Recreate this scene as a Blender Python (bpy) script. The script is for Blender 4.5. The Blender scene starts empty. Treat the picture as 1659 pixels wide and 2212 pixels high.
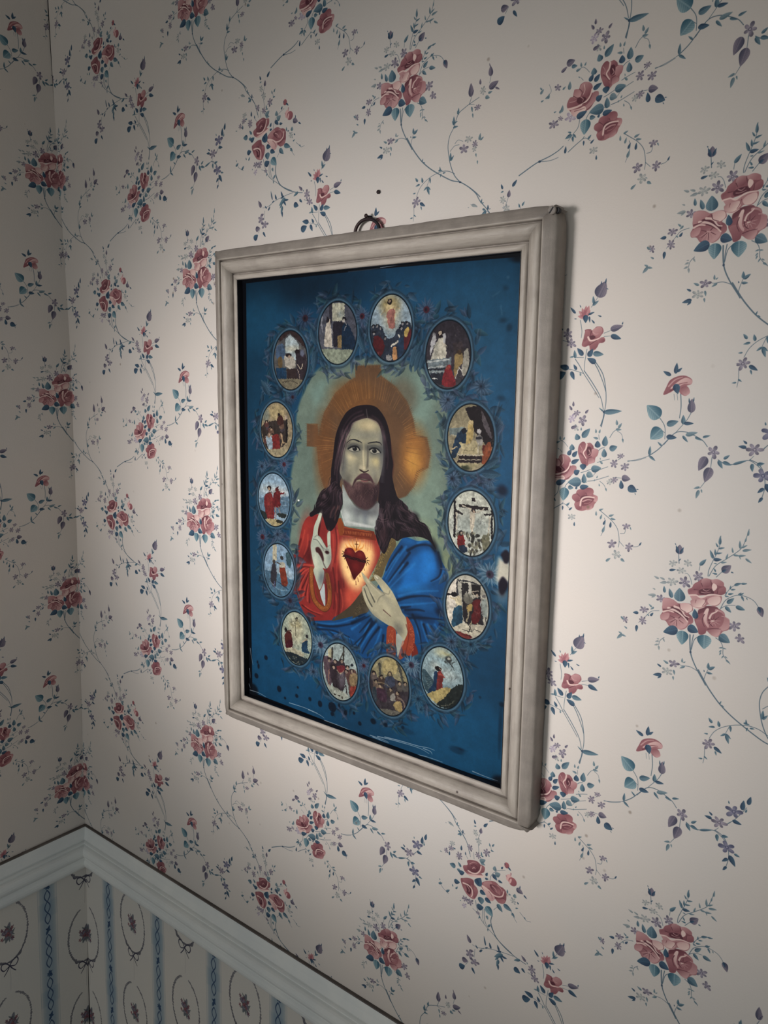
import bpy, bmesh, math, random
import numpy as np
from mathutils import Matrix, Vector

# ------------------------------------------------------------------ scale
# Walls are measured in repeats of the flowered paper: one repeat = Q metres.
Q = 0.30
ZF = 5.0053                                   # repeats from the floor up to the datum row of the paper
def w(X, Y, Z=0.0): return Vector((X*Q, Z*Q, (ZF-Y)*Q))      # X right, Y down, Z into the back wall
XC = -1.3446                                  # the corner of the room

# ------------------------------------------------------------------ camera
sc = bpy.context.scene
cam = bpy.data.cameras.new('camera'); co = bpy.data.objects.new('camera', cam); sc.collection.objects.link(co)
right = (0.787255, -0.021371, 0.616257); down = (0.114005, 0.987214, -0.111404); fwd = (-0.605997, 0.157960, 0.779626)
def d(v): return Vector((v[0], v[2], -v[1]))
m = Matrix.Identity(4); m.col[0][:3] = d(right); m.col[1][:3] = -d(down); m.col[2][:3] = -d(fwd)
m.translation = w(2.258679, -0.156352, -2.122117); co.matrix_world = m
cam.sensor_fit = 'AUTO'; cam.sensor_width = 36.0; cam.lens = 1715.83*36.0/2212; cam.clip_start = .02
sc.camera = co

# ------------------------------------------------------------------ light and exposure
world = bpy.data.worlds.new('room_air'); sc.world = world; world.use_nodes = True
bg = world.node_tree.nodes['Background']; bg.inputs[0].default_value = (0.93, 1.0, .99, 1); bg.inputs[1].default_value = 0.27
def lamp(name, loc, aim, sx, sy, power, col, spread=180):
    l = bpy.data.lights.new(name, 'AREA'); l.shape = 'RECTANGLE'; l.size = sx; l.size_y = sy; l.energy = power; l.color = col; l.spread = math.radians(spread)
    o = bpy.data.objects.new(name, l); sc.collection.objects.link(o); o.location = loc
    o.rotation_euler = (Vector(aim)-Vector(loc)).to_track_quat('-Z', 'Y').to_euler(); return o
lamp('window_daylight', (-.13, -1.69, 1.36), (.155, 0, 1.398), .48, .36, 1.84, (1.0, .974, .965), 31)   # the window of the left wall, beyond the frame
lamp('fill_light', (.55, -3.0, 1.35), (.2, 0, 1.25), 1.5, 1.9, 11.0, (.97, 1.0, .99))                                       # added soft fill from behind the camera, standing for no known source
sc.view_settings.view_transform = 'Standard'; sc.view_settings.look = 'None'; sc.view_settings.gamma = 1; sc.view_settings.use_curve_mapping = False
sc.view_settings.exposure = 0.0

# ------------------------------------------------------------------ printed sheets
class Canvas:
    """A flat sheet of printed colour, drawn shape by shape; units are millimetres on the sheet."""
    def __init__(self, w, h, s, base, lattice=None):
        self.s = s; self.w = w; self.h = h
        self.W = int(round(w*s)); self.H = int(round(h*s))
        self.a = np.empty((self.H, self.W, 3), np.float32); self.a[:] = base
        self.lat = lattice or [(0., 0.)]
        self.clip = None
    def boxes(self, x0, y0, x1, y1):
        s = self.s
        for dx, dy in self.lat:
            i0 = max(0, int((x0+dx)*s)-1); i1 = min(self.W, int((x1+dx)*s)+2)
            j0 = max(0, int((y0+dy)*s)-1); j1 = min(self.H, int((y1+dy)*s)+2)
            if i1 <= i0 or j1 <= j0: continue
            X = (np.arange(i0, i1, dtype=np.float32)+.5)/s-dx
            Y = (np.arange(j0, j1, dtype=np.float32)+.5)/s-dy
            yield (slice(j0, j1), slice(i0, i1)), X[None, :], Y[:, None]
    def put(self, sl, cov, col):
        if self.clip is not None: cov = cov*self.clip[sl]
        cov = cov[..., None]; v = self.a[sl]; v += (np.asarray(col, np.float32)-v)*cov
    def leaf(self, x0, y0, x1, y1, w=.4, dark=(.1, .2, .3), light=None, side=1, al=1., blunt=.8, vein=True):
        dx, dy = x1-x0, y1-y0; L = max(1e-3, math.hypot(dx, dy)); ux, uy = dx/L, dy/L
        hw = .5*w*L; m = hw+.4
        lo = light if light is not None else dark
        for sl, X, Y in self.boxes(min(x0, x1)-m, min(y0, y1)-m, max(x0, x1)+m, max(y0, y1)+m):
            t = ((X-x0)*ux+(Y-y0)*uy)/L; n = (-(X-x0)*uy+(Y-y0)*ux)
            tc = np.clip(t, 1e-4, 1)
            h = hw*1.12*np.maximum(np.sin(np.pi*tc**blunt), 0)**.75*(1-.25*tc)
            cov = np.clip((h-np.abs(n))*self.s+.5, 0, 1)*((t > 0) & (t < 1))*al
            f = np.clip(.5+side*n/(2*hw+1e-6)+.35*(tc-.5), 0, 1)
            if vein and L*self.s > 22:
                f = f*(.75+.5*np.cos((tc*9+np.abs(n)/hw*2.2)*2.6)**2*.5)
                f = np.where(np.abs(n) < .1*hw, f*.3+.55, f)
            col = np.asarray(dark, np.float32)+(np.asarray(lo, np.float32)-np.asarray(dark, np.float32))*np.clip(f, 0, 1)[..., None]
            self.put(sl, cov, col)
    def flower(self, x, y, r, n=6, rot=0., dark=(.4, .35, .4), light=(.6, .55, .6), sq=1., al=1.):
        for sl, X, Y in self.boxes(x-r, y-r, x+r, y+r):
            dx = (X-x); dy = (Y-y)/sq; rr = np.sqrt(dx*dx+dy*dy); th = np.arctan2(dy, dx)+rot
            lobe = np.abs(np.cos(n*th/2)); R = r*(.28+.72*lobe**.8)*(.86+.14*np.cos(th*2.3+rot*7))
            cov = np.clip((R-rr)*self.s+.5, 0, 1)*al
            f = np.clip(1.15-1.1*rr/r+.3*np.cos(th*3+rot*5), 0, 1)
            f = np.where(rr < .2*r, 1.2*(rr < .12*r), f)
            self.put(sl, cov, np.asarray(dark, np.float32)+(np.asarray(light, np.float32)-np.asarray(dark, np.float32))*f[..., None])
    def line(self, pts, w0, w1=None, col=(0, 0, 0), al=1., smooth=True, soft=0.):
        w1 = w0 if w1 is None else w1
        P = np.asarray(pts, float).reshape(-1, 2)
        if smooth and len(P) > 2: P = spline(P, 6)
        n = len(P)-1; W = np.linspace(w0, w1, n+1)/2; m = max(w0, w1)/2+soft+.5
        for sl, X, Y in self.boxes(P[:, 0].min()-m, P[:, 1].min()-m, P[:, 0].max()+m, P[:, 1].max()+m):
            d = np.full((Y.shape[0], X.shape[1]), 1e9, np.float32)
            for i in range(n):
                ax, ay = P[i]; bx, by = P[i+1]; vx, vy = bx-ax, by-ay; q = vx*vx+vy*vy+1e-9
                t = np.clip(((X-ax)*vx+(Y-ay)*vy)/q, 0, 1)
                d = np.minimum(d, np.hypot(X-ax-t*vx, Y-ay-t*vy)-(W[i]+t*(W[i+1]-W[i])))
            if soft > 0: cov = np.clip(.5-d/soft, 0, 1); cov = cov*cov*(3-2*cov)
            else: cov = np.clip(.5-d*self.s, 0, 1)
            self.put(sl, cov*al, col)
    def sdf(self, P, X, Y):
        d = np.full((Y.shape[0], X.shape[1]), 1e9, np.float32); ins = np.zeros(d.shape, bool)
        n = len(P)
        for i in range(n):
            ax, ay = P[i]; bx, by = P[(i+1) % n]; vx, vy = bx-ax, by-ay; q = vx*vx+vy*vy+1e-9
            t = np.clip(((X-ax)*vx+(Y-ay)*vy)/q, 0, 1)
            d = np.minimum(d, (X-ax-t*vx)**2+(Y-ay-t*vy)**2)
            if ay != by:
                c = ((ay <= Y) & (Y < by)) | ((by <= Y) & (Y < ay))
                ins ^= c & (X < ax+(Y-ay)*(bx-ax)/(by-ay))
        return np.where(ins, -1, 1)*np.sqrt(d)
    def poly(self, pts, col, al=1., soft=0., smooth=True, grad=None):
        """grad = (x0, y0, x1, y1, colour at the second point)"""
        P = np.asarray(pts, float).reshape(-1, 2)
        if smooth: P = spline(P, 4, True)
        m = soft+.5
        for sl, X, Y in self.boxes(P[:, 0].min()-m, P[:, 1].min()-m, P[:, 0].max()+m, P[:, 1].max()+m):
            d = self.sdf(P, X, Y)
            if soft > 0: cov = np.clip(.5-d/soft, 0, 1); cov = cov*cov*(3-2*cov)
            else: cov = np.clip(.5-d*self.s, 0, 1)
            c = np.asarray(col, np.float32)
            if grad:
                gx, gy = grad[2]-grad[0], grad[3]-grad[1]
                f = np.clip(((X-grad[0])*gx+(Y-grad[1])*gy)/(gx*gx+gy*gy), 0, 1)
                c = c+(np.asarray(grad[4], np.float32)-c)*f[..., None]
            self.put(sl, cov*al, c)
    def ell(self, x, y, rx, ry, rot=0., col=(0, 0, 0), al=1., soft=0., grad=None, gang=None):
        R = max(rx, ry)+soft+.3; c0, s0 = math.cos(rot), math.sin(rot)
        for sl, X, Y in self.boxes(x-R, y-R, x+R, y+R):
            u = ((X-x)*c0+(Y-y)*s0)/rx; v = (-(X-x)*s0+(Y-y)*c0)/ry; q = np.sqrt(u*u+v*v); d = (q-1)*min(rx, ry)
            if soft > 0: cov = np.clip(.5-d/soft, 0, 1); cov = cov*cov*(3-2*cov)
            else: cov = np.clip(.5-d*self.s, 0, 1)
            c = np.asarray(col, np.float32)
            if grad is not None:
                f = np.clip(.5+.5*((X-x)*math.cos(gang)+(Y-y)*math.sin(gang))/R, 0, 1) if gang is not None else np.clip(q, 0, 1)
                c = c+(np.asarray(grad, np.float32)-c)*f[..., None]
            self.put(sl, cov*al, c)


def spline(P, k, closed=False):
    n = len(P); out = []
    rng = range(n) if closed else range(n-1)
    for i in rng:
        if closed: a, b, c, d = P[(i-1) % n], P[i], P[(i+1) % n], P[(i+2) % n]
        else: a, b, c, d = P[max(i-1, 0)], P[i], P[i+1], P[min(i+2, n-1)]
        for j in range(k):
            t = j/k
            out.append(.5*((2*b)+(c-a)*t+(2*a-5*b+4*c-d)*t*t+(3*b-a-3*c+d)*t**3))
    if not closed: out.append(P[-1])
    return np.array(out)


def rgb(*c): return tuple(v/255. for v in c)

WALL_PRINT = [
 ('S',0.5,505.8,95.7,506.1,90.7,508.9,82.0,510.8,76.8,512.5,70.1,512.7,62.7),
 ('S',0.5,506.6,95.6,510.8,86.7,518.7,79.7,527.7,71.1,530.7,63.5,532.5,54.9),
 ('S',0.5,512.0,95.5,516.1,90.3),
 ('S',0.6,482.9,89.0,481.9,81.1),
 ('S',0.4,498.8,92.3,499.2,87.7),
 ('S',0.4,494.2,104.4,492.6,99.6,490.4,96.6,487.9,96.2),
 ('S',0.4,470.0,130.7,464.1,132.3,460.2,136.6,457.0,140.7,453.8,144.1),
 ('S',0.5,515.7,143.9,519.7,146.4,521.7,151.0,522.5,156.7,528.0,162.5),
 ('S',0.45,475.8,152.2,472.7,155.5,471.8,159.7),
 ('S',0.5,517.1,120.2,520.0,113.1,524.9,108.8,530.0,106.7,536.8,107.5,541.4,109.9,545.1,114.8),
 ('S',0.45,517.8,119.3,521.8,116.4,527.8,115.3),
 ('S',0.4,519.6,109.0,522.9,102.7,527.1,99.1,534.3,96.6),
 ('S',1.0,496.0,145.7,496.5,152.4,497.5,159.5,499.6,165.5,503.8,173.1,509.3,181.2,511.1,184.1),
 ('S',0.7,498.7,145.1,498.0,151.2,497.7,159.5),
 ('S',0.6,502.8,145.5,499.5,149.2,498.1,157.2),
 ('S',0.45,503.9,173.9,498.1,171.9,492.4,172.4,489.9,172.1),
 ('S',0.45,509.3,181.2,510.4,175.8,512.3,170.2),
 ('E',497.5,159.7,0.8,1.0,0,'d'),
 ('L',508.5,81.3,505.6,74.7,0.3,'t'),
 ('L',510.2,78.6,509.3,73.4,0.3,'t'),
 ('L',510.4,76.9,514.9,75.8,0.3,'t'),
 ('L',512.0,73.0,516.4,71.5,0.3,'t'),
 ('L',511.5,71.8,509.3,68.5,0.3,'t'),
 ('L',512.5,69.7,512.3,62.8,0.3,'t'),
 ('L',508.9,82.0,515.0,81.1,0.42,'d'),
 ('L',514.4,83.6,518.9,82.5,0.28,'m'),
 ('L',517.9,80.2,519.1,75.6,0.28,'m'),
 ('L',522.7,74.7,521.6,70.4,0.28,'m'),
 ('L',527.6,70.7,526.7,64.4,0.28,'m'),
 ('L',528.3,69.8,532.5,67.2,0.28,'m'),
 ('L',530.5,65.1,531.2,61.0,0.28,'m'),
 ('L',532.2,60.1,532.5,54.9,0.28,'m'),
 ('L',529.2,72.1,535.7,70.3,0.28,'m'),
 ('L',522.9,76.2,528.1,76.3,0.28,'m'),
 ('L',526.6,76.5,532.1,75.3,0.28,'m'),
 ('L',527.4,76.8,528.7,79.0,0.28,'m'),
 ('L',531.9,77.7,536.6,80.6,0.28,'m'),
 ('L',498.9,88.1,503.5,82.5,0.38,'t'),
 ('L',516.2,90.7,522.1,84.5,0.75,'v'),
 ('L',515.8,90.8,519.0,88.2,0.5,'d'),
 ('L',522.5,89.7,524.5,90.2,0.5,'d'),
 ('L',511.3,91.5,509.5,88.5,0.35,'t'),
 ('L',511.5,84.9,509.1,84.9,0.35,'t'),
 ('L',512.5,93.0,508.6,92.8,0.35,'t'),
 ('L',482.5,81.5,482.4,73.9,0.85,'v'),
 ('L',482.3,87.0,484.2,85.0,0.3,'d'),
 ('L',481.9,81.1,479.3,74.8,0.3,'d'),
 ('L',483.1,81.0,485.5,75.6,0.3,'d'),
 ('L',479.3,74.4,478.4,73.2,0.5,'d'),
 ('F',478.1,89.7,3.4,'g'),
 ('F',489.7,87.9,3.5,'g'),
 ('F',485.0,94.6,3.5,'g'),
 ('F',478.8,104.9,4.4,'g'),
 ('F',498.4,97.4,4.9,'p'),
 ('F',488.5,103.7,5.2,'p'),
 ('F',470.9,120.5,4.1,'p'),
 ('F',457.7,132.2,3.7,'p'),
 ('F',528.4,131.6,5.0,'p'),
 ('F',533.4,140.9,4.1,'p'),
 ('F',457.1,141.6,3.9,'p'),
 ('F',442.3,143.7,3.2,'p'),
 ('L',475.7,95.8,480.9,94.4,0.35,'d'),
 ('L',468.0,104.2,463.6,102.6,0.36,'g'),
 ('L',472.6,104.3,468.3,102.9,0.36,'g'),
 ('L',474.4,106.1,468.6,107.5,0.36,'g'),
 ('L',465.7,113.7,463.1,112.8,0.36,'g'),
 ('L',466.5,118.3,459.7,119.1,0.36,'g'),
 ('L',465.7,118.9,462.9,121.1,0.36,'g'),
 ('L',473.4,114.9,472.5,109.4,0.4,'t'),
 ('L',479.5,118.1,476.8,110.8,0.42,'t'),
 ('L',485.8,119.9,484.9,109.0,0.85,'t'),
 ('L',463.9,128.8,461.2,126.7,0.4,'m'),
 ('L',465.6,128.5,462.8,131.2,0.4,'m'),
 ('L',462.3,136.6,460.1,135.3,0.4,'m'),
 ('L',444.6,151.3,441.8,149.7,0.4,'m'),
 ('L',440.5,156.7,437.2,155.2,0.4,'m'),
 ('L',440.1,157.3,444.2,158.2,0.4,'m'),
 ('L',440.5,157.2,436.3,161.7,0.4,'m'),
 ('L',438.5,141.8,441.9,144.3,0.4,'m'),
 ('L',453.2,135.8,448.4,136.4,0.55,'d'),
 ('L',463.2,136.4,465.5,133.3,0.5,'d'),
 ('L',452.6,146.5,452.4,152.2,0.4,'d'),
 ('L',521.7,151.0,524.4,151.2,0.36,'m'),
 ('L',521.3,150.7,518.5,151.6,0.36,'m'),
 ('L',520.7,152.9,518.9,155.0,0.36,'m'),
 ('L',520.4,154.6,519.5,157.4,0.36,'m'),
 ('L',522.6,157.1,521.2,159.5,0.36,'m'),
 ('L',523.7,157.2,525.8,158.5,0.36,'m'),
 ('L',524.7,160.0,528.0,162.1,0.36,'m'),
 ('L',471.9,156.1,468.6,157.3,0.4,'g'),
 ('L',471.3,158.9,468.0,160.5,0.4,'g'),
 ('L',471.8,160.1,472.5,163.9,0.4,'g'),
 ('L',475.1,153.2,476.6,156.0,0.4,'g'),
 ('L',471.8,154.4,469.7,154.4,0.4,'g'),
 ('L',544.6,113.3,547.8,120.7,0.62,'v'),
 ('L',544.2,113.3,546.1,117.8,0.4,'d'),
 ('L',528.2,116.0,535.1,117.6,0.5,'t'),
 ('L',521.7,114.8,526.5,109.8,0.5,'t'),
 ('L',520.7,117.5,525.3,121.5,0.5,'t'),
 ('L',531.5,107.2,533.7,110.9,0.36,'t'),
 ('L',535.3,107.8,536.2,109.6,0.36,'t'),
 ('L',529.3,106.8,531.3,104.4,0.36,'t'),
 ('L',530.4,107.0,533.1,104.3,0.36,'t'),
 ('L',523.0,103.5,523.1,100.2,0.36,'t'),
 ('L',523.7,103.7,527.0,102.7,0.36,'t'),
 ('L',525.7,99.7,530.7,97.2,0.36,'t'),
 ('L',530.7,97.6,534.7,96.9,0.36,'t'),
 ('L',520.3,108.1,520.5,105.6,0.36,'t'),
 ('L',521.8,107.4,525.8,106.2,0.36,'t'),
 ('L',519.7,109.4,522.7,109.3,0.36,'t'),
 ('F',485.4,172.4,4.1,'p'),
 ('F',480.5,180.1,4.3,'g'),
 ('L',480.8,173.4,476.5,171.4,0.38,'m'),
 ('L',485.4,177.6,486.5,181.7,0.38,'m'),
 ('L',485.4,182.9,486.0,186.3,0.38,'m'),
 ('L',491.8,169.9,491.5,166.1,0.38,'m'),
 ('L',492.6,169.8,494.5,168.4,0.38,'m'),
 ('L',494.0,172.4,490.1,175.1,0.38,'m'),
 ('L',475.2,177.4,471.7,175.6,0.38,'d'),
 ('L',476.2,183.9,469.0,185.7,0.38,'d'),
 ('L',475.8,185.3,473.0,187.8,0.38,'d'),
 ('L',512.0,170.2,511.9,165.1,0.42,'t'),
 ('L',512.4,170.6,517.2,167.3,0.42,'t'),
 ('L',511.4,173.4,515.8,173.6,0.42,'t'),
 ('L',509.4,173.4,508.9,171.8,0.5,'d'),
 ('Y','bc',500.6,124.3,505.1,120.9,509.9,121.6,514.4,119.9,520.0,122.2,521.0,125.3,524.2,127.1,524.9,130.3,524.6,135.3,520.6,137.8,517.1,142.8,512.4,142.5,508.2,139.6,506.9,142.5,503.0,143.7,501.5,139.4,499.1,134.8,498.4,131.5,501.0,129.3),
 ('Y','ab',506.6,119.8,514.3,119.1,515.3,121.4,510.2,124.9,505.5,125.0,500.9,127.6,501.4,124.1),
 ('Y','cb',499.4,133.0,505.2,131.8,508.0,136.3,507.6,141.9,503.0,143.7,501.5,139.4),
 ('Y','bd',508.9,138.2,513.5,137.2,518.9,136.5,517.1,142.4,512.4,142.5),
 ('Y','cd',518.1,127.5,523.4,126.4,524.9,130.3,524.1,134.6,519.7,137.2,516.3,133.7),
 ('Y','dc',513.7,120.9,519.6,122.2,521.0,125.3,518.1,127.5,514.1,125.0),
 ('Y','bc',509.4,125.1,514.6,122.4,519.4,123.9,520.5,128.7,518.7,134.1,514.3,136.7,510.2,135.0,508.6,130.3),
 ('Z','d',0.6,0.2,514.5,130.3,518.3,129.6),
 ('Z','d',0.6,0.2,514.3,131.3,517.6,132.6),
 ('Z','d',0.6,0.2,513.7,132.1,515.3,135.0),
 ('Z','d',0.6,0.2,512.8,132.3,512.2,135.9),
 ('Z','d',0.6,0.2,511.9,132.0,509.3,134.9),
 ('Z','d',0.6,0.2,511.5,131.2,507.7,132.5),
 ('Z','a',0.6,0.2,511.8,129.7,508.8,127.9),
 ('Z','a',0.6,0.2,513.0,129.0,513.0,125.5),
 ('Z','a',0.6,0.2,514.1,129.4,516.8,126.6),
 ('Y','ed',505.1,125.9,506.8,121.8,508.7,121.9,508.0,127.0,508.0,132.1,509.8,135.1,509.2,136.9,506.6,134.1,505.1,130.1),
 ('Z','e',1.5,0.8,509.7,129.2,511.0,125.6,513.9,123.3,515.3,121.8),
 ('Z','a',0.8,0.5,509.4,130.1,510.1,133.3,512.6,135.3),
 ('Z','e',1.3,0.8,511.8,130.9,513.4,130.6),
 ('Z','a',0.7,0.4,505.6,126.7,504.4,132.0,506.4,136.6),
 ('Z','a',0.6,0.3,508.9,138.2,513.5,136.8,518.9,136.1),
 ('Z','d',0.7,0.4,518.8,125.7,521.5,126.0,523.9,127.2),
 ('Y','bc',472.5,120.2,475.8,118.8,480.8,119.5,485.1,121.7,489.9,120.4,494.8,120.8,496.7,125.0,493.7,128.2,496.4,131.1,497.5,135.1,494.5,137.4,492.3,140.9,488.4,143.0,484.2,142.1,479.2,141.9,476.0,138.2,472.2,137.7,471.3,134.4,472.9,131.0,472.2,127.2,472.8,123.6),
 ('Y','dc',472.5,120.2,476.6,119.0,481.2,119.9,484.7,122.2,481.2,124.6,476.5,128.1,472.8,128.8,472.3,125.5),
 ('Y','de',486.0,122.4,489.9,120.4,494.8,121.2,495.9,125.2,492.1,128.1,487.9,126.8),
 ('Y','aa',478.8,125.9,482.9,125.2,489.7,129.0,494.0,131.5,492.6,134.4,486.7,131.3,481.5,128.9),
 ('Y','bd',475.9,136.0,480.2,132.6,485.9,132.3,491.8,134.5,493.6,136.7,491.5,140.6,487.6,142.7,482.6,142.0,478.2,139.9),
 ('Y','cd',471.5,134.3,474.3,131.6,478.4,131.2,477.9,135.6,474.7,137.6,472.2,137.2),
 ('Y','bc',493.4,129.1,496.8,131.0,497.5,135.1,494.4,137.0),
 ('Z','d',0.6,0.3,486.0,134.8,491.4,136.2),
 ('Z','d',0.6,0.3,485.7,135.3,489.6,139.4),
 ('Z','d',0.6,0.3,485.2,135.6,486.6,141.5),
 ('Z','d',0.6,0.3,484.6,135.7,483.2,142.0),
 ('Z','d',0.6,0.3,484.0,135.5,480.2,140.6),
 ('Z','d',0.6,0.3,483.7,135.1,478.3,137.8),
 ('Z','a',0.6,0.3,486.1,135.0,490.0,137.3),
 ('Z','a',0.6,0.3,484.8,135.7,484.9,140.7),
 ('Z','a',0.6,0.3,483.6,135.4,479.7,138.6),
 ('Z','a',0.6,0.3,483.5,134.5,479.2,133.1),
 ('Z','a',0.6,0.3,486.0,133.8,489.3,130.0),
 ('Z','e',2.0,0.9,477.3,127.1,482.3,127.9,486.5,129.6,490.9,133.0,493.5,135.5),
 ('Z','e',1.9,0.7,482.1,124.9,487.1,126.1,490.7,130.5,494.0,131.5),
 ('Z','e',1.4,0.9,473.4,130.9,477.4,129.2,481.6,129.7),
 ('Z','d',1.2,0.7,483.6,134.5,486.1,134.8),
 ('Z','a',0.7,0.4,473.2,128.8,477.3,128.0,480.5,126.5),
 ('Z','a',0.7,0.4,486.0,122.8,487.1,126.1,491.3,127.8),
 ('Y','cb',492.1,112.4,491.4,109.1,494.4,106.9,495.8,103.7,499.1,101.0,501.0,99.0,504.8,97.6,508.7,98.1,512.5,97.1,516.4,98.1,518.2,101.4,519.9,103.2,519.8,106.9,516.6,109.1,511.2,109.7,505.1,111.2,498.1,112.9,494.2,113.7),
 ('Y','cb',495.5,105.0,499.6,101.8,501.4,104.0,500.1,107.6,496.1,108.3),
 ('Y','dc',508.7,98.5,513.2,97.0,517.6,98.7,517.9,101.9,513.7,101.8,509.7,100.9),
 ('Y','db',501.2,102.3,501.7,98.9,504.8,97.6,508.0,98.7,508.6,101.9,506.1,104.8,503.0,104.5),
 ('Y','cb',513.9,105.1,518.7,102.2,520.0,104.8,518.7,107.5,513.9,109.2),
 ('Y','aa',500.1,108.0,505.4,105.8,510.1,105.8,511.2,108.9,505.8,110.5,500.8,111.2),
 ('Y','bc',492.3,109.8,495.3,108.0,498.6,109.1,498.1,112.1,493.8,113.3),
 ('Y','ee',509.5,102.6,510.5,100.7,512.9,102.0,513.1,104.4,511.0,106.9,509.7,105.0),
 ('Z','d',0.7,0.3,503.2,107.0,505.6,107.8,507.8,106.2),
 ('Z','d',0.6,0.3,501.8,109.3,505.0,109.4,508.8,108.1),
 ('Z','a',0.6,0.3,501.2,102.3,502.6,105.0),
 ('Z','a',0.6,0.3,508.4,99.4,509.2,103.4),
 ('Z','a',0.6,0.3,496.1,108.3,500.1,108.0),
 ('Z','a',0.6,0.3,513.8,108.4,514.2,104.2),
 ('Y','dc',493.4,113.4,498.1,112.9,501.4,113.6,506.7,111.8,511.3,110.1,516.6,109.6,517.6,111.9,516.4,116.2,512.8,119.0,508.0,118.2,505.1,120.9,500.5,123.0,496.5,122.5,494.3,119.6,495.2,116.9),
 ('Y','ce',494.1,117.9,498.4,115.8,504.6,115.1,505.7,118.3,502.0,121.9,496.4,121.7),
 ('Y','de',507.0,114.7,510.6,111.5,515.9,110.5,516.7,114.5,513.5,118.0,508.8,118.1),
 ('Z','e',1.2,1.0,492.6,113.5,498.1,112.5,502.2,113.9,507.4,110.6,511.2,109.7,516.2,109.6),
 ('Z','b',0.7,0.4,506.1,114.0,505.2,117.5,503.5,120.4),
 ('Z','e',0.7,0.5,496.5,122.5,500.9,123.0,505.1,120.9),
 ('Z','b',0.6,0.3,498.4,116.3,497.8,118.9),
 ('L',499.3,131.7,497.8,124.0,0.62,'d'),
 ('L',486.0,143.1,474.7,147.8,0.66,'d'),
 ('L',493.7,139.3,502.1,142.2,0.8,'d'),
 ('L',490.1,143.5,490.2,155.1,0.85,'l'),
 ('L',507.0,143.3,507.5,154.9,0.98,'l'),
 ('L',518.1,141.3,526.4,145.6,0.8,'t'),
 ('S',1.0,200.6,-277.0,205.8,-269.1,211.0,-262.0,218.9,-253.3,227.8,-246.2,236.5,-240.8,246.2,-235.4,253.6,-231.9,261.9,-229.6,270.2,-224.9,278.4,-219.0,283.6,-214.3),
 ('S',0.5,255.4,-237.8,249.1,-240.7,242.8,-241.6,236.5,-240.8,229.2,-238.5,221.8,-234.4,216.5,-229.2,213.4,-222.8),
 ('S',0.4,227.6,-237.0,225.2,-230.6),
 ('S',0.75,261.9,-229.6,255.5,-236.2,251.0,-245.4,248.5,-254.7,247.4,-263.1,248.9,-271.0,253.2,-277.5),
 ('S',0.6,253.2,-277.5,257.3,-288.0,264.2,-292.4,269.0,-294.6,278.7,-298.3),
 ('S',0.45,250.0,-257.8,254.4,-261.6,259.5,-262.0),
 ('S',0.4,254.8,-263.5,258.3,-266.2,263.4,-264.2),
 ('S',0.5,268.6,-294.3,270.8,-299.8),
 ('S',0.4,268.6,-294.3,274.0,-293.3),
 ('S',0.4,289.9,-313.1,288.8,-308.0),
 ('S',0.4,210.6,-213.7,210.9,-206.8,210.3,-200.8),
 ('E',261.9,-229.6,1.2,0.7,0,'d'),
 ('L',218.9,-253.3,219.9,-256.1,0.34,'t'),
 ('L',220.0,-252.7,222.5,-251.5,0.34,'t'),
 ('L',239.6,-242.5,239.0,-246.3,0.34,'t'),
 ('L',237.5,-242.8,242.3,-242.5,0.34,'t'),
 ('L',240.8,-239.8,239.9,-236.6,0.34,'t'),
 ('L',242.4,-240.0,246.0,-240.3,0.34,'t'),
 ('L',228.1,-237.8,228.9,-232.7,0.34,'t'),
 ('L',225.2,-230.2,221.5,-227.3,0.34,'t'),
 ('L',225.2,-230.2,229.6,-227.1,0.34,'t'),
 ('L',225.7,-229.7,228.2,-222.7,0.34,'t'),
 ('L',216.9,-233.4,212.0,-232.3,0.34,'t'),
 ('L',212.2,-226.3,208.9,-225.9,0.34,'t'),
 ('L',218.7,-213.6,219.9,-210.1,0.34,'t'),
 ('L',210.7,-206.8,213.5,-204.8,0.34,'t'),
 ('L',209.6,-204.3,206.3,-203.8,0.34,'t'),
 ('L',220.1,-234.6,218.9,-239.4,0.5,'t'),
 ('L',214.6,-236.2,211.5,-239.8,0.5,'t'),
 ('F',213.0,-218.1,5.3,'p'),
 ('L',217.5,-216.7,223.8,-213.2,0.4,'d'),
 ('L',252.2,-277.7,257.8,-278.0,0.32,'t'),
 ('L',252.6,-279.6,252.8,-287.2,0.32,'t'),
 ('L',253.1,-279.5,250.9,-283.5,0.32,'t'),
 ('L',253.6,-281.5,257.1,-282.5,0.32,'t'),
 ('L',257.4,-287.6,257.6,-293.6,0.32,'t'),
 ('L',256.8,-288.1,256.2,-291.4,0.32,'t'),
 ('L',250.3,-249.6,250.5,-256.9,0.32,'t'),
 ('L',250.8,-249.5,254.2,-253.9,0.32,'t'),
 ('F',264.7,-257.6,4.9,'p'),
 ('F',269.4,-265.2,3.9,'g'),
 ('F',276.0,-259.8,3.6,'p'),
 ('F',275.7,-255.9,2.8,'g'),
 ('L',277.4,-252.0,278.0,-248.7,0.4,'m'),
 ('L',279.2,-245.8,279.5,-242.5,0.4,'m'),
 ('L',280.3,-262.7,281.5,-268.4,0.4,'m'),
 ('L',281.3,-262.5,285.1,-264.7,0.4,'m'),
 ('L',270.3,-300.3,269.7,-311.8,0.48,'v'),
 ('L',271.2,-301.3,273.0,-305.7,0.3,'v'),
 ('F',277.6,-290.3,3.3,'p'),
 ('L',271.1,-291.9,272.3,-287.0,0.35,'m'),
 ('L',272.4,-286.2,273.1,-282.1,0.35,'m'),
 ('L',289.9,-313.5,289.0,-322.1,0.55,'v'),
 ('L',288.9,-321.4,287.8,-324.3,0.3,'v'),
 ('L',279.6,-308.6,279.1,-313.4,0.45,'v'),
 ('F',282.3,-303.1,3.8,'g'),
 ('L',288.5,-303.8,297.7,-308.1,0.6,'v'),
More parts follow.
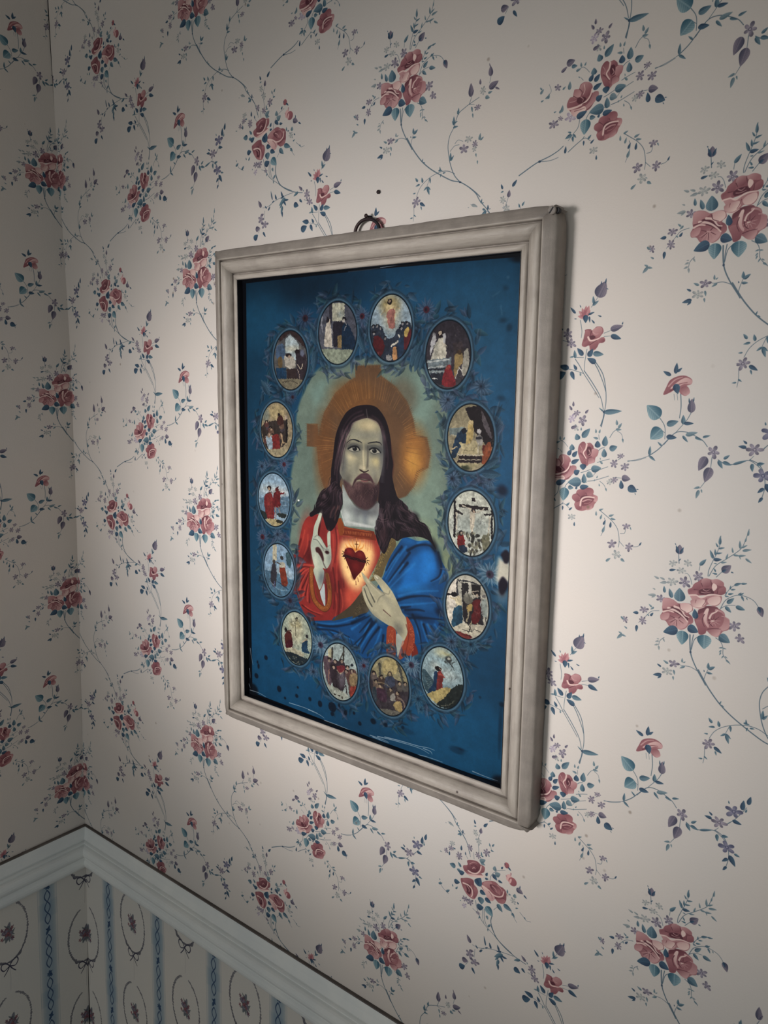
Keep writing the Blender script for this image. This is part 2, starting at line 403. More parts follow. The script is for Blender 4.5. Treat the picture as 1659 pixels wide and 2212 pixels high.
 ('L',294.7,-303.4,299.3,-300.9,0.3,'v'),
 ('L',287.7,-300.1,292.0,-300.8,0.5,'m'),
 ('L',285.0,-297.5,289.5,-295.9,0.7,'m'),
 ('S',0.9,321.9,-227.1,334.3,-233.3,340.9,-236.0,350.6,-238.8,357.7,-241.9,362.0,-244.8),
 ('S',0.5,340.9,-235.6,350.8,-235.2,358.0,-236.6),
 ('S',0.6,366.7,-239.5,372.7,-243.8,378.7,-247.7,380.1,-249.5),
 ('E',340.9,-235.8,1.3,1.0,0,'d'),
 ('S',0.5,375.3,-263.2,374.2,-257.3,370.5,-253.1,366.1,-248.3),
 ('S',0.5,378.7,-247.7,381.7,-247.9,385.7,-245.2),
 ('S',0.4,435.0,-289.6,442.1,-290.3,449.9,-293.3),
 ('S',0.8,410.4,-316.3,411.4,-321.8,412.0,-327.4,412.2,-329.9),
 ('S',0.4,409.3,-305.6,408.7,-309.6),
 ('S',0.45,418.4,-307.7,421.2,-312.5,424.5,-314.9),
 ('S',0.35,424.6,-313.3,428.3,-310.9,430.1,-304.2),
 ('S',0.4,370.6,-300.7,375.1,-302.7,378.3,-301.1,381.5,-297.7),
 ('S',0.35,376.5,-292.7,374.0,-295.3),
 ('S',0.35,343.8,-285.5,348.4,-289.4,346.4,-295.3),
 ('S',0.45,408.9,-286.2,414.5,-288.4,419.4,-289.9),
 ('S',0.4,427.1,-289.9,429.0,-291.8),
 ('S',0.4,418.4,-283.4,410.1,-279.5,406.1,-275.0),
 ('S',0.5,401.3,-269.7,407.1,-270.9,414.1,-273.5,419.7,-275.7),
 ('S',0.4,424.0,-274.9,430.3,-274.9),
 ('S',0.4,412.2,-270.6,416.0,-267.9,418.4,-263.6),
 ('S',0.5,413.9,-246.0,419.2,-242.5,425.3,-238.2,429.9,-232.9,431.7,-227.4,432.5,-221.4,432.1,-216.8),
 ('S',0.4,418.3,-240.0,419.3,-236.5,418.3,-230.0,416.2,-224.4),
 ('S',0.4,433.0,-228.5,436.5,-229.3,437.2,-233.1),
 ('S',0.4,432.5,-222.0,436.6,-218.2),
 ('S',0.4,444.8,-218.9,448.2,-219.7,450.8,-222.0),
 ('S',0.5,409.6,-296.5,411.6,-298.3,414.4,-299.3),
 ('S',0.5,394.4,-306.2,394.9,-309.4),
 ('S',0.5,380.8,-262.3,383.6,-266.5,392.5,-268.3,400.7,-268.8),
 ('S',0.5,394.9,-276.5,398.6,-277.8,405.7,-281.0),
 ('L',368.5,-254.1,365.3,-255.3,0.42,'t'),
 ('L',369.0,-252.7,363.2,-250.1,0.42,'t'),
 ('L',370.2,-252.5,373.1,-249.6,0.42,'t'),
 ('L',369.9,-251.1,370.6,-246.6,0.42,'t'),
 ('L',383.3,-246.9,386.2,-249.8,0.42,'t'),
 ('L',363.9,-238.8,364.4,-244.4,0.36,'d'),
 ('L',385.9,-243.1,388.9,-245.9,0.36,'d'),
 ('L',379.9,-246.1,379.9,-242.3,0.36,'d'),
 ('L',391.7,-229.8,391.5,-233.5,0.36,'d'),
 ('F',388.9,-237.5,3.6,'g'),
 ('F',387.8,-326.6,3.3,'p'),
 ('F',393.4,-320.8,4.8,'p'),
 ('F',352.4,-263.4,4.4,'p'),
 ('F',358.2,-266.9,2.4,'p'),
 ('F',354.3,-291.4,3.2,'p'),
 ('F',423.5,-286.5,4.0,'p'),
 ('F',433.0,-284.6,3.9,'p'),
 ('F',428.9,-293.1,2.9,'p'),
 ('F',424.5,-272.8,3.4,'p'),
 ('F',437.7,-235.3,3.3,'p'),
 ('F',426.3,-218.9,4.3,'p'),
 ('F',441.1,-218.2,4.1,'p'),
 ('F',383.7,-322.1,4.1,'k'),
 ('F',367.0,-266.1,4.7,'k'),
 ('F',387.9,-314.2,3.1,'g'),
 ('F',420.7,-270.9,3.0,'g'),
 ('F',430.5,-210.4,4.3,'g'),
 ('L',383.5,-313.7,389.1,-316.0,0.5,'v'),
 ('L',384.5,-332.3,384.3,-336.6,0.5,'v'),
 ('L',383.2,-329.0,380.7,-332.9,0.5,'v'),
 ('L',395.6,-326.8,398.4,-330.1,0.5,'v'),
 ('L',361.2,-307.7,368.4,-309.5,0.8,'v'),
 ('L',356.8,-302.5,361.9,-306.0,0.45,'v'),
 ('L',365.7,-305.1,370.7,-304.7,0.65,'t'),
 ('L',374.3,-303.2,373.7,-306.7,0.5,'m'),
 ('L',377.0,-303.4,378.3,-306.1,0.5,'m'),
 ('L',369.8,-300.8,374.0,-302.0,0.5,'m'),
 ('L',373.3,-295.1,372.1,-296.3,0.5,'m'),
 ('L',338.6,-289.2,341.7,-292.8,0.5,'m'),
 ('L',340.1,-292.4,337.9,-294.6,0.5,'m'),
 ('L',364.8,-287.6,365.0,-294.1,0.5,'m'),
 ('L',358.8,-288.8,361.5,-291.0,0.5,'m'),
 ('L',347.0,-285.6,343.0,-284.9,0.5,'m'),
 ('L',339.4,-283.2,342.2,-284.0,0.5,'m'),
 ('L',346.3,-284.3,346.8,-288.4,0.5,'m'),
 ('L',359.1,-271.6,359.6,-277.0,0.5,'m'),
 ('L',356.7,-271.3,360.5,-274.1,0.5,'m'),
 ('L',351.8,-272.5,354.2,-273.2,0.5,'m'),
 ('L',406.1,-310.8,405.8,-314.4,0.42,'m'),
 ('L',409.0,-310.8,409.8,-314.2,0.42,'m'),
 ('L',408.2,-306.1,403.8,-307.1,0.42,'m'),
 ('L',423.9,-318.2,423.2,-322.8,0.42,'m'),
 ('L',425.1,-316.0,427.9,-320.1,0.42,'m'),
 ('L',423.1,-314.6,428.0,-314.8,0.42,'m'),
 ('L',429.2,-307.6,430.1,-304.2,0.42,'m'),
 ('L',413.6,-285.3,410.9,-288.1,0.42,'m'),
 ('L',411.6,-288.9,411.1,-290.7,0.42,'m'),
 ('L',409.1,-273.1,410.1,-275.3,0.42,'m'),
 ('L',407.1,-270.2,407.7,-272.1,0.42,'m'),
 ('L',412.1,-266.4,411.6,-268.7,0.42,'m'),
 ('L',417.6,-265.4,418.6,-262.6,0.42,'m'),
 ('L',430.9,-275.4,438.4,-274.7,0.78,'v'),
 ('L',431.5,-266.0,430.4,-273.1,0.55,'d'),
 ('L',436.8,-268.2,444.4,-264.9,0.8,'d'),
 ('L',443.9,-266.9,445.9,-266.8,0.3,'d'),
 ('L',442.8,-263.6,443.9,-262.1,0.3,'d'),
 ('L',413.2,-246.1,417.1,-247.8,0.36,'m'),
 ('L',411.0,-241.1,410.7,-245.2,0.36,'m'),
 ('L',414.8,-238.5,416.0,-243.0,0.36,'m'),
 ('L',417.4,-227.5,419.2,-233.2,0.36,'m'),
 ('L',422.1,-242.0,426.6,-243.9,0.36,'m'),
 ('L',423.7,-240.4,428.3,-239.7,0.36,'m'),
 ('L',440.9,-235.1,442.1,-232.6,0.36,'m'),
 ('L',433.3,-210.7,435.1,-209.8,0.36,'m'),
 ('L',422.1,-203.2,426.1,-206.7,0.36,'m'),
 ('L',417.7,-234.1,419.5,-238.5,0.36,'d'),
 ('L',423.9,-232.5,424.2,-237.7,0.36,'d'),
 ('L',449.8,-220.8,451.3,-223.8,0.36,'d'),
 ('L',434.8,-207.3,438.4,-205.3,0.6,'m'),
 ('Y','cb',363.7,-274.2,363.5,-277.7,365.6,-281.4,368.7,-282.1,369.2,-286.8,373.1,-286.7,374.4,-289.8,378.2,-291.1,382.8,-289.5,384.9,-286.4,384.8,-281.7,390.1,-281.4,390.0,-277.4,386.9,-274.0,383.4,-269.9,378.1,-268.2,374.4,-266.5,369.7,-266.6,367.1,-270.2),
 ('Y','bd',383.0,-275.4,385.6,-281.6,390.1,-281.7,389.7,-277.5,386.2,-273.5,380.3,-269.8,377.2,-271.1),
 ('Y','de',367.0,-271.5,374.0,-271.6,378.6,-272.8,380.3,-269.8,375.9,-267.2,369.7,-266.6),
 ('Y','db',373.8,-286.6,375.9,-290.2,380.5,-290.6,384.1,-287.9,384.7,-283.8,382.7,-280.1,378.9,-279.5,374.9,-282.3),
 ('Y','cb',364.1,-274.1,364.2,-279.6,367.9,-281.6,373.5,-279.2,375.4,-274.8,370.8,-272.9,366.1,-273.1),
 ('Y','cd',368.3,-282.9,369.6,-286.7,373.1,-286.4,375.3,-282.2,373.5,-279.9,369.6,-280.6),
 ('Y','aa',371.6,-279.2,376.2,-280.4,380.1,-278.3,378.0,-275.6,373.4,-275.5),
 ('Z','e',1.8,1.0,364.6,-272.8,370.0,-273.0,375.4,-274.1,380.6,-276.5,383.4,-280.0,384.5,-284.5),
 ('Z','d',0.7,0.3,375.0,-280.3,377.4,-278.4,376.8,-276.5),
 ('Z','a',0.6,0.3,368.7,-282.1,371.9,-280.2,375.0,-280.3),
 ('Z','a',0.6,0.3,376.9,-274.5,381.4,-275.7,384.9,-280.4),
 ('Z','a',0.5,0.3,373.8,-286.6,376.4,-283.4,375.0,-280.9),
 ('Z','b',0.6,0.3,370.2,-270.3,375.6,-270.7,379.4,-271.3),
 ('Z','e',0.6,0.4,377.5,-289.2,378.5,-285.0,377.2,-281.9),
 ('Z','d',0.6,0.3,365.8,-277.9,369.7,-277.9,372.0,-278.8),
 ('Y','bc',391.2,-298.4,393.2,-301.9,396.1,-302.9,398.4,-301.1,401.3,-302.5,404.3,-300.2,405.2,-298.1,408.9,-297.0,409.4,-294.6,407.8,-291.7,406.9,-289.3,406.4,-286.1,401.8,-284.4,399.7,-282.5,395.9,-283.6,393.5,-287.4,391.2,-293.1),
 ('Y','bc',391.6,-298.3,393.9,-302.4,396.5,-302.5,397.9,-298.3,396.0,-293.4,392.3,-293.5),
 ('Y','dc',403.8,-297.1,408.1,-297.4,409.4,-294.6,407.9,-291.0,404.3,-290.4,401.9,-293.5),
 ('Y','cb',398.4,-301.5,401.6,-302.2,404.7,-299.5,403.8,-297.1,400.8,-298.3),
 ('Y','aa',398.8,-298.1,401.5,-299.2,403.1,-296.9,402.7,-292.1,400.2,-291.3,398.8,-294.2),
 ('Y','cb',392.4,-291.5,397.1,-288.6,399.5,-284.8,398.2,-282.8,394.4,-285.2),
 ('Y','bd',399.9,-290.7,405.8,-288.8,406.0,-286.2,401.0,-284.5),
 ('Z','e',1.6,0.9,398.6,-300.8,398.0,-297.0,396.0,-293.4,398.7,-289.0),
 ('Z','d',0.8,0.5,400.9,-296.3,402.2,-293.5,400.5,-291.9),
 ('Z','a',0.5,0.3,393.1,-293.4,396.2,-290.8,398.6,-287.7),
 ('Z','a',0.5,0.3,403.5,-290.6,400.7,-289.2,400.3,-284.7),
 ('Z','d',0.5,0.3,392.6,-299.4,394.7,-296.3,393.8,-293.9),
 ('Y','bc',388.2,-254.3,388.8,-256.9,392.4,-258.9,393.0,-261.5,397.4,-262.7,401.7,-264.3,405.4,-264.0,407.4,-261.0,407.2,-259.0,410.9,-257.7,411.2,-254.4,408.9,-250.8,407.3,-247.1,402.3,-245.2,397.2,-243.7,392.6,-244.7,390.5,-248.5,391.1,-251.1),
 ('Y','cb',393.0,-261.5,398.2,-261.9,400.6,-258.8,396.3,-256.2,391.7,-257.7),
 ('Y','bc',401.7,-264.0,406.5,-263.4,407.2,-259.7,403.6,-257.6,400.9,-260.1),
 ('Y','cb',388.8,-256.2,393.3,-256.8,395.0,-253.1,391.4,-251.4,388.2,-253.6),
 ('Y','cb',390.8,-249.8,395.3,-249.0,396.4,-244.8,392.6,-244.7),
 ('Y','cd',407.3,-258.3,411.0,-257.4,410.5,-253.1,407.6,-253.6),
 ('Y','bd',401.4,-248.0,406.4,-249.9,406.6,-246.5,402.3,-244.9),
 ('Y','ab',395.7,-255.0,400.0,-257.6,405.9,-256.6,408.2,-254.9,405.5,-251.3,400.6,-248.2,396.8,-248.8),
 ('Z','e',1.6,1.1,396.1,-248.2,396.6,-252.8,398.6,-255.2,403.0,-256.4,408.1,-256.2),
 ('Z','d',1.2,0.7,398.1,-251.9,402.4,-253.9,406.1,-253.9),
 ('Z','a',0.5,0.3,392.5,-258.2,395.6,-255.7),
 ('Z','a',0.5,0.3,400.6,-259.5,401.4,-257.4),
 ('Z','a',0.5,0.3,395.1,-252.4,392.2,-250.9),
 ('Z','c',0.7,0.4,399.7,-250.3,403.4,-251.0,405.5,-252.7),
 ('Z','a',0.5,0.3,396.9,-248.1,397.1,-244.7),
 ('L',380.8,-262.3,379.9,-250.7,0.8,'l'),
 ('L',372.5,-265.0,381.3,-268.6,0.55,'d'),
 ('L',383.8,-263.0,388.9,-262.6,0.75,'t'),
 ('L',395.5,-268.7,383.2,-267.1,0.68,'t'),
 ('L',390.9,-261.9,392.4,-264.4,0.7,'d'),
 ('L',394.7,-263.7,402.6,-265.5,0.55,'d'),
 ('L',398.4,-267.7,397.6,-275.8,0.58,'t'),
 ('L',388.7,-275.1,393.6,-278.2,0.85,'d'),
 ('L',400.0,-276.2,406.1,-274.2,0.9,'m'),
 ('L',403.9,-280.0,412.7,-281.9,0.7,'t'),
 ('L',396.3,-284.0,396.6,-278.9,1.2,'d'),
 ('L',385.7,-283.9,392.6,-287.7,0.5,'d'),
 ('L',382.0,-290.6,385.1,-295.7,0.65,'d'),
 ('L',386.4,-289.6,390.5,-294.6,0.62,'d'),
 ('L',385.5,-294.9,385.1,-300.3,0.95,'t'),
 ('L',390.5,-304.1,388.6,-309.3,0.95,'t'),
 ('L',394.2,-306.6,400.6,-314.3,0.55,'t'),
 ('L',392.7,-312.2,392.7,-315.1,0.5,'m'),
 ('L',408.4,-298.7,408.0,-304.6,0.9,'d'),
 ('L',414.4,-300.3,414.8,-309.0,0.62,'t'),
 ('L',418.9,-297.9,425.4,-300.7,0.75,'t'),
 ('L',414.7,-291.0,414.1,-298.2,0.68,'t'),
 ('S',0.8,271.6,376.0,278.9,382.1,283.5,389.0,290.8,396.6,297.2,405.1,301.1,416.2),
 ('S',0.5,291.8,398.6,295.4,402.7,299.0,407.6),
 ('S',0.35,274.0,391.1,278.5,393.4,281.1,393.9),
 ('S',0.4,309.6,397.1,312.5,388.9),
 ('S',0.5,311.3,416.8,311.3,407.4,309.7,398.6,307.9,396.2),
 ('S',0.4,325.6,402.4,324.6,398.9),
 ('S',0.4,302.1,419.0,301.0,413.1),
 ('S',0.4,306.4,419.6,305.7,412.8),
 ('S',0.4,299.3,422.5,297.0,419.5),
 ('S',0.45,325.5,434.4,326.1,430.2,329.2,425.0,333.9,420.7,341.8,416.9),
 ('S',0.4,350.3,457.7,353.7,462.4,357.1,466.2),
 ('S',0.4,359.6,453.8,363.7,456.9,367.0,459.3,371.6,458.6),
 ('S',0.45,267.4,461.2,269.8,465.9,275.4,469.2,278.1,470.4),
 ('S',0.4,345.3,439.8,348.6,441.4),
 ('S',0.6,310.1,463.4,312.2,471.3,316.9,480.4,322.1,485.1,329.0,489.1,335.0,492.6),
 ('S',0.6,320.5,468.3,320.9,476.1,322.9,483.2,326.4,486.3),
 ('S',0.5,318.9,469.0,318.8,477.1,320.8,483.4),
 ('S',0.9,329.4,472.1,328.5,478.1,330.5,484.4,333.2,489.5,335.0,492.6,340.1,495.7,346.8,498.7,353.4,501.3),
 ('S',0.4,307.2,473.6,313.3,476.4,317.8,481.6),
 ('S',0.4,331.1,464.2,335.0,459.3),
 ('L',274.9,391.5,281.1,393.5,0.4,'g'),
 ('L',271.0,393.4,272.7,393.5,0.4,'g'),
 ('L',265.6,427.1,268.7,427.4,0.4,'g'),
 ('L',284.5,391.1,285.7,387.4,0.4,'t'),
 ('L',285.4,391.5,288.0,390.9,0.4,'t'),
 ('L',290.9,398.5,285.8,400.9,0.4,'t'),
 ('L',290.5,399.1,289.3,401.5,0.4,'t'),
 ('L',293.4,397.1,295.1,396.9,0.4,'t'),
 ('L',286.5,396.3,290.5,398.3,0.4,'t'),
 ('L',307.3,383.9,304.4,384.7,0.4,'t'),
 ('L',308.8,398.2,306.7,397.5,0.4,'t'),
 ('L',323.8,399.2,322.8,395.7,0.4,'t'),
 ('L',326.2,398.2,328.5,394.6,0.4,'t'),
 ('L',324.8,402.7,328.5,402.7,0.4,'t'),
 ('L',284.3,417.5,280.4,417.8,0.4,'t'),
 ('L',314.9,412.2,314.3,408.5,0.4,'t'),
 ('L',323.5,410.2,321.7,407.8,0.4,'t'),
 ('L',317.0,412.9,313.7,412.7,0.4,'t'),
 ('L',292.2,397.6,292.0,393.3,0.4,'d'),
 ('L',306.4,381.9,304.5,377.6,0.4,'d'),
 ('L',315.9,381.0,320.2,375.9,0.4,'d'),
 ('L',291.2,416.3,291.0,410.8,0.4,'d'),
 ('L',296.6,419.3,296.0,415.9,0.4,'d'),
 ('L',277.2,427.2,277.2,422.7,0.4,'d'),
 ('L',312.6,389.5,313.1,383.4,0.6,'v'),
 ('F',306.8,391.1,3.7,'g'),
 ('F',310.9,398.9,4.0,'g'),
 ('F',280.2,413.1,3.6,'g'),
 ('F',352.0,445.3,3.8,'g'),
 ('F',279.1,418.8,3.6,'p'),
 ('F',273.1,423.6,3.2,'p'),
 ('F',288.9,423.2,4.7,'p'),
 ('F',301.3,409.4,3.9,'p'),
 ('F',310.8,413.9,3.9,'p'),
 ('F',320.1,406.9,4.6,'p'),
 ('F',298.2,467.1,4.0,'p'),
 ('F',303.9,467.8,4.4,'p'),
 ('F',313.7,475.8,2.4,'p'),
 ('F',297.3,474.9,3.3,'k'),
 ('L',285.1,436.8,277.9,436.4,0.8,'t'),
 ('L',291.6,434.7,287.8,430.3,0.5,'t'),
 ('L',290.5,439.4,286.7,438.4,0.95,'t'),
 ('L',289.9,441.8,295.9,438.7,0.8,'d'),
 ('L',284.1,453.3,290.9,452.0,0.8,'d'),
 ('L',313.1,419.6,319.5,415.2,0.65,'m'),
 ('L',314.0,420.4,319.6,421.0,0.55,'m'),
 ('L',320.6,431.9,322.5,427.8,0.6,'d'),
 ('L',319.9,435.2,323.7,434.2,0.65,'d'),
 ('L',329.9,422.5,330.4,417.3,0.85,'m'),
 ('L',331.1,426.6,336.7,423.0,0.85,'m'),
 ('L',334.6,431.1,339.5,431.6,0.55,'d'),
 ('L',337.3,417.3,339.2,414.4,0.6,'d'),
 ('L',328.2,427.0,333.4,431.6,0.65,'d'),
 ('E',343.1,411.2,2.7,3.0,0,'R'),
 ('L',344.7,412.6,348.2,415.2,0.4,'d'),
 ('L',341.9,411.1,340.2,409.9,0.4,'d'),
 ('E',346.1,423.2,3.1,4.1,0.3,'P'),
 ('E',350.2,425.6,4.5,4.4,0,'R'),
 ('E',347.8,425.9,1.1,3.0,0.3,'P'),
 ('L',342.8,421.5,344.5,423.9,0.4,'p2'),
 ('L',348.1,416.9,347.6,421.0,0.4,'p2'),
 ('L',354.8,430.6,362.0,433.5,0.75,'v'),
 ('L',358.3,429.4,358.5,426.2,0.35,'d'),
 ('L',356.0,430.4,354.4,430.7,0.35,'d'),
 ('L',362.8,434.3,366.5,436.8,0.35,'d'),
 ('L',351.1,458.1,354.5,462.0,0.42,'t'),
 ('L',350.8,460.6,353.2,459.1,0.42,'t'),
 ('L',364.5,456.6,366.2,458.9,0.42,'t'),
 ('L',266.9,459.7,266.3,457.5,0.42,'t'),
 ('L',265.2,464.2,270.1,461.6,0.42,'t'),
 ('L',274.9,469.4,279.2,465.4,0.42,'t'),
 ('L',283.0,460.1,282.0,457.2,0.42,'t'),
 ('L',286.2,461.1,288.7,457.6,0.42,'t'),
 ('L',291.9,472.0,293.2,470.6,0.42,'t'),
 ('L',345.3,439.8,345.1,436.0,0.42,'t'),
 ('L',354.8,451.8,357.8,450.4,0.42,'t'),
 ('L',346.9,439.8,349.4,440.3,0.42,'t'),
 ('L',315.9,478.4,314.4,481.6,0.42,'t'),
 ('L',325.5,485.2,328.6,481.3,0.42,'t'),
 ('L',325.6,487.5,325.8,490.6,0.42,'t'),
 ('L',353.2,441.3,353.6,437.0,0.9,'m'),
 ('L',357.8,446.2,356.2,444.2,0.6,'d'),
 ('Y','cb',315.1,443.6,319.1,438.7,326.4,434.8,332.1,433.9,336.3,436.0,340.3,436.5,343.7,438.9,344.3,443.3,344.2,448.1,342.0,452.6,336.4,454.3,332.2,451.9,329.0,455.7,324.0,454.8,321.3,450.4,317.9,448.0),
 ('Y','dc',319.1,439.5,326.4,435.6,328.2,439.5,323.5,443.9,318.5,443.7),
 ('Y','ed',316.0,444.0,321.0,444.2,329.5,448.4,331.8,452.1,327.4,456.4,323.2,454.3,319.6,448.8),
 ('Y','bc',332.9,450.8,340.9,448.0,343.4,449.2,341.2,452.9,335.5,453.9),
 ('Y','cb',338.0,438.3,343.7,439.7,343.9,443.5,339.1,443.3),
 ('Y','ac',325.7,439.0,332.3,437.7,337.3,441.0,336.8,445.9,331.0,445.3,326.7,442.5),
 ('Z','e',1.7,1.1,316.0,444.0,323.6,445.5,329.5,448.4,335.2,448.2,340.0,445.3,341.3,440.0),
 ('Z','d',1.1,0.6,328.2,439.5,331.6,441.1,333.4,443.5),
 ('Z','a',0.7,0.4,327.5,441.4,331.8,445.0,335.9,445.5),
 ('Z','a',0.7,0.4,332.1,450.4,336.2,450.1,341.7,446.8),
 ('Z','d',0.7,0.4,333.8,436.3,337.2,437.9,339.7,440.7),
 ('Z','b',0.6,0.4,324.5,446.7,327.9,449.8,328.9,453.3),
 ('Y','bc',291.7,447.4,294.7,445.3,300.6,442.7,306.6,442.6,307.7,446.9,311.2,449.3,312.6,453.5,310.8,459.1,308.4,463.0,305.0,463.3,300.6,462.0,297.0,458.8,293.3,453.2),
 ('Y','cb',293.9,446.4,301.5,443.2,306.7,444.1,306.0,448.4,299.2,449.8),
 ('Y','cb',307.0,450.4,312.1,451.3,311.5,457.2,308.3,461.8,306.8,456.9),
 ('Y','aa',297.5,450.5,302.6,449.1,304.6,454.6,303.1,460.1,298.7,458.0),
 ('Y','bc',293.2,450.8,297.5,451.3,299.6,457.7,297.0,458.0),
 ('Z','e',1.7,1.1,294.9,450.8,301.0,450.6,305.4,453.5,306.1,458.8,304.9,461.7),
 ('Z','d',0.9,0.6,299.3,452.1,302.0,454.2,302.1,457.3),
 ('Z','a',0.7,0.4,306.7,444.9,306.5,450.6,308.1,456.3),
 ('Y','bc',294.1,431.9,299.1,429.0,298.5,424.5,304.0,421.8,309.8,420.6,313.3,422.3,318.8,423.1,318.6,428.7,315.4,431.6,318.9,434.1,310.6,436.9,303.9,439.7,298.7,438.7,295.1,436.2),
 ('Y','de',298.7,438.7,308.9,436.0,318.8,432.6,315.6,436.3,303.9,439.7),
 ('Y','cb',294.1,432.7,298.3,430.1,299.4,435.2,296.0,436.3),
 ('Y','ca',299.1,429.0,304.0,423.0,310.7,421.0,314.2,423.5,313.6,428.5,308.8,434.5,302.9,435.4,299.3,433.7),
 ('Y','cb',314.2,425.0,318.8,423.9,318.2,428.9,314.9,431.0),
 ('Z','e',1.7,1.3,300.3,434.9,304.6,435.5,309.6,434.1,313.6,429.2,314.8,424.0),
 ('Z','a',0.7,0.5,303.4,428.0,306.7,425.8,310.1,426.8,310.3,429.9),
 ('Z','d',1.1,0.8,305.2,430.4,306.8,428.5,308.1,429.6),
 ('Z','d',0.7,0.4,301.6,427.1,305.7,423.4,309.9,422.9),
 ('L',311.0,446.2,315.0,436.7,0.85,'d'),
 ('L',308.9,440.4,312.9,446.6,0.7,'d'),
 ('L',314.6,450.8,321.4,452.2,0.75,'d'),
 ('L',315.9,457.2,317.0,464.7,1.0,'t'),
 ('L',320.8,456.1,328.0,458.7,0.65,'d'),
 ('L',312.1,469.6,319.6,466.9,0.9,'d'),
 ('L',322.4,464.4,330.3,472.1,0.8,'l'),
 ('L',334.8,456.2,341.0,462.4,0.58,'t'),
 ('L',341.6,453.5,351.2,456.9,0.52,'t'),
 ('L',323.5,474.0,325.3,477.9,0.7,'m'),
 ('S',0.9,329.0,482.9,335.6,492.5,345.0,498.6,355.2,502.4,363.1,504.2,369.0,505.0),
 ('S',0.4,371.4,512.5,377.2,514.3,383.2,517.9),
 ('S',0.5,355.2,503.3,347.3,504.4,339.4,505.9,330.3,507.9,322.1,511.0,318.1,515.0),
 ('S',0.45,322.2,511.5,314.9,513.6,308.6,513.7),
 ('S',0.4,311.9,517.1,311.3,526.5),
 ('S',0.4,301.7,539.5,304.7,534.9),
 ('S',0.4,343.5,507.8,338.7,513.6,338.6,521.6),
 ('S',0.5,386.1,496.3,388.1,504.8,387.9,510.6),
 ('S',0.4,395.3,485.9,400.4,478.2),
 ('S',0.4,407.6,507.3,412.9,505.4),
 ('S',0.4,407.8,510.0,414.1,509.5),
 ('S',0.5,375.6,536.5,380.4,536.8,392.0,540.1),
 ('S',0.6,383.7,528.2,387.9,533.7,392.0,540.1,396.1,545.5,401.1,552.1,406.7,559.7),
 ('S',0.5,393.6,520.0,392.4,530.3,392.3,538.0),
 ('S',0.7,401.3,532.0,404.9,537.7,409.6,547.3,412.3,554.5),
 ('S',0.4,384.6,526.8,391.2,527.0),
 ('F',375.4,507.5,5.1,'p'),
 ('F',379.2,515.2,4.7,'p'),
 ('F',305.9,525.6,6.0,'p'),
 ('F',312.1,531.6,5.2,'p'),
 ('L',306.4,512.9,301.8,505.4,0.5,'v'),
 ('L',315.0,515.0,312.2,511.9,0.36,'d'),
 ('L',309.2,539.2,313.2,544.8,0.36,'d'),
 ('L',317.2,517.4,320.7,513.7,0.36,'d'),
 ('L',323.7,510.2,326.7,507.8,0.36,'d'),
 ('L',330.2,507.5,327.9,501.7,0.36,'d'),
 ('L',339.3,505.4,337.0,499.7,0.36,'d'),
 ('L',341.8,505.1,336.4,507.4,0.36,'d'),
 ('L',342.6,509.7,348.6,509.6,0.36,'d'),
 ('L',341.1,510.4,344.9,515.4,0.36,'d'),
 ('L',338.6,520.6,339.4,526.7,0.36,'d'),
 ('L',324.0,507.1,321.5,497.4,0.16,'d'),
 ('L',297.2,535.6,304.4,534.5,0.85,'v'),
 ('L',294.4,545.8,301.0,541.4,0.85,'d'),
 ('L',306.8,521.1,310.5,520.3,0.7,'v'),
 ('L',343.5,507.3,334.2,514.4,0.36,'t'),
 ('L',338.7,512.6,335.3,517.3,0.36,'t'),
 ('L',339.3,515.3,337.2,523.3,0.36,'t'),
 ('L',362.6,503.5,355.9,507.3,0.36,'t'),
 ('L',370.9,504.1,369.3,502.0,0.36,'t'),
 ('L',368.6,502.6,363.6,498.0,0.42,'v'),
 ('L',356.4,515.2,363.4,517.8,0.8,'d'),
 ('L',364.7,511.4,368.8,514.8,0.5,'d'),
 ('L',389.7,493.5,384.3,488.7,0.5,'r2'),
 ('L',390.2,493.3,387.0,486.4,0.5,'r2'),
 ('L',390.6,493.0,390.6,484.5,0.5,'r2'),
 ('L',391.1,492.8,393.2,484.6,0.5,'r2'),
 ('L',391.6,493.0,394.5,488.2,0.5,'r2'),
 ('L',389.3,494.2,383.6,492.8,0.5,'r2'),
 ('L',390.6,492.1,391.0,498.6,0.75,'d'),
 ('L',381.6,490.5,376.5,485.4,0.28,'d'),
 ('L',386.0,485.9,384.9,483.6,0.28,'d'),
 ('L',382.8,495.1,380.4,494.9,0.28,'d'),
 ('L',392.9,491.9,398.3,490.0,0.28,'d'),
 ('L',398.9,499.2,395.9,496.0,0.28,'d'),
 ('L',404.5,493.9,401.2,492.8,0.28,'d'),
 ('L',393.9,493.3,394.7,498.5,0.28,'d'),
 ('L',400.4,478.2,406.4,465.9,0.8,'v'),
 ('L',402.5,468.3,402.8,465.4,0.3,'d'),
 ('L',406.1,467.5,406.7,463.5,0.3,'d'),
 ('L',407.2,471.5,409.1,472.5,0.3,'d'),
 ('L',397.0,483.2,396.2,477.1,0.35,'t'),
 ('L',396.2,484.6,401.4,481.0,0.35,'t'),
 ('Y','bc',389.5,512.7,388.8,516.9,391.7,518.2,395.3,517.2,396.5,521.3,401.1,520.3,404.4,515.1,408.9,513.7,407.8,510.5,404.2,510.6,407.1,506.2,405.5,502.3,400.9,501.9,397.4,504.7,395.5,503.8,390.8,504.3,391.5,507.8),
 ('Y','cb',391.3,505.0,394.6,505.2,394.9,509.8,391.4,513.6,389.9,512.4),
 ('Y','dc',397.4,504.7,402.7,501.9,406.0,503.9,404.1,509.6,399.5,509.3),
 ('Y','aa',394.9,509.8,398.5,508.8,400.5,510.6,396.9,512.5),
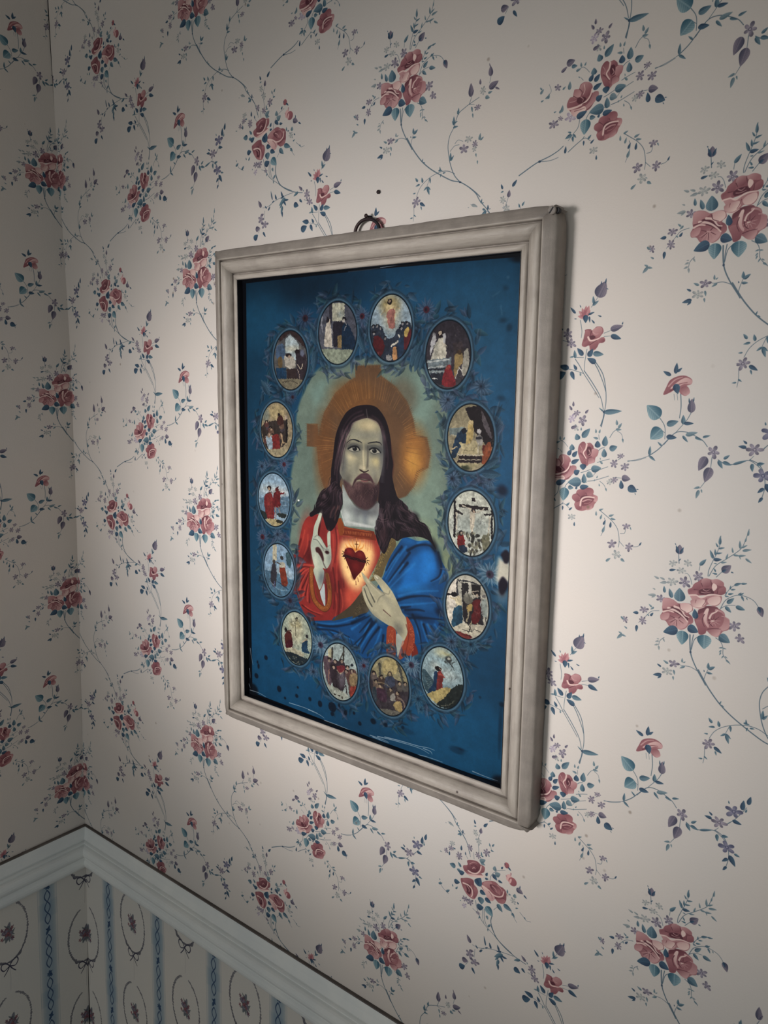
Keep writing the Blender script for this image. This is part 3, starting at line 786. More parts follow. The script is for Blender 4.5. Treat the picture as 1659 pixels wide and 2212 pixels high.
 ('Y','cb',396.2,516.7,401.5,512.9,403.2,516.8,401.0,519.8,397.4,520.4),
 ('Y','cb',402.9,512.2,408.4,512.1,408.1,514.6,404.0,514.9),
 ('Y','cb',389.2,516.1,393.2,513.5,396.1,515.3,392.6,517.7),
 ('Z','e',1.7,0.9,394.0,510.3,396.0,513.0,400.6,512.5,404.4,510.9),
 ('Z','d',0.8,0.5,397.9,506.3,400.3,507.9,402.6,507.6),
 ('Z','a',0.6,0.4,396.5,505.6,395.8,509.3),
 ('Z','a',0.6,0.4,395.7,516.5,401.5,512.9),
 ('L',412.9,504.5,423.4,501.7,0.5,'v'),
 ('L',413.6,509.3,422.5,512.1,0.42,'d'),
 ('L',422.5,500.8,423.2,498.5,0.4,'d'),
 ('L',367.2,543.2,375.6,539.4,0.8,'d'),
 ('L',378.3,535.8,369.0,534.0,0.52,'d'),
 ('L',385.4,537.1,382.4,532.6,0.5,'d'),
 ('L',380.5,538.5,383.8,545.4,0.5,'d'),
 ('L',390.4,525.1,384.9,519.1,0.52,'d'),
 ('L',395.1,526.1,399.0,519.8,0.65,'d'),
 ('L',402.2,531.1,394.3,527.5,0.55,'d'),
 ('L',399.2,523.6,408.5,524.5,0.5,'t'),
 ('L',383.7,527.3,382.4,520.7,0.4,'t'),
 ('L',382.2,526.1,378.4,526.7,0.4,'m'),
 ('L',389.3,542.1,388.6,539.0,0.5,'m'),
 ('S',0.7,392.3,-62.2,400.5,-52.0,408.1,-40.7,411.2,-30.6),
 ('S',0.7,402.1,-69.2,408.8,-59.7,412.0,-48.4,413.1,-37.0,412.3,-28.7),
 ('S',1.0,412.3,-28.7,411.9,-24.2,409.7,-17.1),
 ('L',411.9,-28.3,427.2,-29.9,0.27,'t'),
 ('L',411.9,-28.7,407.3,-32.0,0.2,'t'),
 ('E',411.8,-28.6,0.9,1.0,0,'d'),
 ('S',0.7,473.5,-45.4,474.6,-35.2,474.1,-26.2),
 ('S',0.3,468.4,-44.7,469.2,-39.9),
 ('S',0.3,470.8,-44.7,471.6,-40.0),
 ('S',0.5,482.7,-30.7,480.1,-25.2,476.9,-20.9,472.0,-14.6),
 ('S',0.55,458.3,-26.1,463.1,-19.0,463.9,-9.2),
 ('S',0.5,460.3,-16.4,463.5,-14.1),
 ('S',0.4,435.0,10.9,444.5,8.2,451.9,5.2),
 ('S',0.7,451.9,5.2,459.0,-0.3,464.7,-6.8,472.0,-14.6,479.7,-15.6,487.0,-13.0,493.1,-9.7,497.0,-5.2),
 ('S',0.5,463.6,-4.9,468.1,-10.7),
 ('S',0.5,501.1,2.9,500.7,11.3),
 ('S',0.4,498.0,21.1,493.9,27.6),
 ('S',0.6,505.8,4.3,510.6,6.9,516.2,7.1,522.6,4.8,528.0,3.2,533.7,6.3,538.3,10.5),
 ('S',0.4,528.0,3.2,530.9,-0.4),
 ('S',0.4,536.9,-5.5,540.0,-9.1),
 ('L',464.9,-59.0,458.6,-62.3,0.38,'d'),
 ('L',468.4,-60.5,468.9,-68.8,0.38,'d'),
 ('L',469.5,-61.7,473.2,-65.0,0.38,'d'),
 ('Y','bc',460.0,-43.9,462.0,-50.0,464.6,-55.4,470.4,-58.5,476.3,-58.9,481.2,-56.2,481.2,-52.7,477.5,-50.8,480.2,-46.2,477.5,-43.5,473.8,-44.8,470.0,-48.3,465.3,-45.8),
 ('Y','cb',460.6,-44.3,464.7,-53.6,470.4,-57.9,474.1,-56.7,468.5,-51.9,465.3,-46.4),
 ('Y','ed',465.1,-48.8,470.7,-54.3,476.4,-57.4,481.2,-55.6,480.9,-52.7,475.6,-52.6,471.0,-50.1),
 ('Y','bd',473.4,-49.6,478.1,-50.9,480.6,-46.2,477.5,-43.7,474.7,-45.4),
 ('Z','d',1.1,0.6,463.7,-50.6,468.2,-55.5,474.0,-57.9),
 ('Z','b',0.8,0.5,466.9,-48.9,472.0,-52.5,477.9,-53.8),
 ('Z','a',0.7,0.5,465.2,-47.0,469.9,-49.5),
 ('L',469.0,-52.5,471.4,-44.8,0.7,'d'),
 ('L',482.7,-30.7,482.6,-41.5,0.58,'v'),
 ('L',480.9,-37.8,480.2,-42.0,0.25,'d'),
 ('L',483.7,-39.1,484.0,-42.7,0.25,'d'),
 ('L',458.6,-25.8,447.6,-35.3,0.8,'l'),
 ('L',460.5,-17.0,452.4,-8.3,0.95,'l'),
 ('L',464.6,-20.5,473.5,-23.7,0.55,'t'),
 ('L',477.5,-21.5,476.9,-28.7,0.5,'t'),
 ('L',477.8,-22.1,485.3,-22.5,0.35,'d'),
 ('L',465.0,-11.1,473.2,-10.7,0.5,'d'),
 ('L',452.5,4.5,452.8,-3.0,0.3,'t'),
 ('L',452.5,5.1,457.8,8.8,0.3,'t'),
 ('L',461.9,-3.6,458.3,-6.7,0.3,'t'),
 ('L',477.6,-12.5,482.1,-7.6,0.3,'t'),
 ('L',487.1,-11.8,492.6,-9.7,0.3,'t'),
 ('L',492.9,-12.1,498.6,-13.9,0.3,'t'),
 ('L',479.9,-13.2,488.9,-15.7,0.35,'m'),
 ('F',501.7,-1.3,5.5,'p'),
 ('L',496.7,2.6,491.8,13.8,0.6,'v'),
 ('L',500.6,10.7,497.2,22.4,0.62,'v'),
 ('L',493.8,26.4,489.2,28.1,0.36,'m'),
 ('L',495.1,28.1,495.9,31.0,0.36,'m'),
 ('L',493.4,28.9,491.6,35.8,0.36,'m'),
 ('L',509.7,3.4,513.9,0.2,0.4,'t'),
 ('L',505.9,4.9,509.5,10.8,0.4,'t'),
 ('L',509.3,5.8,515.7,7.7,0.4,'t'),
 ('L',516.7,7.0,526.9,3.1,0.18,'t'),
 ('L',525.2,-6.4,519.4,-6.9,0.42,'d'),
 ('L',525.3,-9.1,522.5,-11.5,0.42,'d'),
 ('F',531.0,-5.1,6.0,'p'),
 ('L',530.3,5.4,530.8,11.2,0.42,'t'),
 ('L',534.1,5.1,538.9,4.7,0.42,'t'),
 ('S',0.5,537.4,293.5,542.9,287.3,550.2,275.1),
 ('S',0.6,528.4,302.5,534.8,305.5,539.0,312.2,540.5,322.7,538.4,333.3),
 ('F',541.0,281.9,6.6,'v2'),
 ('F',538.5,313.7,6.4,'v2'),
 ('L',546.9,278.3,547.6,270.0,0.42,'d'),
 ('L',550.9,272.4,552.4,265.2,0.42,'d'),
 ('L',540.7,289.5,547.7,290.6,0.42,'d'),
 ('L',540.9,319.7,546.0,327.6,0.42,'d'),
 ('L',539.9,322.9,535.8,327.0,0.42,'d'),
 ('L',539.6,330.0,537.0,334.2,0.42,'d'),
 ('L',549.4,279.5,550.5,276.3,0.42,'t'),
 ('L',544.3,317.0,548.8,318.1,0.42,'t'),
 ('L',533.6,306.0,538.6,304.7,0.42,'t'),
 ('L',529.9,306.0,531.0,311.5,0.42,'t'),
 ('L',537.2,276.5,536.4,274.0,0.42,'t'),
]

PW, PH = 304.24, 300.0            # column spacing and vertical repeat of the paper, in mm (half-drop)
PAPER = rgb(201, 192, 185)


def paint_wallpaper(s=4.4):
    lat = [(i*PW, j*PH/2) for i in range(-2, 3) for j in range(-3, 4) if (i+j) % 2 == 0]
    c = Canvas(2*PW, PH, s, PAPER, lat)
    T = {'d': (rgb(30, 50, 74), rgb(62, 92, 112)), 't': (rgb(42, 70, 88), rgb(108, 132, 142)), 'l': (rgb(40, 78, 96), rgb(142, 164, 168)),
         'm': (rgb(72, 96, 108), rgb(126, 142, 148)), 'g': (rgb(110, 120, 124), rgb(150, 156, 156)), 'v': (rgb(58, 58, 78), rgb(132, 120, 132)),
         'r2': (rgb(140, 84, 92), rgb(192, 142, 142)), 'p2': (rgb(150, 110, 118), rgb(196, 160, 158)), 'pl': (rgb(214, 176, 166), rgb(222, 190, 180))}
    FT = {'p': (rgb(80, 76, 92), rgb(146, 136, 148)), 'g': (rgb(116, 122, 126), rgb(178, 176, 170)), 'k': (rgb(132, 120, 140), rgb(184, 172, 182)), 'v2': (rgb(62, 66, 92), rgb(120, 116, 136))}
    RC = {'a': rgb(84, 42, 52), 'b': rgb(122, 72, 79), 'c': rgb(154, 104, 107), 'd': rgb(186, 144, 142), 'e': rgb(218, 188, 179)}
    rnd = random.Random(4)

    def red(p):
        i = math.floor(p[0]/PW); dx = -i*PW; dy = i*PH/2 if i % 2 else 0
        if i % 2: dx -= 0; dy = PH/2 - PH*math.floor((p[1]+PH/2)/PH)
        else: dy = -PH*math.floor(p[1]/PH)
        return [v+(dx if k % 2 == 0 else dy) for k, v in enumerate(p)]
    for o in WALL_PRINT:
        k = o[0]
        if k == 'L':
            p = red(o[1:5]); d, l = T[o[6]]
            c.leaf(*p, w=o[5]*(1.05 if o[5] < .45 else .95), dark=d, light=l, side=rnd.choice((-1, 1)), al=.94, blunt=.72)
        elif k == 'S':
            p = red(o[2:]); w = o[1]*1.25
            c.line(p, w*.85, w*.62, rgb(72, 92, 106), .9)
        elif k == 'F':
            p = red(o[1:3]); d, l = FT[o[4]]
            c.flower(p[0], p[1], o[3]*1.12, rnd.choice((5, 6, 6, 7)), rnd.random()*6, d, l, .9, .92)
        elif k == 'Y':                                                  # one petal, washed from one tint into another
            p = red(o[2:]); xs, ys = p[0::2], p[1::2]
            c.poly(p, RC[o[1][0]], 1, .35, True, (min(xs), min(ys), max(xs)*.6+min(xs)*.4, max(ys), RC[o[1][1]]))
        elif k == 'Z': c.line(red(o[4:]), o[2], o[3], RC[o[1]], .92, soft=.3)
        elif k == 'E':
            p = red(o[1:3]); col = {'d': rgb(48, 66, 86), 'R': rgb(158, 96, 100), 'P': rgb(206, 164, 160)}[o[6]]
            c.ell(p[0], p[1], o[3], o[4], o[5], col, grad=rgb(128, 76, 84) if o[6] == 'R' else None, gang=1.)
    return c

def paint_dado(s=4.2):
    """Striped dado paper: blue ribbons with a twisted cord, wreath ovals tied with bows, half-drop."""
    Wd, Hd = 251., 152.
    lat = [(i*Wd/2, (j+.5*(i % 2))*Hd) for i in range(-3, 4) for j in range(-3, 3)]
    c = Canvas(Wd, Hd, s, rgb(204, 198, 191), [(i*Wd/2, j*Hd) for i in range(-3, 4) for j in range(-1, 2)])
    rnd = random.Random(6)
    x0 = 62.4                                    # ribbon centre, measured from the oval at 0
    c.poly([x0-13, -8, x0+13, -8, x0+13, 170, x0-13, 170], rgb(150, 162, 170), .75, 6, smooth=False)
    c.poly([x0-8, -8, x0+8, -8, x0+8, 170, x0-8, 170], rgb(128, 146, 160), .5, 6, smooth=False)
    for e in (-15.5, 15.5): c.line([x0+e, -8, x0+e, 170], .7, .7, rgb(140, 152, 160), .6, soft=.6)
    for k in range(-1, 4):
        yk = 40.+76*k
        for sg in (-1, 1):
            pts = [(x0+sg*4.4*math.sin(math.pi*(t*3))*(1 if t < 1 else 1), yk+8+58*t) for t in np.linspace(0, 1, 22)]
            c.line(pts, 1.5, 1.5, rgb(58, 76, 104), .9)
        for i in range(9): c.leaf(x0, yk, x0+rnd.uniform(-5, 5), yk+rnd.uniform(-7, 8), .45, rgb(36, 56, 88), rgb(74, 98, 122))
    c.lat = lat
    oy = 768-5*152                               # oval centre, wraps with the repeat
    for i in range(64):
        a = 2*math.pi*i/64; x, y = 30*math.cos(a), oy+49*math.sin(a)
        if abs(math.sin(a)+1) < .03: continue
        t = a+math.pi/2+rnd.uniform(-.5, .5); L = rnd.uniform(4.5, 7.); k = .5+.5*math.sin(a)
        c.leaf(x-math.cos(t)*L/2, y-math.sin(t)*L/2, x+math.cos(t)*L/2, y+math.sin(t)*L/2, .55, rgb(82, 80, 90), rgb(118, 116, 120), 1, .7+.25*k)
    for sg in (-1, 1):
        c.line([0, oy+55, sg*5, oy+49, sg*11, oy+47, sg*13, oy+53, sg*9, oy+59, sg*3, oy+57, 0, oy+55], 1.7, 1.5, rgb(58, 56, 74), .95)
        c.line([0, oy+55, sg*4, oy+62, sg*9, oy+68], 1.8, 1.2, rgb(58, 56, 74), .95)
        c.leaf(sg*14, oy+46, sg*20, oy+38, .5, rgb(84, 82, 92), rgb(120, 118, 122))
    c.line([0, oy+58, 1, oy+74, 0, oy+96], .7, .7, rgb(150, 148, 148), .6)
    for i in range(12):
        a = rnd.random()*6.28; c.leaf(rnd.gauss(0, 3), oy+rnd.gauss(0, 6), 11*math.cos(a), oy+17*math.sin(a), .3, rgb(72, 80, 88), rgb(112, 116, 118), 1, .85)
    for i in range(26):
        x, y = rnd.gauss(0, 4.2), oy+rnd.gauss(0, 7.)
        c.flower(x, y, rnd.uniform(2.4, 3.8), 5, rnd.random()*6, *rnd.choice(((rgb(70, 48, 62), rgb(122, 86, 98)), (rgb(82, 78, 96), rgb(136, 130, 142)), (rgb(96, 54, 62), rgb(150, 104, 108)))), 1, .95)
    return c

# one mark of the print per line: kind, colour, opacity, softness ... then its points in mm on the sheet
PICTURE_PRINT = [[v if i == 0 or len(v) == 6 and all(h in '0123456789abcdef' for h in v) and '.' not in v else None if v == '-' else ([q if len(q) == 6 and '.' not in q else float(q) for q in v.split(',')] if ',' in v else float(v)) for i, v in enumerate(l.split())] for l in '''\
V 1b4560 .8 140 0 - 190.9 241.6 214.8 330.8
V 28566f .9 70 0 - 326.6 85.6 41.1 61.2
V 2a5a78 .8 60 0 - 339.9 183.6 32.2 110.4
V 1a5070 .7 60 0 - 53.8 448.1 89.2 69.1
V 1f5878 .7 50 0 - 309.5 457.6 77.5 43.2
V 10293a .9 30 0 - 74.1 14.4 102.8 19.2
V 163c50 .6 50 0 - 28.5 153.2 44 160.8
V 245a76 .5 40 0 - 30.7 46.4 43 30.1
V 2c5c78 .6 40 0 - 275.9 35 58.3 20.7
G 66756b 1 5 1 - 97.1 126.2 120.7 99.4 171.2 90.3 223.8 90.8 259.5 104 279.5 127.3 283.5 157.2 285.5 191.8 284.1 231.6 288.8 266.8 301.2 280.8 301.7 296.4 251.1 328.3 127 325 78 306.3 78.4 264.1 76.7 222.8 86.3 181.3 86.6 151.2
V 748a80 .8 16 0 - 249.4 127.9 18.2 26.4
V 76897c .7 16 0 - 259.8 225.1 19.4 40.9
V 5c6c64 .6 14 0 - 100 205.6 17.8 40.7
V 7b8a70 .6 14 0 - 249.6 262.9 32.9 18.5
V 6f8a84 .5 14 0 - 127.2 125.7 19.3 14.4
V 788468 .7 8 0 - 283 285.8 11.7 13.7
G 5f4a36 1 2.2 0 - 119.2 169.6 127.2 144.9 143.4 124.4 162.2 112 170.2 108.7 170.1 97.2 202.2 96.4 203.5 107.2 221.4 117.3 235.7 131.7 243.2 147.9 246.9 163.3 259.4 164.9 264.1 180.1 261.7 193.6 251 198.9 245.7 212.9 235.9 223.9 214.7 232 130.4 233.1 120.4 209.1 116.5 182.1 102.2 181.9 102.4 158.5 117.9 157.9
V 70502e .7 20 0 - 165.4 129.7 30.2 18.8
V 8c6638 .9 18 0 - 245.1 183.5 15.3 27.1
V b08a4a .8 12 0 - 244.1 190.3 7.7 11.7
V 6b4a2c .6 14 0 - 127.1 188.8 14.4 44.6
V 5a4a3a .5 16 0 - 230.1 128.3 16.6 17.8
T 8a6a44 .59 .23 .45 0 235.4 172.4 256.5 170.9
T 5a4632 .59 .23 .45 0 235.3 176 255.9 176.5
T 8a6a44 .59 .23 .45 0 235.3 176.8 252.1 177.7
T 5a4632 .59 .23 .45 0 235 179.5 253.6 181.8
T 8a6a44 .59 .23 .45 0 234.6 182.2 251.6 185.7
T a07a48 .59 .23 .45 0 234.1 184.4 251.2 189
T 5a4632 .59 .23 .45 0 233.4 187.2 250.3 193.1
T a07a48 .59 .23 .45 0 232.8 189 242.9 193.6
T a07a48 .59 .23 .45 0 232.2 190.9 249.3 198.9
T 8a6a44 .59 .23 .45 0 231.1 193.4 241 199.3
T 8a6a44 .59 .23 .45 0 229.9 195.8 244.5 205.3
T 8a6a44 .6 .23 .45 0 228.5 198.3 244 209.9
T a07a48 .6 .23 .45 0 227.2 200.4 239.9 211.4
T a07a48 .6 .23 .45 0 225.7 202.6 234.7 212
T 5a4632 .6 .23 .45 0 224.6 204 234.4 214.7
T 8a6a44 .6 .23 .45 0 223.1 205.8 234.7 219.4
T 5a4632 .6 .23 .45 0 221.4 207.6 233.7 223.3
T 5a4632 .6 .23 .45 0 219.8 209.2 230.1 224.1
T a07a48 .6 .23 .45 0 218.1 210.7 226.5 224.5
T 5a4632 .6 .23 .45 0 215.2 213 225.9 232.6
T 8a6a44 .61 .23 .45 0 213.5 214.2 222.1 232.3
T 5a4632 .61 .23 .45 0 210.9 215.8 219.5 236.3
T 5a4632 .61 .23 .45 0 210.2 216.3 217.5 234.9
T 8a6a44 .61 .23 .45 0 206.8 218 212.6 236.8
T 5a4632 .61 .23 .45 0 205.7 218.5 211 236.7
T a07a48 .61 .24 .45 0 201.9 220 205 235.4
T 8a6a44 .61 .24 .45 0 200.6 220.4 203.4 236.5
T a07a48 .61 .24 .45 0 198.1 221.1 200.8 239.9
T a07a48 .62 .24 .45 0 196.4 221.5 198.8 242.4
T 5a4632 .62 .24 .45 0 193.4 222.1 194.6 243
T 5a4632 .62 .24 .45 0 190 222.5 189.9 247.4
T a07a48 .62 .24 .45 0 188.7 222.5 188.4 238.4
T a07a48 .62 .24 .45 0 186.5 222.6 185.2 244
T 8a6a44 .62 .24 .45 0 182.4 222.4 179 247.4
T a07a48 .62 .24 .45 0 180.6 222.3 177.9 239.2
T 8a6a44 .62 .24 .45 0 177.4 221.8 173.5 240.3
T 8a6a44 .63 .24 .45 0 175.1 221.2 168.7 245
T 8a6a44 .63 .24 .45 0 173.7 220.9 166.9 244.2
T 5a4632 .63 .24 .45 0 170.9 220 163.8 240.3
T 5a4632 .63 .24 .45 0 169.5 219.5 160.4 243.1
T 5a4632 .63 .24 .45 0 167 218.4 158.3 238.3
T 8a6a44 .63 .24 .45 0 164.8 217.3 157 233.8
T a07a48 .63 .24 .45 0 162.2 215.8 152.2 233.8
T 8a6a44 .63 .24 .45 0 159.8 214.1 146.1 235.1
T 5a4632 .63 .24 .45 0 158.9 213.5 147.3 231.1
T 8a6a44 .63 .24 .45 0 156.9 211.8 144.3 228.8
T 8a6a44 .63 .24 .45 0 154.6 209.7 140.8 226
T 8a6a44 .63 .24 .45 0 152.7 207.7 141.1 220.3
T 5a4632 .63 .24 .45 0 151.8 206.7 141.7 217.4
T 5a4632 .63 .24 .45 0 150.3 204.7 137.2 216.7
T 8a6a44 .63 .24 .45 0 148.4 202 132.9 214.1
T 8a6a44 .63 .24 .45 0 147.4 200.3 135 209.5
T 8a6a44 .63 .24 .45 0 145.7 197 132.1 205.3
T 5a4632 .63 .24 .45 0 145.3 196 126.5 206.3
T 5a4632 .63 .24 .45 0 144 192.6 131 198.7
T a07a48 .63 .24 .45 0 143.5 191.1 124.1 198.9
T 5a4632 .63 .24 .45 0 142.8 188.5 124.3 194.5
T 8a6a44 .63 .24 .45 0 142.2 185.3 121.5 190.3
T a07a48 .63 .24 .45 0 141.8 182.3 115.3 186.6
T a07a48 .63 .24 .45 0 141.7 180.8 113.3 184.2
T a07a48 .63 .24 .45 0 141.6 179 114.3 181.1
T a07a48 .63 .24 .45 0 141.7 174.9 117.4 174.3
T a07a48 .63 .24 .45 0 141.9 172.6 121.8 170.8
T 5a4632 .63 .24 .45 0 142.1 170.9 114.4 167.6
T 5a4632 .63 .24 .45 0 142.5 168.7 120.4 164.6
T 5a4632 .63 .24 .45 0 143.1 166.4 125.4 161.9
T 8a6a44 .63 .24 .45 0 143.8 163.9 129.4 159
T 8a6a44 .62 .24 .45 0 144.9 160.8 127.7 153.7
T 8a6a44 .62 .24 .45 0 145.8 158.5 131.1 151.2
T 5a4632 .62 .24 .45 0 146.7 156.7 135.7 150.2
T 5a4632 .62 .24 .45 0 148.7 153 134.8 143.3
T 5a4632 .62 .24 .45 0 149.3 152.1 133 140.5
T 5a4632 .62 .24 .45 0 151.3 149.2 134.3 135
T a07a48 .62 .24 .45 0 152.4 147.8 141.3 137.1
T a07a48 .62 .24 .45 0 154.8 145.1 139.2 128.7
T 5a4632 .62 .24 .45 0 156.5 143.3 147.8 132.3
T 8a6a44 .61 .24 .45 0 157.9 142 148.7 129.4
T 5a4632 .61 .24 .45 0 159.9 140.3 152.4 128.4
T a07a48 .61 .24 .45 0 161.2 139.2 151.3 123.4
T 8a6a44 .61 .23 .45 0 164.2 137.2 155.1 120.4
T a07a48 .61 .23 .45 0 165.3 136.5 154.8 116.3
T 5a4632 .61 .23 .45 0 168 134.9 161.5 119.5
T 8a6a44 .61 .23 .45 0 170.5 133.7 159.8 106.7
T a07a48 .61 .23 .45 0 172.3 132.9 164.9 111.2
T a07a48 .6 .23 .45 0 174.6 132.1 166.1 104.1
T 5a4632 .6 .23 .45 0 178.1 130.9 173.4 109.4
T 8a6a44 .6 .23 .45 0 180.1 130.5 175.4 105.2
T 5a4632 .6 .23 .45 0 181.9 130.1 177.7 102.7
T a07a48 .6 .23 .45 0 184.6 129.6 182 103.4
T a07a48 .6 .23 .45 0 187.9 129.3 186.6 100.3
T a07a48 .6 .23 .45 0 189 129.3 188.4 106.7
T 5a4632 .6 .23 .45 0 192.7 129.3 193.7 106.7
T a07a48 .59 .23 .45 0 194.5 129.4 196.2 106.2
T 5a4632 .59 .23 .45 0 196.6 129.6 199.8 102.2
T 8a6a44 .59 .23 .45 0 198.9 130 202.6 106.3
T a07a48 .59 .23 .45 0 201.5 130.5 206 108.3
T a07a48 .59 .23 .45 0 204.3 131.3 210.5 107.4
T 8a6a44 .59 .23 .45 0 206.2 132 212.4 111.3
T 8a6a44 .59 .23 .45 0 208.5 132.9 218 106.6
T 8a6a44 .59 .23 .45 0 210.7 133.9 215.6 120.5
T 5a4632 .59 .23 .45 0 211.9 134.4 219.4 116.6
T 8a6a44 .59 .23 .45 0 214.3 135.8 224 116.2
T 5a4632 .59 .23 .45 0 216.5 137.2 223.7 123.5
T 8a6a44 .59 .23 .45 0 218.1 138.4 227.5 122.7
T a07a48 .59 .23 .45 0 219.8 139.8 227.4 127.9
T 5a4632 .58 .22 .45 0 222.5 142.2 232.1 129.6
T 8a6a44 .58 .22 .45 0 223.9 143.7 233.3 132.3
T 5a4632 .58 .22 .45 0 225.3 145.3 239.3 130.7
T 8a6a44 .58 .22 .45 0 226.7 147.1 240.9 133.6
T 5a4632 .58 .22 .45 0 228 149 241.7 137.2
T 5a4632 .58 .22 .45 0 229.1 150.8 243.7 139.4
T 8a6a44 .58 .22 .45 0 229.8 152 240 144.2
T a07a48 .58 .22 .45 0 230.9 154.1 241 147.2
T a07a48 .58 .22 .45 0 232.3 157.2 244.8 150.4
T a07a48 .58 .22 .45 0 232.9 158.9 249.2 151.2
T 5a4632 .58 .22 .45 0 233.8 161.9 249.2 156.2
T a07a48 .58 .22 .45 0 234.4 164.4 255.3 158.3
T 5a4632 .58 .22 .45 0 234.5 165.1 257 159
T 5a4632 .59 .23 .45 0 235 168.2 253.6 164.8
T a07a48 .59 .23 .45 0 235.3 171 259.5 168.4
T 665038 1.08 .25 .8 0 122.5 169.9 116.4 169.4
T 5f4a36 1.08 .24 .8 0 123.1 167.9 118.1 167.3
T 5f4a36 1.08 .24 .8 0 123.7 165.9 118.6 165.2
T 6d583e 1.07 .24 .8 0 124.4 163.9 118.3 162.9
T 6d583e 1.07 .24 .8 0 125 162 119.1 160.7
T 665038 1.07 .24 .8 0 125.6 160 120.7 158.8
T 6d583e 1.07 .24 .8 0 126.2 158 121 156.6
T 5f4a36 1.07 .24 .8 0 126.9 156.1 121.3 154.4
T 5f4a36 1.07 .24 .8 0 127.5 154.1 122.5 152.4
T 6d583e 1.07 .24 .8 0 128.1 152.1 121.8 149.8
T 5f4a36 1.07 .24 .8 0 128.7 150.2 122.8 147.8
T 665038 1.06 .24 .8 0 129.3 148.2 124.5 146.1
T 665038 1.06 .24 .8 0 129.9 146.2 124.5 143.6
T 665038 1.06 .24 .8 0 131.2 144.6 125.6 141.6
T 665038 1.06 .24 .8 0 132.5 142.9 127.9 140.3
T 5f4a36 1.06 .24 .8 0 133.7 141.2 129.5 138.7
T 6d583e 1.06 .24 .8 0 135 139.6 131.4 137.2
T 665038 1.05 .24 .8 0 136.3 137.9 131.7 134.7
T 6d583e 1.05 .24 .8 0 137.6 136.3 133.5 133.2
T 5f4a36 1.05 .24 .8 0 138.8 134.6 134.8 131.4
T 5f4a36 1.05 .24 .8 0 140.1 133 137 130.3
T 665038 1.05 .24 .8 0 141.4 131.3 138.3 128.6
T 5f4a36 1.05 .24 .8 0 142.6 129.7 139.4 126.6
T 665038 1.04 .24 .8 0 143.9 128 140 124.1
T 6d583e 1.04 .24 .8 0 145.1 126.4 141.3 122.2
T 6d583e 1.04 .24 .8 0 147.2 125 143.9 121.2
T 665038 1.04 .24 .8 0 149.2 123.7 146.2 119.9
T 6d583e 1.04 .24 .8 0 151.2 122.3 148.4 118.5
T 6d583e 1.03 .24 .8 0 153.2 120.9 150.2 116.5
T 6d583e 1.03 .23 .8 0 155.2 119.6 153.3 116.6
T 5f4a36 1.03 .23 .8 0 157.2 118.2 154.7 113.9
T 6d583e 1.03 .23 .8 0 159.2 116.9 157.4 113.6
T 6d583e 1.03 .23 .8 0 161.2 115.6 159.5 112.1
T 5f4a36 1.02 .23 .8 0 163.1 114.2 161.2 109.8
T 665038 1.02 .23 .8 0 165.7 113.1 164.2 109.3
T 665038 1.02 .23 .8 0 168.3 112 166.9 108.1
T 665038 1.02 .23 .8 0 170.8 111 169.8 107.4
T 665038 1.02 .23 .8 0 170.8 109 169.4 104.4
T 6d583e 1.02 .23 .8 0 170.8 107.1 169.6 103
T 5f4a36 1.01 .23 .8 0 170.7 105.2 169.4 100.3
T 6d583e 1.01 .23 .8 0 170.7 103.3 169.4 98.6
T 5f4a36 1.01 .23 .8 0 170.7 101.4 169.5 96.8
T 5f4a36 1.01 .23 .8 0 170.7 99.5 169.6 95.4
T 665038 1.01 .23 .8 0 173.1 99.4 172 94.6
T 665038 1.01 .23 .8 0 175.6 99.3 174.7 94.9
T 5f4a36 1.01 .23 .8 0 178 99.3 177.5 96
T 5f4a36 1 .23 .8 0 180.4 99.2 179.8 94.5
T 6d583e 1 .23 .8 0 182.8 99.2 182.4 94.4
T 665038 1 .23 .8 0 185.2 99.1 185 95.7
T 5f4a36 1 .23 .8 0 187.6 99 187.5 94.6
T 6d583e 1 .23 .8 0 190 99 190 94.2
T 5f4a36 1 .23 .8 0 192.4 98.9 192.5 95.4
T 6d583e .99 .23 .8 0 194.8 98.8 195 95.1
T 5f4a36 .99 .23 .8 0 197.2 98.8 197.5 95.5
T 6d583e .99 .22 .8 0 199.5 98.7 199.9 95.4
T 6d583e .99 .22 .8 0 201.9 98.6 202.6 94
T 6d583e .99 .22 .8 0 202.1 100.4 202.6 97.3
T 665038 .99 .22 .8 0 202.3 102.2 203 98.1
T 5f4a36 .99 .22 .8 0 202.5 104 203.1 100.3
T 6d583e .99 .23 .8 0 202.7 105.8 203.3 102.1
T 5f4a36 .99 .23 .8 0 202.9 107.6 203.6 103.8
T 665038 .99 .23 .8 0 203.1 109.4 203.8 105.9
T 6d583e .99 .23 .8 0 205 110.5 206 106.1
T 665038 .99 .22 .8 0 207 111.7 207.9 107.9
T 6d583e .99 .22 .8 0 208.9 112.8 210 109.2
T 6d583e .99 .22 .8 0 210.8 113.9 211.9 110.7
T 665038 .99 .22 .8 0 212.7 115 213.9 111.8
T 5f4a36 .99 .22 .8 0 214.6 116.1 216.5 111.6
T 665038 .98 .22 .8 0 216.5 117.2 218.3 113.4
T 6d583e .98 .22 .8 0 218.4 118.3 220.2 114.8
T 6d583e .98 .22 .8 0 220.3 119.4 222.6 115.3
T 665038 .98 .22 .8 0 221.7 120.8 224 116.9
T 6d583e .98 .22 .8 0 223.1 122.2 225.5 118.4
T 6d583e .98 .22 .8 0 224.4 123.7 226.4 120.7
T 665038 .98 .22 .8 0 225.8 125.1 228.5 121.3
T 665038 .98 .22 .8 0 227.2 126.5 229.8 123
T 6d583e .98 .22 .8 0 228.5 127.9 231.2 124.5
T 6d583e .98 .22 .8 0 229.9 129.3 232.2 126.6
T 665038 .98 .22 .8 0 231.2 130.7 234.4 127.2
T 665038 .98 .22 .8 0 232.6 132.1 236 128.6
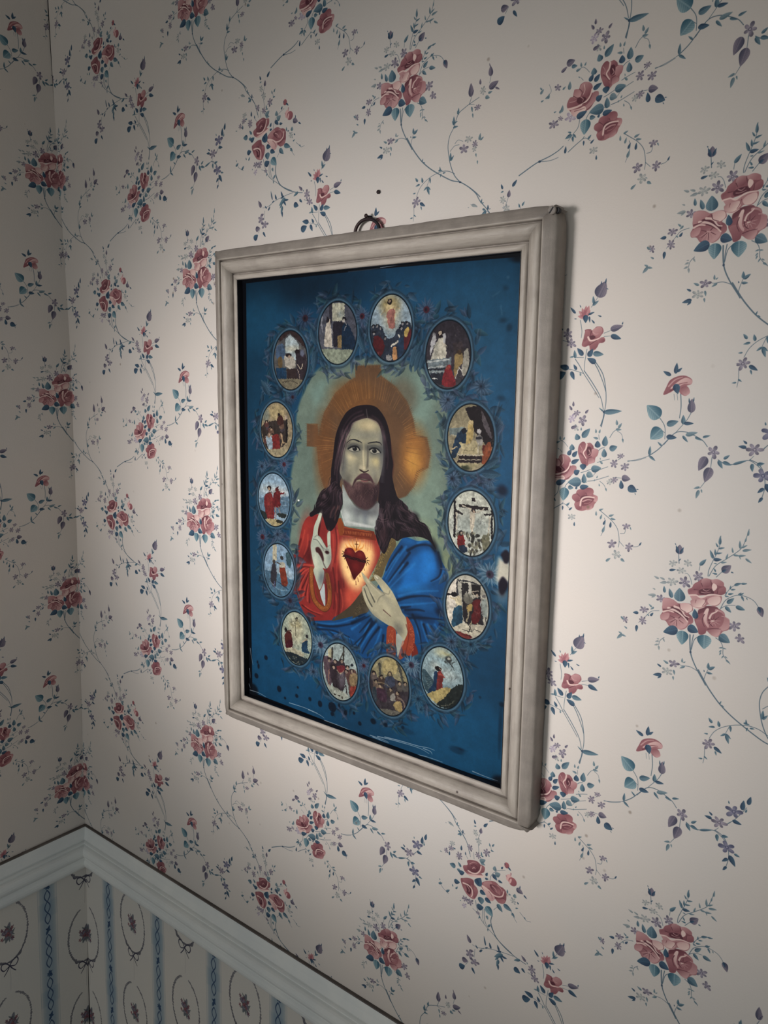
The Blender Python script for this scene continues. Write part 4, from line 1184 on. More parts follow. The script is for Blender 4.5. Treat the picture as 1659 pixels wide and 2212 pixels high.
T 665038 .98 .22 .8 0 233.9 133.5 237.4 130.2
T 6d583e .98 .22 .8 0 234.7 135.2 237.5 132.7
T 665038 .98 .22 .8 0 235.5 137 239.5 133.5
T 5f4a36 .98 .22 .8 0 236.3 138.7 239.7 135.9
T 5f4a36 .98 .22 .8 0 237 140.5 241.4 137.2
T 665038 .98 .22 .8 0 237.8 142.2 242.3 139.1
T 665038 .98 .22 .8 0 238.6 143.9 242.9 141.2
T 6d583e .98 .22 .8 0 239.3 145.7 243.2 143.3
T 6d583e .98 .22 .8 0 240.1 147.4 244.5 144.9
T 5f4a36 .98 .22 .8 0 240.9 149.1 245.1 147
T 5f4a36 .98 .22 .8 0 241.3 151 246 148.7
T 665038 .98 .22 .8 0 241.7 152.8 246.5 150.7
T 665038 .98 .22 .8 0 242.1 154.7 246.7 152.9
T 5f4a36 .98 .22 .8 0 242.5 156.5 246.9 155
T 6d583e .98 .22 .8 0 242.9 158.4 247.1 157
T 5f4a36 .98 .22 .8 0 243.3 160.2 247.1 159.1
T 665038 .98 .22 .8 0 243.8 162 247.6 161.1
T 665038 .98 .22 .8 0 244.2 163.9 248.5 163
T 6d583e .98 .22 .8 0 246.7 164.2 252.1 163.1
T 6d583e .98 .22 .8 0 249.2 164.4 254.9 163.4
T 5f4a36 .98 .22 .8 0 251.8 164.7 256.5 163.9
T 5f4a36 .97 .22 .8 0 254.3 165 258.8 164.3
T 665038 .97 .22 .8 0 256.8 165.3 260.8 164.7
T 5f4a36 .97 .22 .8 0 257.3 167.1 261.3 166.6
T 665038 .97 .22 .8 0 257.9 168.9 262.9 168.5
T 665038 .97 .22 .8 0 258.5 170.8 262.5 170.5
T 6d583e .97 .22 .8 0 259.1 172.6 263.2 172.4
T 6d583e .97 .22 .8 0 259.7 174.4 264.9 174.3
T 665038 .97 .22 .8 0 260.3 176.2 265.7 176.3
T 665038 .97 .22 .8 0 260.8 178.1 264.9 178.2
T 6d583e .97 .22 .8 0 261.4 179.9 265.5 180.2
T 665038 .98 .22 .8 0 261.1 181.8 266.5 182.2
T 665038 .98 .22 .8 0 260.8 183.6 265.6 184.2
T 6d583e .98 .22 .8 0 260.5 185.5 264.5 186
T 6d583e .98 .22 .8 0 260.2 187.3 264.6 188.1
T 6d583e .98 .22 .8 0 259.8 189.2 263.5 189.9
T 6d583e .98 .22 .8 0 259.5 191 264.9 192.3
T 665038 .98 .22 .8 0 259.2 192.9 263.4 194
T 6d583e .98 .22 .8 0 257.1 193.9 261.2 195.1
T 665038 .99 .22 .8 0 255 194.9 260.4 196.5
T 665038 .99 .22 .8 0 252.8 195.9 257.7 197.5
T 665038 .99 .22 .8 0 250.7 196.9 255.1 198.5
T 665038 .99 .23 .8 0 248.6 197.9 252.3 199.4
T 665038 .99 .23 .8 0 247.9 199.8 251.2 201.2
T 5f4a36 .99 .23 .8 0 247.2 201.8 250.8 203.5
T 6d583e 1 .23 .8 0 246.5 203.7 250.6 205.8
T 665038 1 .23 .8 0 245.8 205.6 249.2 207.5
T 665038 1 .23 .8 0 245.1 207.6 248.5 209.6
T 6d583e 1 .23 .8 0 244.4 209.5 248.9 212.4
T 6d583e 1 .23 .8 0 243.7 211.5 246.7 213.5
T 5f4a36 1 .23 .8 0 242.3 213 246.7 216.1
T 5f4a36 1 .23 .8 0 241 214.5 243.9 216.7
T 5f4a36 1.01 .23 .8 0 239.6 216 243.2 218.9
T 665038 1.01 .23 .8 0 238.3 217.5 240.9 219.8
T 5f4a36 1.01 .23 .8 0 236.9 219 239.7 221.7
T 5f4a36 1.01 .23 .8 0 235.6 220.6 238.6 223.6
T 6d583e 1.1 .25 .8 0 132.6 231 127.9 235.5
T 6d583e 1.1 .25 .8 0 131.9 229.2 128.2 232.6
T 5f4a36 1.1 .25 .8 0 131.2 227.4 126.7 231.3
T 665038 1.1 .25 .8 0 130.5 225.6 127 228.5
T 5f4a36 1.09 .25 .8 0 129.7 223.8 124.9 227.7
T 665038 1.09 .25 .8 0 129 222 124.2 225.7
T 5f4a36 1.09 .25 .8 0 128.3 220.2 122.8 224.2
T 5f4a36 1.09 .25 .8 0 127.6 218.4 122 222.2
T 5f4a36 1.09 .25 .8 0 126.9 216.6 122.3 219.6
T 5f4a36 1.09 .25 .8 0 126.2 214.8 121.3 217.8
T 6d583e 1.09 .25 .8 0 125.5 213 119.9 216.3
T 5f4a36 1.09 .25 .8 0 124.8 211.2 120.6 213.5
T 6d583e 1.09 .25 .8 0 124.1 209.4 118.4 212.3
T 665038 1.09 .25 .8 0 123.4 207.6 118.1 210.2
T 6d583e 1.09 .25 .8 0 123.1 205.6 118.8 207.6
T 6d583e 1.09 .25 .8 0 122.9 203.6 118.1 205.6
T 6d583e 1.09 .25 .8 0 122.6 201.6 117.5 203.6
T 665038 1.09 .25 .8 0 122.3 199.6 116.8 201.6
T 5f4a36 1.09 .25 .8 0 122.1 197.6 116.6 199.4
T 5f4a36 1.09 .25 .8 0 121.8 195.6 116.1 197.3
T 6d583e 1.09 .25 .8 0 121.5 193.6 115.1 195.3
T 6d583e 1.09 .25 .8 0 121.3 191.7 114.5 193.3
T 665038 1.09 .25 .8 0 121 189.7 115 190.9
T 5f4a36 1.09 .25 .8 0 120.7 187.7 115 188.7
T 6d583e 1.09 .25 .8 0 120.4 185.7 113.6 186.7
T 5f4a36 1.09 .25 .8 0 120.1 183.7 113.3 184.5
T 665038 1.09 .25 .8 0 119.8 181.8 112.8 182.4
T 5f4a36 1.09 .25 .8 0 117 181.7 111.8 182.2
T 665038 1.09 .25 .8 0 114.2 181.7 109.4 182.1
T 5f4a36 1.09 .25 .8 0 111.4 181.7 105.5 182.1
T 5f4a36 1.09 .25 .8 0 108.5 181.7 102 182.2
T 5f4a36 1.1 .25 .8 0 105.7 181.6 100.6 182
T 5f4a36 1.1 .25 .8 0 105.7 179.6 99.7 179.9
T 5f4a36 1.09 .25 .8 0 105.7 177.5 100.7 177.7
T 6d583e 1.09 .25 .8 0 105.7 175.5 99.8 175.5
T 665038 1.09 .25 .8 0 105.7 173.4 99.8 173.3
T 5f4a36 1.09 .25 .8 0 105.7 171.4 99 171.1
T 6d583e 1.09 .25 .8 0 105.7 169.4 99.9 168.9
T 5f4a36 1.09 .25 .8 0 105.7 167.3 99.7 166.7
T 6d583e 1.09 .25 .8 0 105.7 165.3 100.4 164.6
T 5f4a36 1.09 .25 .8 0 105.6 163.2 99.8 162.4
T 5f4a36 1.09 .25 .8 0 105.6 161.2 100.2 160.3
T 5f4a36 1.09 .25 .8 0 105.6 159.2 100.2 158.1
T 665038 1.08 .25 .8 0 108.7 159.1 102.7 157.8
T 6d583e 1.08 .25 .8 0 111.8 158.9 106.6 157.9
T 6d583e 1.08 .25 .8 0 114.9 158.8 108.5 157.4
T 665038 1.08 .24 .8 0 117.9 158.7 112.3 157.5
T 6d583e 1.07 .24 .8 0 121 158.7 116 157.4
T 6d583e 1.08 .24 .8 0 121.2 160.5 115.3 159.2
T 5f4a36 1.08 .24 .8 0 121.5 162.4 116.2 161.4
T 5f4a36 1.08 .24 .8 0 121.7 164.3 115.5 163.2
T 5f4a36 1.08 .24 .8 0 122 166.1 115.9 165.3
T 665038 1.08 .24 .8 0 122.2 168 117.4 167.5
G 762c2a 1 0 1 - 105.8 257.9 124.2 255.3 135.2 270.6 150.6 255.2 155.2 263.4 191.1 264.8 202.5 273.2 204.1 286.7 199.9 297.3 192.3 310.1 179.7 330.3 166.7 347.8 147.9 361.7 141.6 365.3 135.3 372.7 119.1 380.9 102.7 376.8 94.4 366.9 88.5 357.9 86 350.2 79.2 347.6 80.4 317.2 80.5 305.9 87.4 295 91.7 280.9 96.7 266.9
V a8523f .9 22 .5 - 167.7 338.1 12.9 15.5
V 8e3830 .7 16 .15 - 99.9 278.6 7.4 18.3
V 4a191c .8 12 .4 - 105.6 301.7 6.6 9.8
V 4a191c .55 14 .03 - 149.4 336.6 5.5 25.4
V 963e36 .6 18 0 - 143 289.7 7 20.9
V 3c1519 .6 12 0 - 134.5 330.1 4.8 12.2
T a8503f 2.07 .98 .55 2.5 98.3 275.2 94.9 287.8 89.8 300.2
T a8503f 2.07 .97 .55 2.5 103.2 279.4 102.3 290.5 97.3 302.2
T a8503f 2 .94 .55 2.5 146.1 269.2 147.7 289.1 145.4 310.2 146.3 337.1
T a8503f 2.01 .95 .55 2.5 139.9 274.7 140.7 296 136.8 314.6
T a8503f 2.04 .96 .55 2.5 150.9 333.3 154 347.8 151 360.4
T a8503f 2.06 .97 .55 2.5 143.1 337.7 145.5 352.4 143.2 365
T 3e1518 2.09 .86 .6 2.5 92.5 285.7 88.2 297.4
T 3e1518 2.07 .85 .6 2.5 105.6 286.4 104 295.2 94.8 308.2
T 3e1518 2 .82 .6 2.5 143 266.1 145.4 283.5 142.3 304.7
T 3e1518 2.04 .84 .6 2.5 140 311.1 143.1 331.6 140.8 356.3
T 3e1518 2.04 .84 .6 2.5 147.8 324.8 149.4 342.6 147.9 362.3
T 3e1518 2.02 .83 .6 2.5 153.9 311.9 155.5 329.5
G 7c2f2c 1 0 1 - 82.9 316.8 94.7 313.1 110.4 311.4 111.2 316.1 106.3 319.4 105.4 331.9 107.8 350.1 116.8 358.4 127.3 363.2 124 366.9 109.3 367.2 96 364.7 89.4 358.4 85.2 347.8 81.9 335.7
T a44c40 2.5 .87 .75 2 87.2 318 97.2 314 110.4 312.6
T a44c40 2.5 .87 .75 2 88.8 324 99.7 316.1 109.6 313.3
T a44c40 2.51 .88 .75 2 86.2 335 96.3 322.2 107.9 316
T a44c40 2.51 .88 .75 2 90.3 343.8 94.6 332.4 104.6 319.6
T a44c40 2.52 .88 .75 2 94.5 352.4 98.7 339.2 103 327.3
T a44c40 2.5 .88 .75 2 102 354.2 102 343.6 103.7 335.2
T a44c40 2.52 .88 .75 2 98.6 361.7 111 365 124 365
T 3c1418 1.88 .63 .75 1.6 87.1 322.4 96.4 316.6 110.4 315
T 3c1418 1.88 .63 .75 1.6 86.2 330 97.2 319.6
T 3c1418 1.89 .63 .75 1.6 87.8 339.8 98 325
T 3c1418 1.88 .63 .75 1.6 93.7 341.3 100.5 329.6 103.8 321.6
T 3c1418 1.88 .63 .75 1.6 98.7 348.6 102.1 335.5
T 3c1418 1.87 .62 .75 1.6 105.3 355.5 105.3 344.3
T 3c1418 1.89 .63 .75 1.6 93.6 360.8 105.2 364.9 120.8 366.9
T 4a2a1c 6.9 6.9 1 0 108.3 317.8 108 331.4 111.1 348.8 119.2 356.7 128.1 358.7 134.1 351.4 134.9 336.1 132.7 326.1
T 7a4a2a 5.7 5.7 1 0 108.3 317.2 108 331.4 111.1 348.8 119.2 356.7 128.1 358.7 134.1 351.4 134.9 336.1 132.5 324.3 131.3 320.3
T 8a5a30 2.46 2.46 .6 2 108.3 318.4 108 331.4 111.1 348.8 119.2 356.7 128.1 357.8 132.9 351.1 134.5 338
G 6a3226 1 0 1 - 114.4 330.4 116.8 333.6 121.7 341.4 124.9 350.1 128.1 354.4 122.5 352.4 116.8 346 114.4 337.8
G 9aa5a4 1 0 1 - 127.3 330.7 128.7 354.3 124.9 351.9 120.9 341.6 122.5 337.6
T a06c3c .62 .31 .6 0 106.5 325.8 105.7 326.8
T 5a3420 .62 .31 .6 0 115.6 351.3 116.4 352.5
T 8c5c34 .61 .3 .6 0 131.3 329.4 130.2 330.3
T 5a3420 .61 .3 .6 0 133 337.1 133.1 338.2
T 8c5c34 .62 .31 .6 0 119.4 355.5 120.2 356.2
T b88850 .61 .3 .6 0 133.1 330.7 133 331.8
T 8c5c34 .62 .31 .6 0 116 351.8 117.2 352
T a06c3c .62 .31 .6 0 109.9 335.2 110.6 336.1
T a06c3c .62 .31 .6 0 106.8 327.6 107.8 328.6
T 5a3420 .62 .31 .6 0 122.4 356.9 123.7 357.1
T 5a3420 .62 .31 .6 0 110.5 338.1 110.7 338.5
T a06c3c .62 .31 .6 0 108.9 324.7 110.2 325.8
T 5a3420 .62 .31 .6 0 110.4 330.5 111.6 330.8
T 5a3420 .62 .31 .6 0 127.1 359.1 127.8 359.8
T a06c3c .62 .31 .6 0 107.4 336.6 107.7 337.7
T a06c3c .62 .31 .6 0 110.3 326.6 110.2 327.2
T 5a3420 .61 .3 .6 0 135.3 339.3 135 340.3
T 8c5c34 .61 .31 .6 0 133.4 345.5 134.2 346
T a06c3c .62 .31 .6 0 125.9 358.6 125.5 359.2
T 5a3420 .61 .3 .6 0 136.3 347.2 136.1 348.3
T a06c3c .62 .31 .6 0 128.1 357 127.7 357.9
T b88850 .62 .31 .6 0 106.8 325.3 107.4 326.4
T 8c5c34 .61 .3 .6 0 133.3 326.1 132.9 326.7
T 8c5c34 .61 .31 .6 0 129.8 356.7 129.7 357.7
T a06c3c .61 .31 .6 0 110.5 319.6 109.3 320.3
T b88850 .62 .31 .6 0 121.7 358.1 122.3 358.6
T 5a3420 .62 .31 .6 0 118.6 357.2 117.7 358.2
T 8c5c34 .61 .3 .6 0 133.8 331.6 134.4 332.5
T 5a3420 .61 .3 .6 0 135.2 326.6 136.3 327.1
T b88850 .61 .3 .6 0 133.4 330.1 133 331.4
T 5a3420 .62 .31 .6 0 110.9 349.3 111.5 350.5
T b88850 .62 .31 .6 0 122.5 358.6 122.6 359.1
T 8c5c34 .62 .31 .6 0 106.8 322.8 106.4 324.2
T b88850 .62 .31 .6 0 115.7 353 114.4 354
T a06c3c .62 .31 .6 0 111.8 352.2 111.7 352.8
T 5a3420 .61 .31 .6 0 132.3 354 131.1 355
T b88850 .61 .31 .6 0 131.2 356.3 132.4 357.2
T 5a3420 .61 .3 .6 0 134.4 338.3 134.5 338.9
T 8c5c34 .62 .31 .6 0 106.2 335.2 106.1 336.2
T 8c5c34 .61 .3 .6 0 135.2 330.2 134.9 331.2
T a06c3c .62 .31 .6 0 109.4 349.1 109.2 349.9
T b88850 .62 .31 .6 0 122.3 356.7 122.5 357.2
T 8c5c34 .62 .31 .6 0 108.2 320.6 109.3 321.4
T 8c5c34 .62 .31 .6 0 108.6 320.2 107.7 321.5
T a06c3c .61 .31 .6 0 133.2 347.4 132.9 348.3
T b88850 .61 .3 .6 0 136.4 332.8 136 333.6
T a06c3c .61 .31 .6 0 133.6 354 133 355.4
T 5a3420 .61 .3 .6 0 132.6 329 131.4 330
T b88850 .62 .31 .6 0 120.3 355.4 120.9 356.4
T a06c3c .62 .31 .6 0 108.8 328 109.9 329.1
T 8c5c34 .61 .31 .6 0 132.8 353.4 132.2 354.4
T b88850 .62 .31 .6 0 106.9 322.8 106 324
T a06c3c .61 .31 .6 0 132.9 352.6 132 353.2
T b88850 .61 .31 .6 0 132.8 346.5 133.7 346.8
T a06c3c .61 .3 .6 0 133.3 327.5 133.2 328
T 5a3420 .62 .31 .6 0 106.3 319.5 105.4 320.4
T 5a3420 .61 .3 .6 0 131.9 331.3 133.2 332.4
T 8c5c34 .62 .31 .6 0 109.5 344.7 108.5 346.1
T 8c5c34 .62 .31 .6 0 123.1 357.1 123.3 357.9
T 8c5c34 .62 .31 .6 0 125.7 358.3 124.9 359.4
T b88850 .61 .3 .6 0 135.3 329.2 134.8 330.5
T b88850 .62 .31 .6 0 108.6 329.4 107.6 330
T 5a3420 .61 .3 .6 0 136.1 335.6 136.1 336.7
T b88850 .62 .31 .6 0 108.3 326.3 108.6 326.8
T 5a3420 .62 .31 .6 0 121.2 357.2 121.7 358.2
T 5a3420 .61 .31 .6 0 133.4 351 132.8 352.4
T 5a3420 .62 .31 .6 0 108.9 347.2 109.5 347.7
T 5a3420 .62 .31 .6 0 118.4 356.4 118.5 357.6
T a06c3c .61 .3 .6 0 132.9 325.4 131.8 326.4
T 8c5c34 .61 .3 .6 0 136.1 336.4 135.8 337.7
T 4c3420 4.2 3.6 .5 3 134.5 333.1 132.1 324.4 130.5 318.6
G 17466f 1 0 1 - 107.4 377 127.5 372.1 151.8 365.9 175.2 355.3 179.9 350.1 205.9 314.1 212.3 297.7 216.9 287.9 226 274.6 234.9 265.2 251.1 266.7 265 264.9 273 272.5 280.1 283 285.4 290.9 288 296.9 286.8 311.6 286.5 329.9 288.5 342.8 282.8 349.8 271 362.7 258.8 372.9 253.7 384 249.3 391.4 197.3 403.5 169.7 401.8 151.9 391.7 127.4 387.4 109.9 383.3
G 1d639b 1 9 1 - 258.3 274.5 246.1 284.4 236.5 300 231.2 312.9 228.6 321 252.1 313.2 269.4 302.9 273.5 292 270.5 278.6
V 2a78b4 .7 18 .4 - 264.8 289.7 6.1 11.7
V 2470a4 .7 12 -.2 - 245 317.4 18 3.7
V 1d6296 .8 10 .1 - 240.4 268.1 8.1 3
V 1d6090 .7 9 .05 - 252.5 330.3 14.3 2.7
T 2c72a6 2.7 .9 .6 2.5 227 283.4 217 297 208.7 310.5
T 2c72a6 2.67 .89 .6 2.5 236.9 274.5 224.4 291.3 211.6 311.6
T 2c72a6 2.7 .9 .6 2.5 233.6 292.9 224.6 304.2 215.5 316.4
T 2c72a6 2.66 .89 .6 2.5 248 290 233.8 303.4 218.3 318.9
T 2c72a6 2.63 .88 .6 2.5 251.1 268.9 259.8 265.6 267.7 267.4
T 2c72a6 2.59 .86 .6 2.5 282 291.4 278 299.3 267.8 305.4
T 2c72a6 2.74 .91 .6 2.5 228.7 326.3 252.2 317.6 276.6 312.7
T 2c72a6 2.75 .92 .6 2.5 230.7 335.9 252.5 330.3 274.3 324.8
T 2c72a6 2.75 .92 .6 2.5 234.6 344.3 248.4 347.8 253.1 358.9 257.9 371.6
T 2c72a6 2.7 .9 .6 2.5 257.3 347.5 262.1 360.9 265.8 367.6
T 2c72a6 2.69 .9 .6 2.5 264.5 349.1 270.9 359
T 2c72a6 2.67 .89 .6 2.5 273.2 347.3 278.5 352.2
T 2c72a6 2.86 .95 .6 2.5 190.9 362.3 179.1 382.4 170.1 392.5
T 2c72a6 2.84 .95 .6 2.5 199.8 362.1 187.1 379.1 177.2 394.9
T 2c72a6 2.83 .94 .6 2.5 206.6 366.2 200 381.9 192.3 395.6
T 2c72a6 2.88 .96 .6 2.5 176.9 355.5 189.8 351.4
T 2c72a6 2.92 .97 .6 2.5 166.9 373.6 179 364.7
T 0b1c30 2.98 1.04 .8 2.2 231.5 275.3 220.6 288.9 212.4 302.3
T 0b1c30 2.96 1.04 .8 2.2 241.5 279.8 228.2 296.8 215.4 313.3
T 0b1c30 2.97 1.04 .8 2.2 238.8 278 251.2 271.1 264.3 269.3 272.1 274
T 0b1c30 2.98 1.04 .8 2.2 239 290.6 229.2 302.7
T 0b1c30 2.88 1.01 .8 2.2 275.6 275 279.3 287.5 277.1 298 267.8 304.6
T 0b1c30 3.1 1.07 .8 2.2 226.9 331.2 243.4 324.5 261.1 320.6 281.1 319.9
T 0b1c30 3 1.07 .8 2.2 232.6 337.8 243.6 334.6
T 0b1c30 3 1.06 .8 2.2 237.3 339.2 252.6 336.3 260.6 336
T 0b1c30 3 1.07 .8 2.2 240.2 347.1 261.7 342.9 285.9 340.3
T 0b1c30 3 1.06 .8 2.2 246.5 342.8 254.9 358.6 259 379
T 0b1c30 3 1.05 .8 2.2 260.1 350 265.7 362.4
T 0b1c30 2.98 1.04 .8 2.2 268.9 350.4 275.2 358.8
T 0b1c30 2.95 1.03 .8 2.2 279.2 346.1 285.3 347.8
T 0b1c30 3.2 1.11 .8 2.2 194.9 359.9 183.2 379.9 173.2 395
T 0b1c30 3.1 1.1 .8 2.2 203.7 364.5 192.1 379.6 181.3 397.3
T 0b1c30 3.1 1.1 .8 2.2 209.6 371.9 207 392.3
T 0b1c30 3.2 1.13 .8 2.2 166.8 367.1 184.9 356.3
T 0b1c30 3.2 1.12 .8 2.2 172.9 359.5 186.9 352
V 0c1e34 .9 6 .3 - 279.7 333.4 6.1 4.4
V 0c1e34 .8 7 .05 - 251 343.5 14.4 2.3
V 0b1d33 .7 8 -.3 - 276.6 280.6 3.4 8.7
T 2a6c9e 3.3 .96 .6 2 115 377.9 145.8 371.7 175.2 359
T 2a6c9e 3.3 .96 .6 2 121.2 381.9 145.8 382.6 169.6 386
T 2a6c9e 3.2 .95 .6 2 133.6 389.9 157.9 392.3
T 0b1c30 3.1 1.16 .75 2 111.2 379.2 139.7 376.3 169.5 366.5 192.3 353.8
T 0b1c30 3.1 1.16 .75 2 114.9 384.2 139.8 381 163.7 383.5
T 0b1c30 2.88 1.08 .75 2 200.2 357.7 184.6 375.4 168.5 391.8
T 0b1c30 2.89 1.08 .75 2 193.4 357.2 177.7 375
T 0b1c30 3 1.14 .75 2 139.8 387.6 163.8 391
G 5c5238 1 0 1 - 218.4 265.1 224.6 273.2 217.8 286.2 210.5 300.3 205.4 311.5 191.4 317.3 195.3 311.2 199.9 297.3 204.8 286.6 213 277.8
G 443d30 1 0 1 - 181.7 330.7 190.3 348.1 178.9 355.1 166.8 362.3 167.1 359.6 139.7 370.1 142.2 367.3 147.9 361.7 164.8 348.2 179.7 330.7
T 6e6444 .68 .38 .6 0 217.3 276.9 216.4 277.6
T 6e6444 .68 .38 .6 0 218.8 272.7 218.5 273.2
T 6e6444 .69 .38 .6 0 206.2 290.4 207.4 291.1
T 3a3424 .69 .38 .6 0 208.6 289.9 208.7 290.8
T 3a3424 .7 .39 .6 0 196.2 311.5 195 313
T 8c7c4c .68 .38 .6 0 211.9 285 212.4 285.6
T 6e6444 .69 .38 .6 0 201.2 300.6 201.4 301.1
T a08c50 .67 .37 .6 0 221.8 269 222.4 269.5
T a08c50 .7 .39 .6 0 196.2 309.2 195.5 310.1
T 8c7c4c .7 .39 .6 0 193.8 310.4 193.9 311.1
T a08c50 .68 .38 .6 0 211.5 283.7 211.5 284.3
T 8c7c4c .68 .38 .6 0 216.4 273.6 217.3 274.7
T 3a3424 .7 .39 .6 0 195.2 311.8 194.4 312.4
T a08c50 .68 .38 .6 0 209.3 283.4 208.6 284.2
T a08c50 .69 .39 .6 0 200.3 301.3 199.1 302.9
T 6e6444 .7 .39 .6 0 193.9 309.2 193.3 309.7
T 6e6444 .7 .39 .6 0 198.2 304.4 198.4 305.7
T a08c50 .68 .38 .6 0 217 273 216.7 274
T 8c7c4c .68 .38 .6 0 209.6 280.8 210.1 281.9
T a08c50 .69 .38 .6 0 203.6 292.6 204.2 293.9
T 6e6444 .68 .38 .6 0 215 269.8 214.6 270.9
T 3a3424 .68 .38 .6 0 215.6 272.4 217 272.7
T 8c7c4c .7 .39 .6 0 195.4 308.2 196.6 309.2
T 6e6444 .69 .39 .6 0 199.7 306.2 198.8 307.7
T 6e6444 .69 .38 .6 0 205.4 288.4 205.4 289.3
T a08c50 .68 .38 .6 0 213.4 274.2 213.8 275.2
T a08c50 .69 .38 .6 0 203.5 292 203.7 293.2
T 8c7c4c .69 .38 .6 0 204.9 289.1 204.7 289.7
T 8c7c4c .69 .38 .6 0 201.5 302.1 202 303.2
T 6e6444 .69 .38 .6 0 208.8 291.9 208.9 292.6
T 6e6444 .68 .38 .6 0 209.9 285.1 208.4 286.4
T a08c50 .7 .39 .6 0 196.4 311.4 195.5 312.3
T 3a3424 .69 .38 .6 0 208.3 292.9 209.2 293.8
T 3a3424 .68 .38 .6 0 210.2 282.2 211 282.8
T 3a3424 .7 .39 .6 0 195.1 308.7 194.7 309.8
T a08c50 .7 .39 .6 0 193.1 312.4 193.4 313.6
T 3a3424 .69 .38 .6 0 204 299.8 205 300.7
T a08c50 .68 .38 .6 0 209.9 284.1 210.9 284.9
T a08c50 .68 .38 .6 0 215.6 270.6 216.3 271.2
T 3a3424 .69 .38 .6 0 206.2 287.3 207.7 287.8
T a08c50 .7 .39 .6 0 196.1 307.6 195.3 308.4
T a08c50 .68 .38 .6 0 213.6 278.4 212.8 279.7
T 3a3424 .69 .38 .6 0 205.9 295.5 205.9 296
T 6e6444 .68 .38 .6 0 214.2 272.1 215.1 273.4
T 6e6444 .7 .39 .6 0 196.3 312 194.8 312.9
T a08c50 .68 .38 .6 0 210.3 279.6 211.4 280.8
T 3a3424 .7 .39 .6 0 192.3 312.8 193.4 313.7
T 8c7c4c .68 .38 .6 0 208.4 282.4 209.5 283.3
T 6e6444 .68 .38 .6 0 212.5 284 213.2 284.9
T 3a3424 .68 .38 .6 0 210.2 282.1 211.6 282.5
T 3a3424 .7 .39 .6 0 197.6 310.8 197.4 311.4
T 8c7c4c .7 .39 .6 0 193.5 311.2 192.2 312
T 6e6444 .68 .38 .6 0 210.1 281 208.9 281.6
T 6e6444 .69 .38 .6 0 206.5 293.5 206.7 294.2
T a08c50 .7 .39 .6 0 197.1 310 195.9 311.4
T 6e6444 .68 .38 .6 0 215.4 270.7 214.6 271.5
T a08c50 .68 .38 .6 0 213 275.1 211.7 276.6
T a08c50 .69 .38 .6 0 204.9 295.1 205.9 295.8
T 3a3424 .69 .38 .6 0 202.8 300.1 203.4 301.4
T 6e6444 .69 .38 .6 0 206 290.5 205.4 291.7
T 3a3424 .69 .38 .6 0 204.8 290.1 204.8 291.4
T 3a3424 .69 .38 .6 0 208.4 292.2 209.3 293
T a08c50 .69 .38 .6 0 207.2 285.8 207.6 286.3
T 3a3424 .69 .38 .6 0 206.4 286.1 206.4 286.8
T 6e6444 .69 .38 .6 0 206.9 285.2 207.9 285.5
T 6e6444 .7 .39 .6 0 197 307.5 197.9 308.6
T 8c7c4c .69 .38 .6 0 205.3 294.1 204.9 295
T 3a3424 .7 .39 .6 0 193.9 315.5 195.5 316.1
T a08c50 .7 .39 .6 0 194.8 313.4 195.9 314.3
T 3a3424 .69 .38 .6 0 207.7 289.7 208.5 290.4
T 6e6444 .69 .39 .6 0 200.8 303 202.1 303.9
T 6e6444 .69 .38 .6 0 199.6 298.9 199.7 299.8
T 6e6444 .69 .38 .6 0 205.1 290 205.6 291.2
T 3a3424 .69 .39 .6 0 200 305 199.9 305.8
T 8c7c4c .68 .38 .6 0 209.2 286.1 209.2 287.2
T 8c7c4c .68 .38 .6 0 211.5 282.9 211.1 284
T a08c50 .69 .38 .6 0 207.6 288.8 206.7 289.9
T 8c7c4c .69 .38 .6 0 205.8 295.2 204.6 296.6
T a08c50 .7 .39 .6 0 197.6 304.3 196.9 305.7
T 8c7c4c .68 .38 .6 0 212.2 276.3 212 277.5
T 8c7c4c .68 .38 .6 0 208.4 282.3 209.1 283.3
T 8c7c4c .69 .38 .6 0 205.3 294.6 203.9 295.5
T 6e6444 .68 .38 .6 0 208.9 282.2 210.1 282.5
T 6e6444 .7 .39 .6 0 190.7 315.7 190.7 317.1
T 8c7c4c .69 .38 .6 0 203.4 301.4 203.2 302
T 3a3424 .68 .38 .6 0 217.8 273.2 219.1 273.9
T 6e6444 .68 .38 .6 0 218.3 268.8 219.7 269.3
T 6e6444 .7 .39 .6 0 197.9 304.7 197 305.7
T 3a3424 .69 .39 .6 0 199.7 300.9 200 301.7
T 6e6444 .68 .38 .6 0 216 276.3 215 277.6
T a08c50 .69 .38 .6 0 204.5 298.4 203.4 299.8
T a08c50 .68 .38 .6 0 216.6 277.6 216.1 278.6
T a08c50 .7 .39 .6 0 196.7 310.3 197.9 311.5
T a08c50 .69 .38 .6 0 204 296.7 202.8 297.8
T 6e6444 .68 .38 .6 0 214.1 282.4 215.4 283
T 3a3424 .69 .38 .6 0 204.2 299.4 204.8 300.3
T 6e6444 .68 .38 .6 0 212.6 279.4 213.1 280.4
T 3a3424 .69 .38 .6 0 206.2 286.3 205.9 287.5
T a08c50 .68 .38 .6 0 216.2 272.2 216 272.7
T 6e6444 .68 .38 .6 0 212.5 282.7 211.1 283.3
T 3a3424 .69 .38 .6 0 202 301 201.6 302
T 8c7c4c .69 .38 .6 0 205 294.9 203.7 295.9
T 6e6444 .68 .38 .6 0 214.6 270.7 215 271.2
T 3a3424 .68 .38 .6 0 210.3 282.9 211.6 283.7
T 3a3424 .7 .39 .6 0 194.7 314.3 195.1 315.6
T a08c50 .7 .39 .6 0 193.7 313.8 194 314.4
T 8c7c4c .69 .39 .6 0 200.8 305.9 200.9 306.8
T a08c50 .68 .38 .6 0 209 286 210.1 286.9
T 6e6444 .7 .39 .6 0 193.3 315.4 194.6 316.3
T 8c7c4c .69 .38 .6 0 207.6 293.8 207.4 294.5
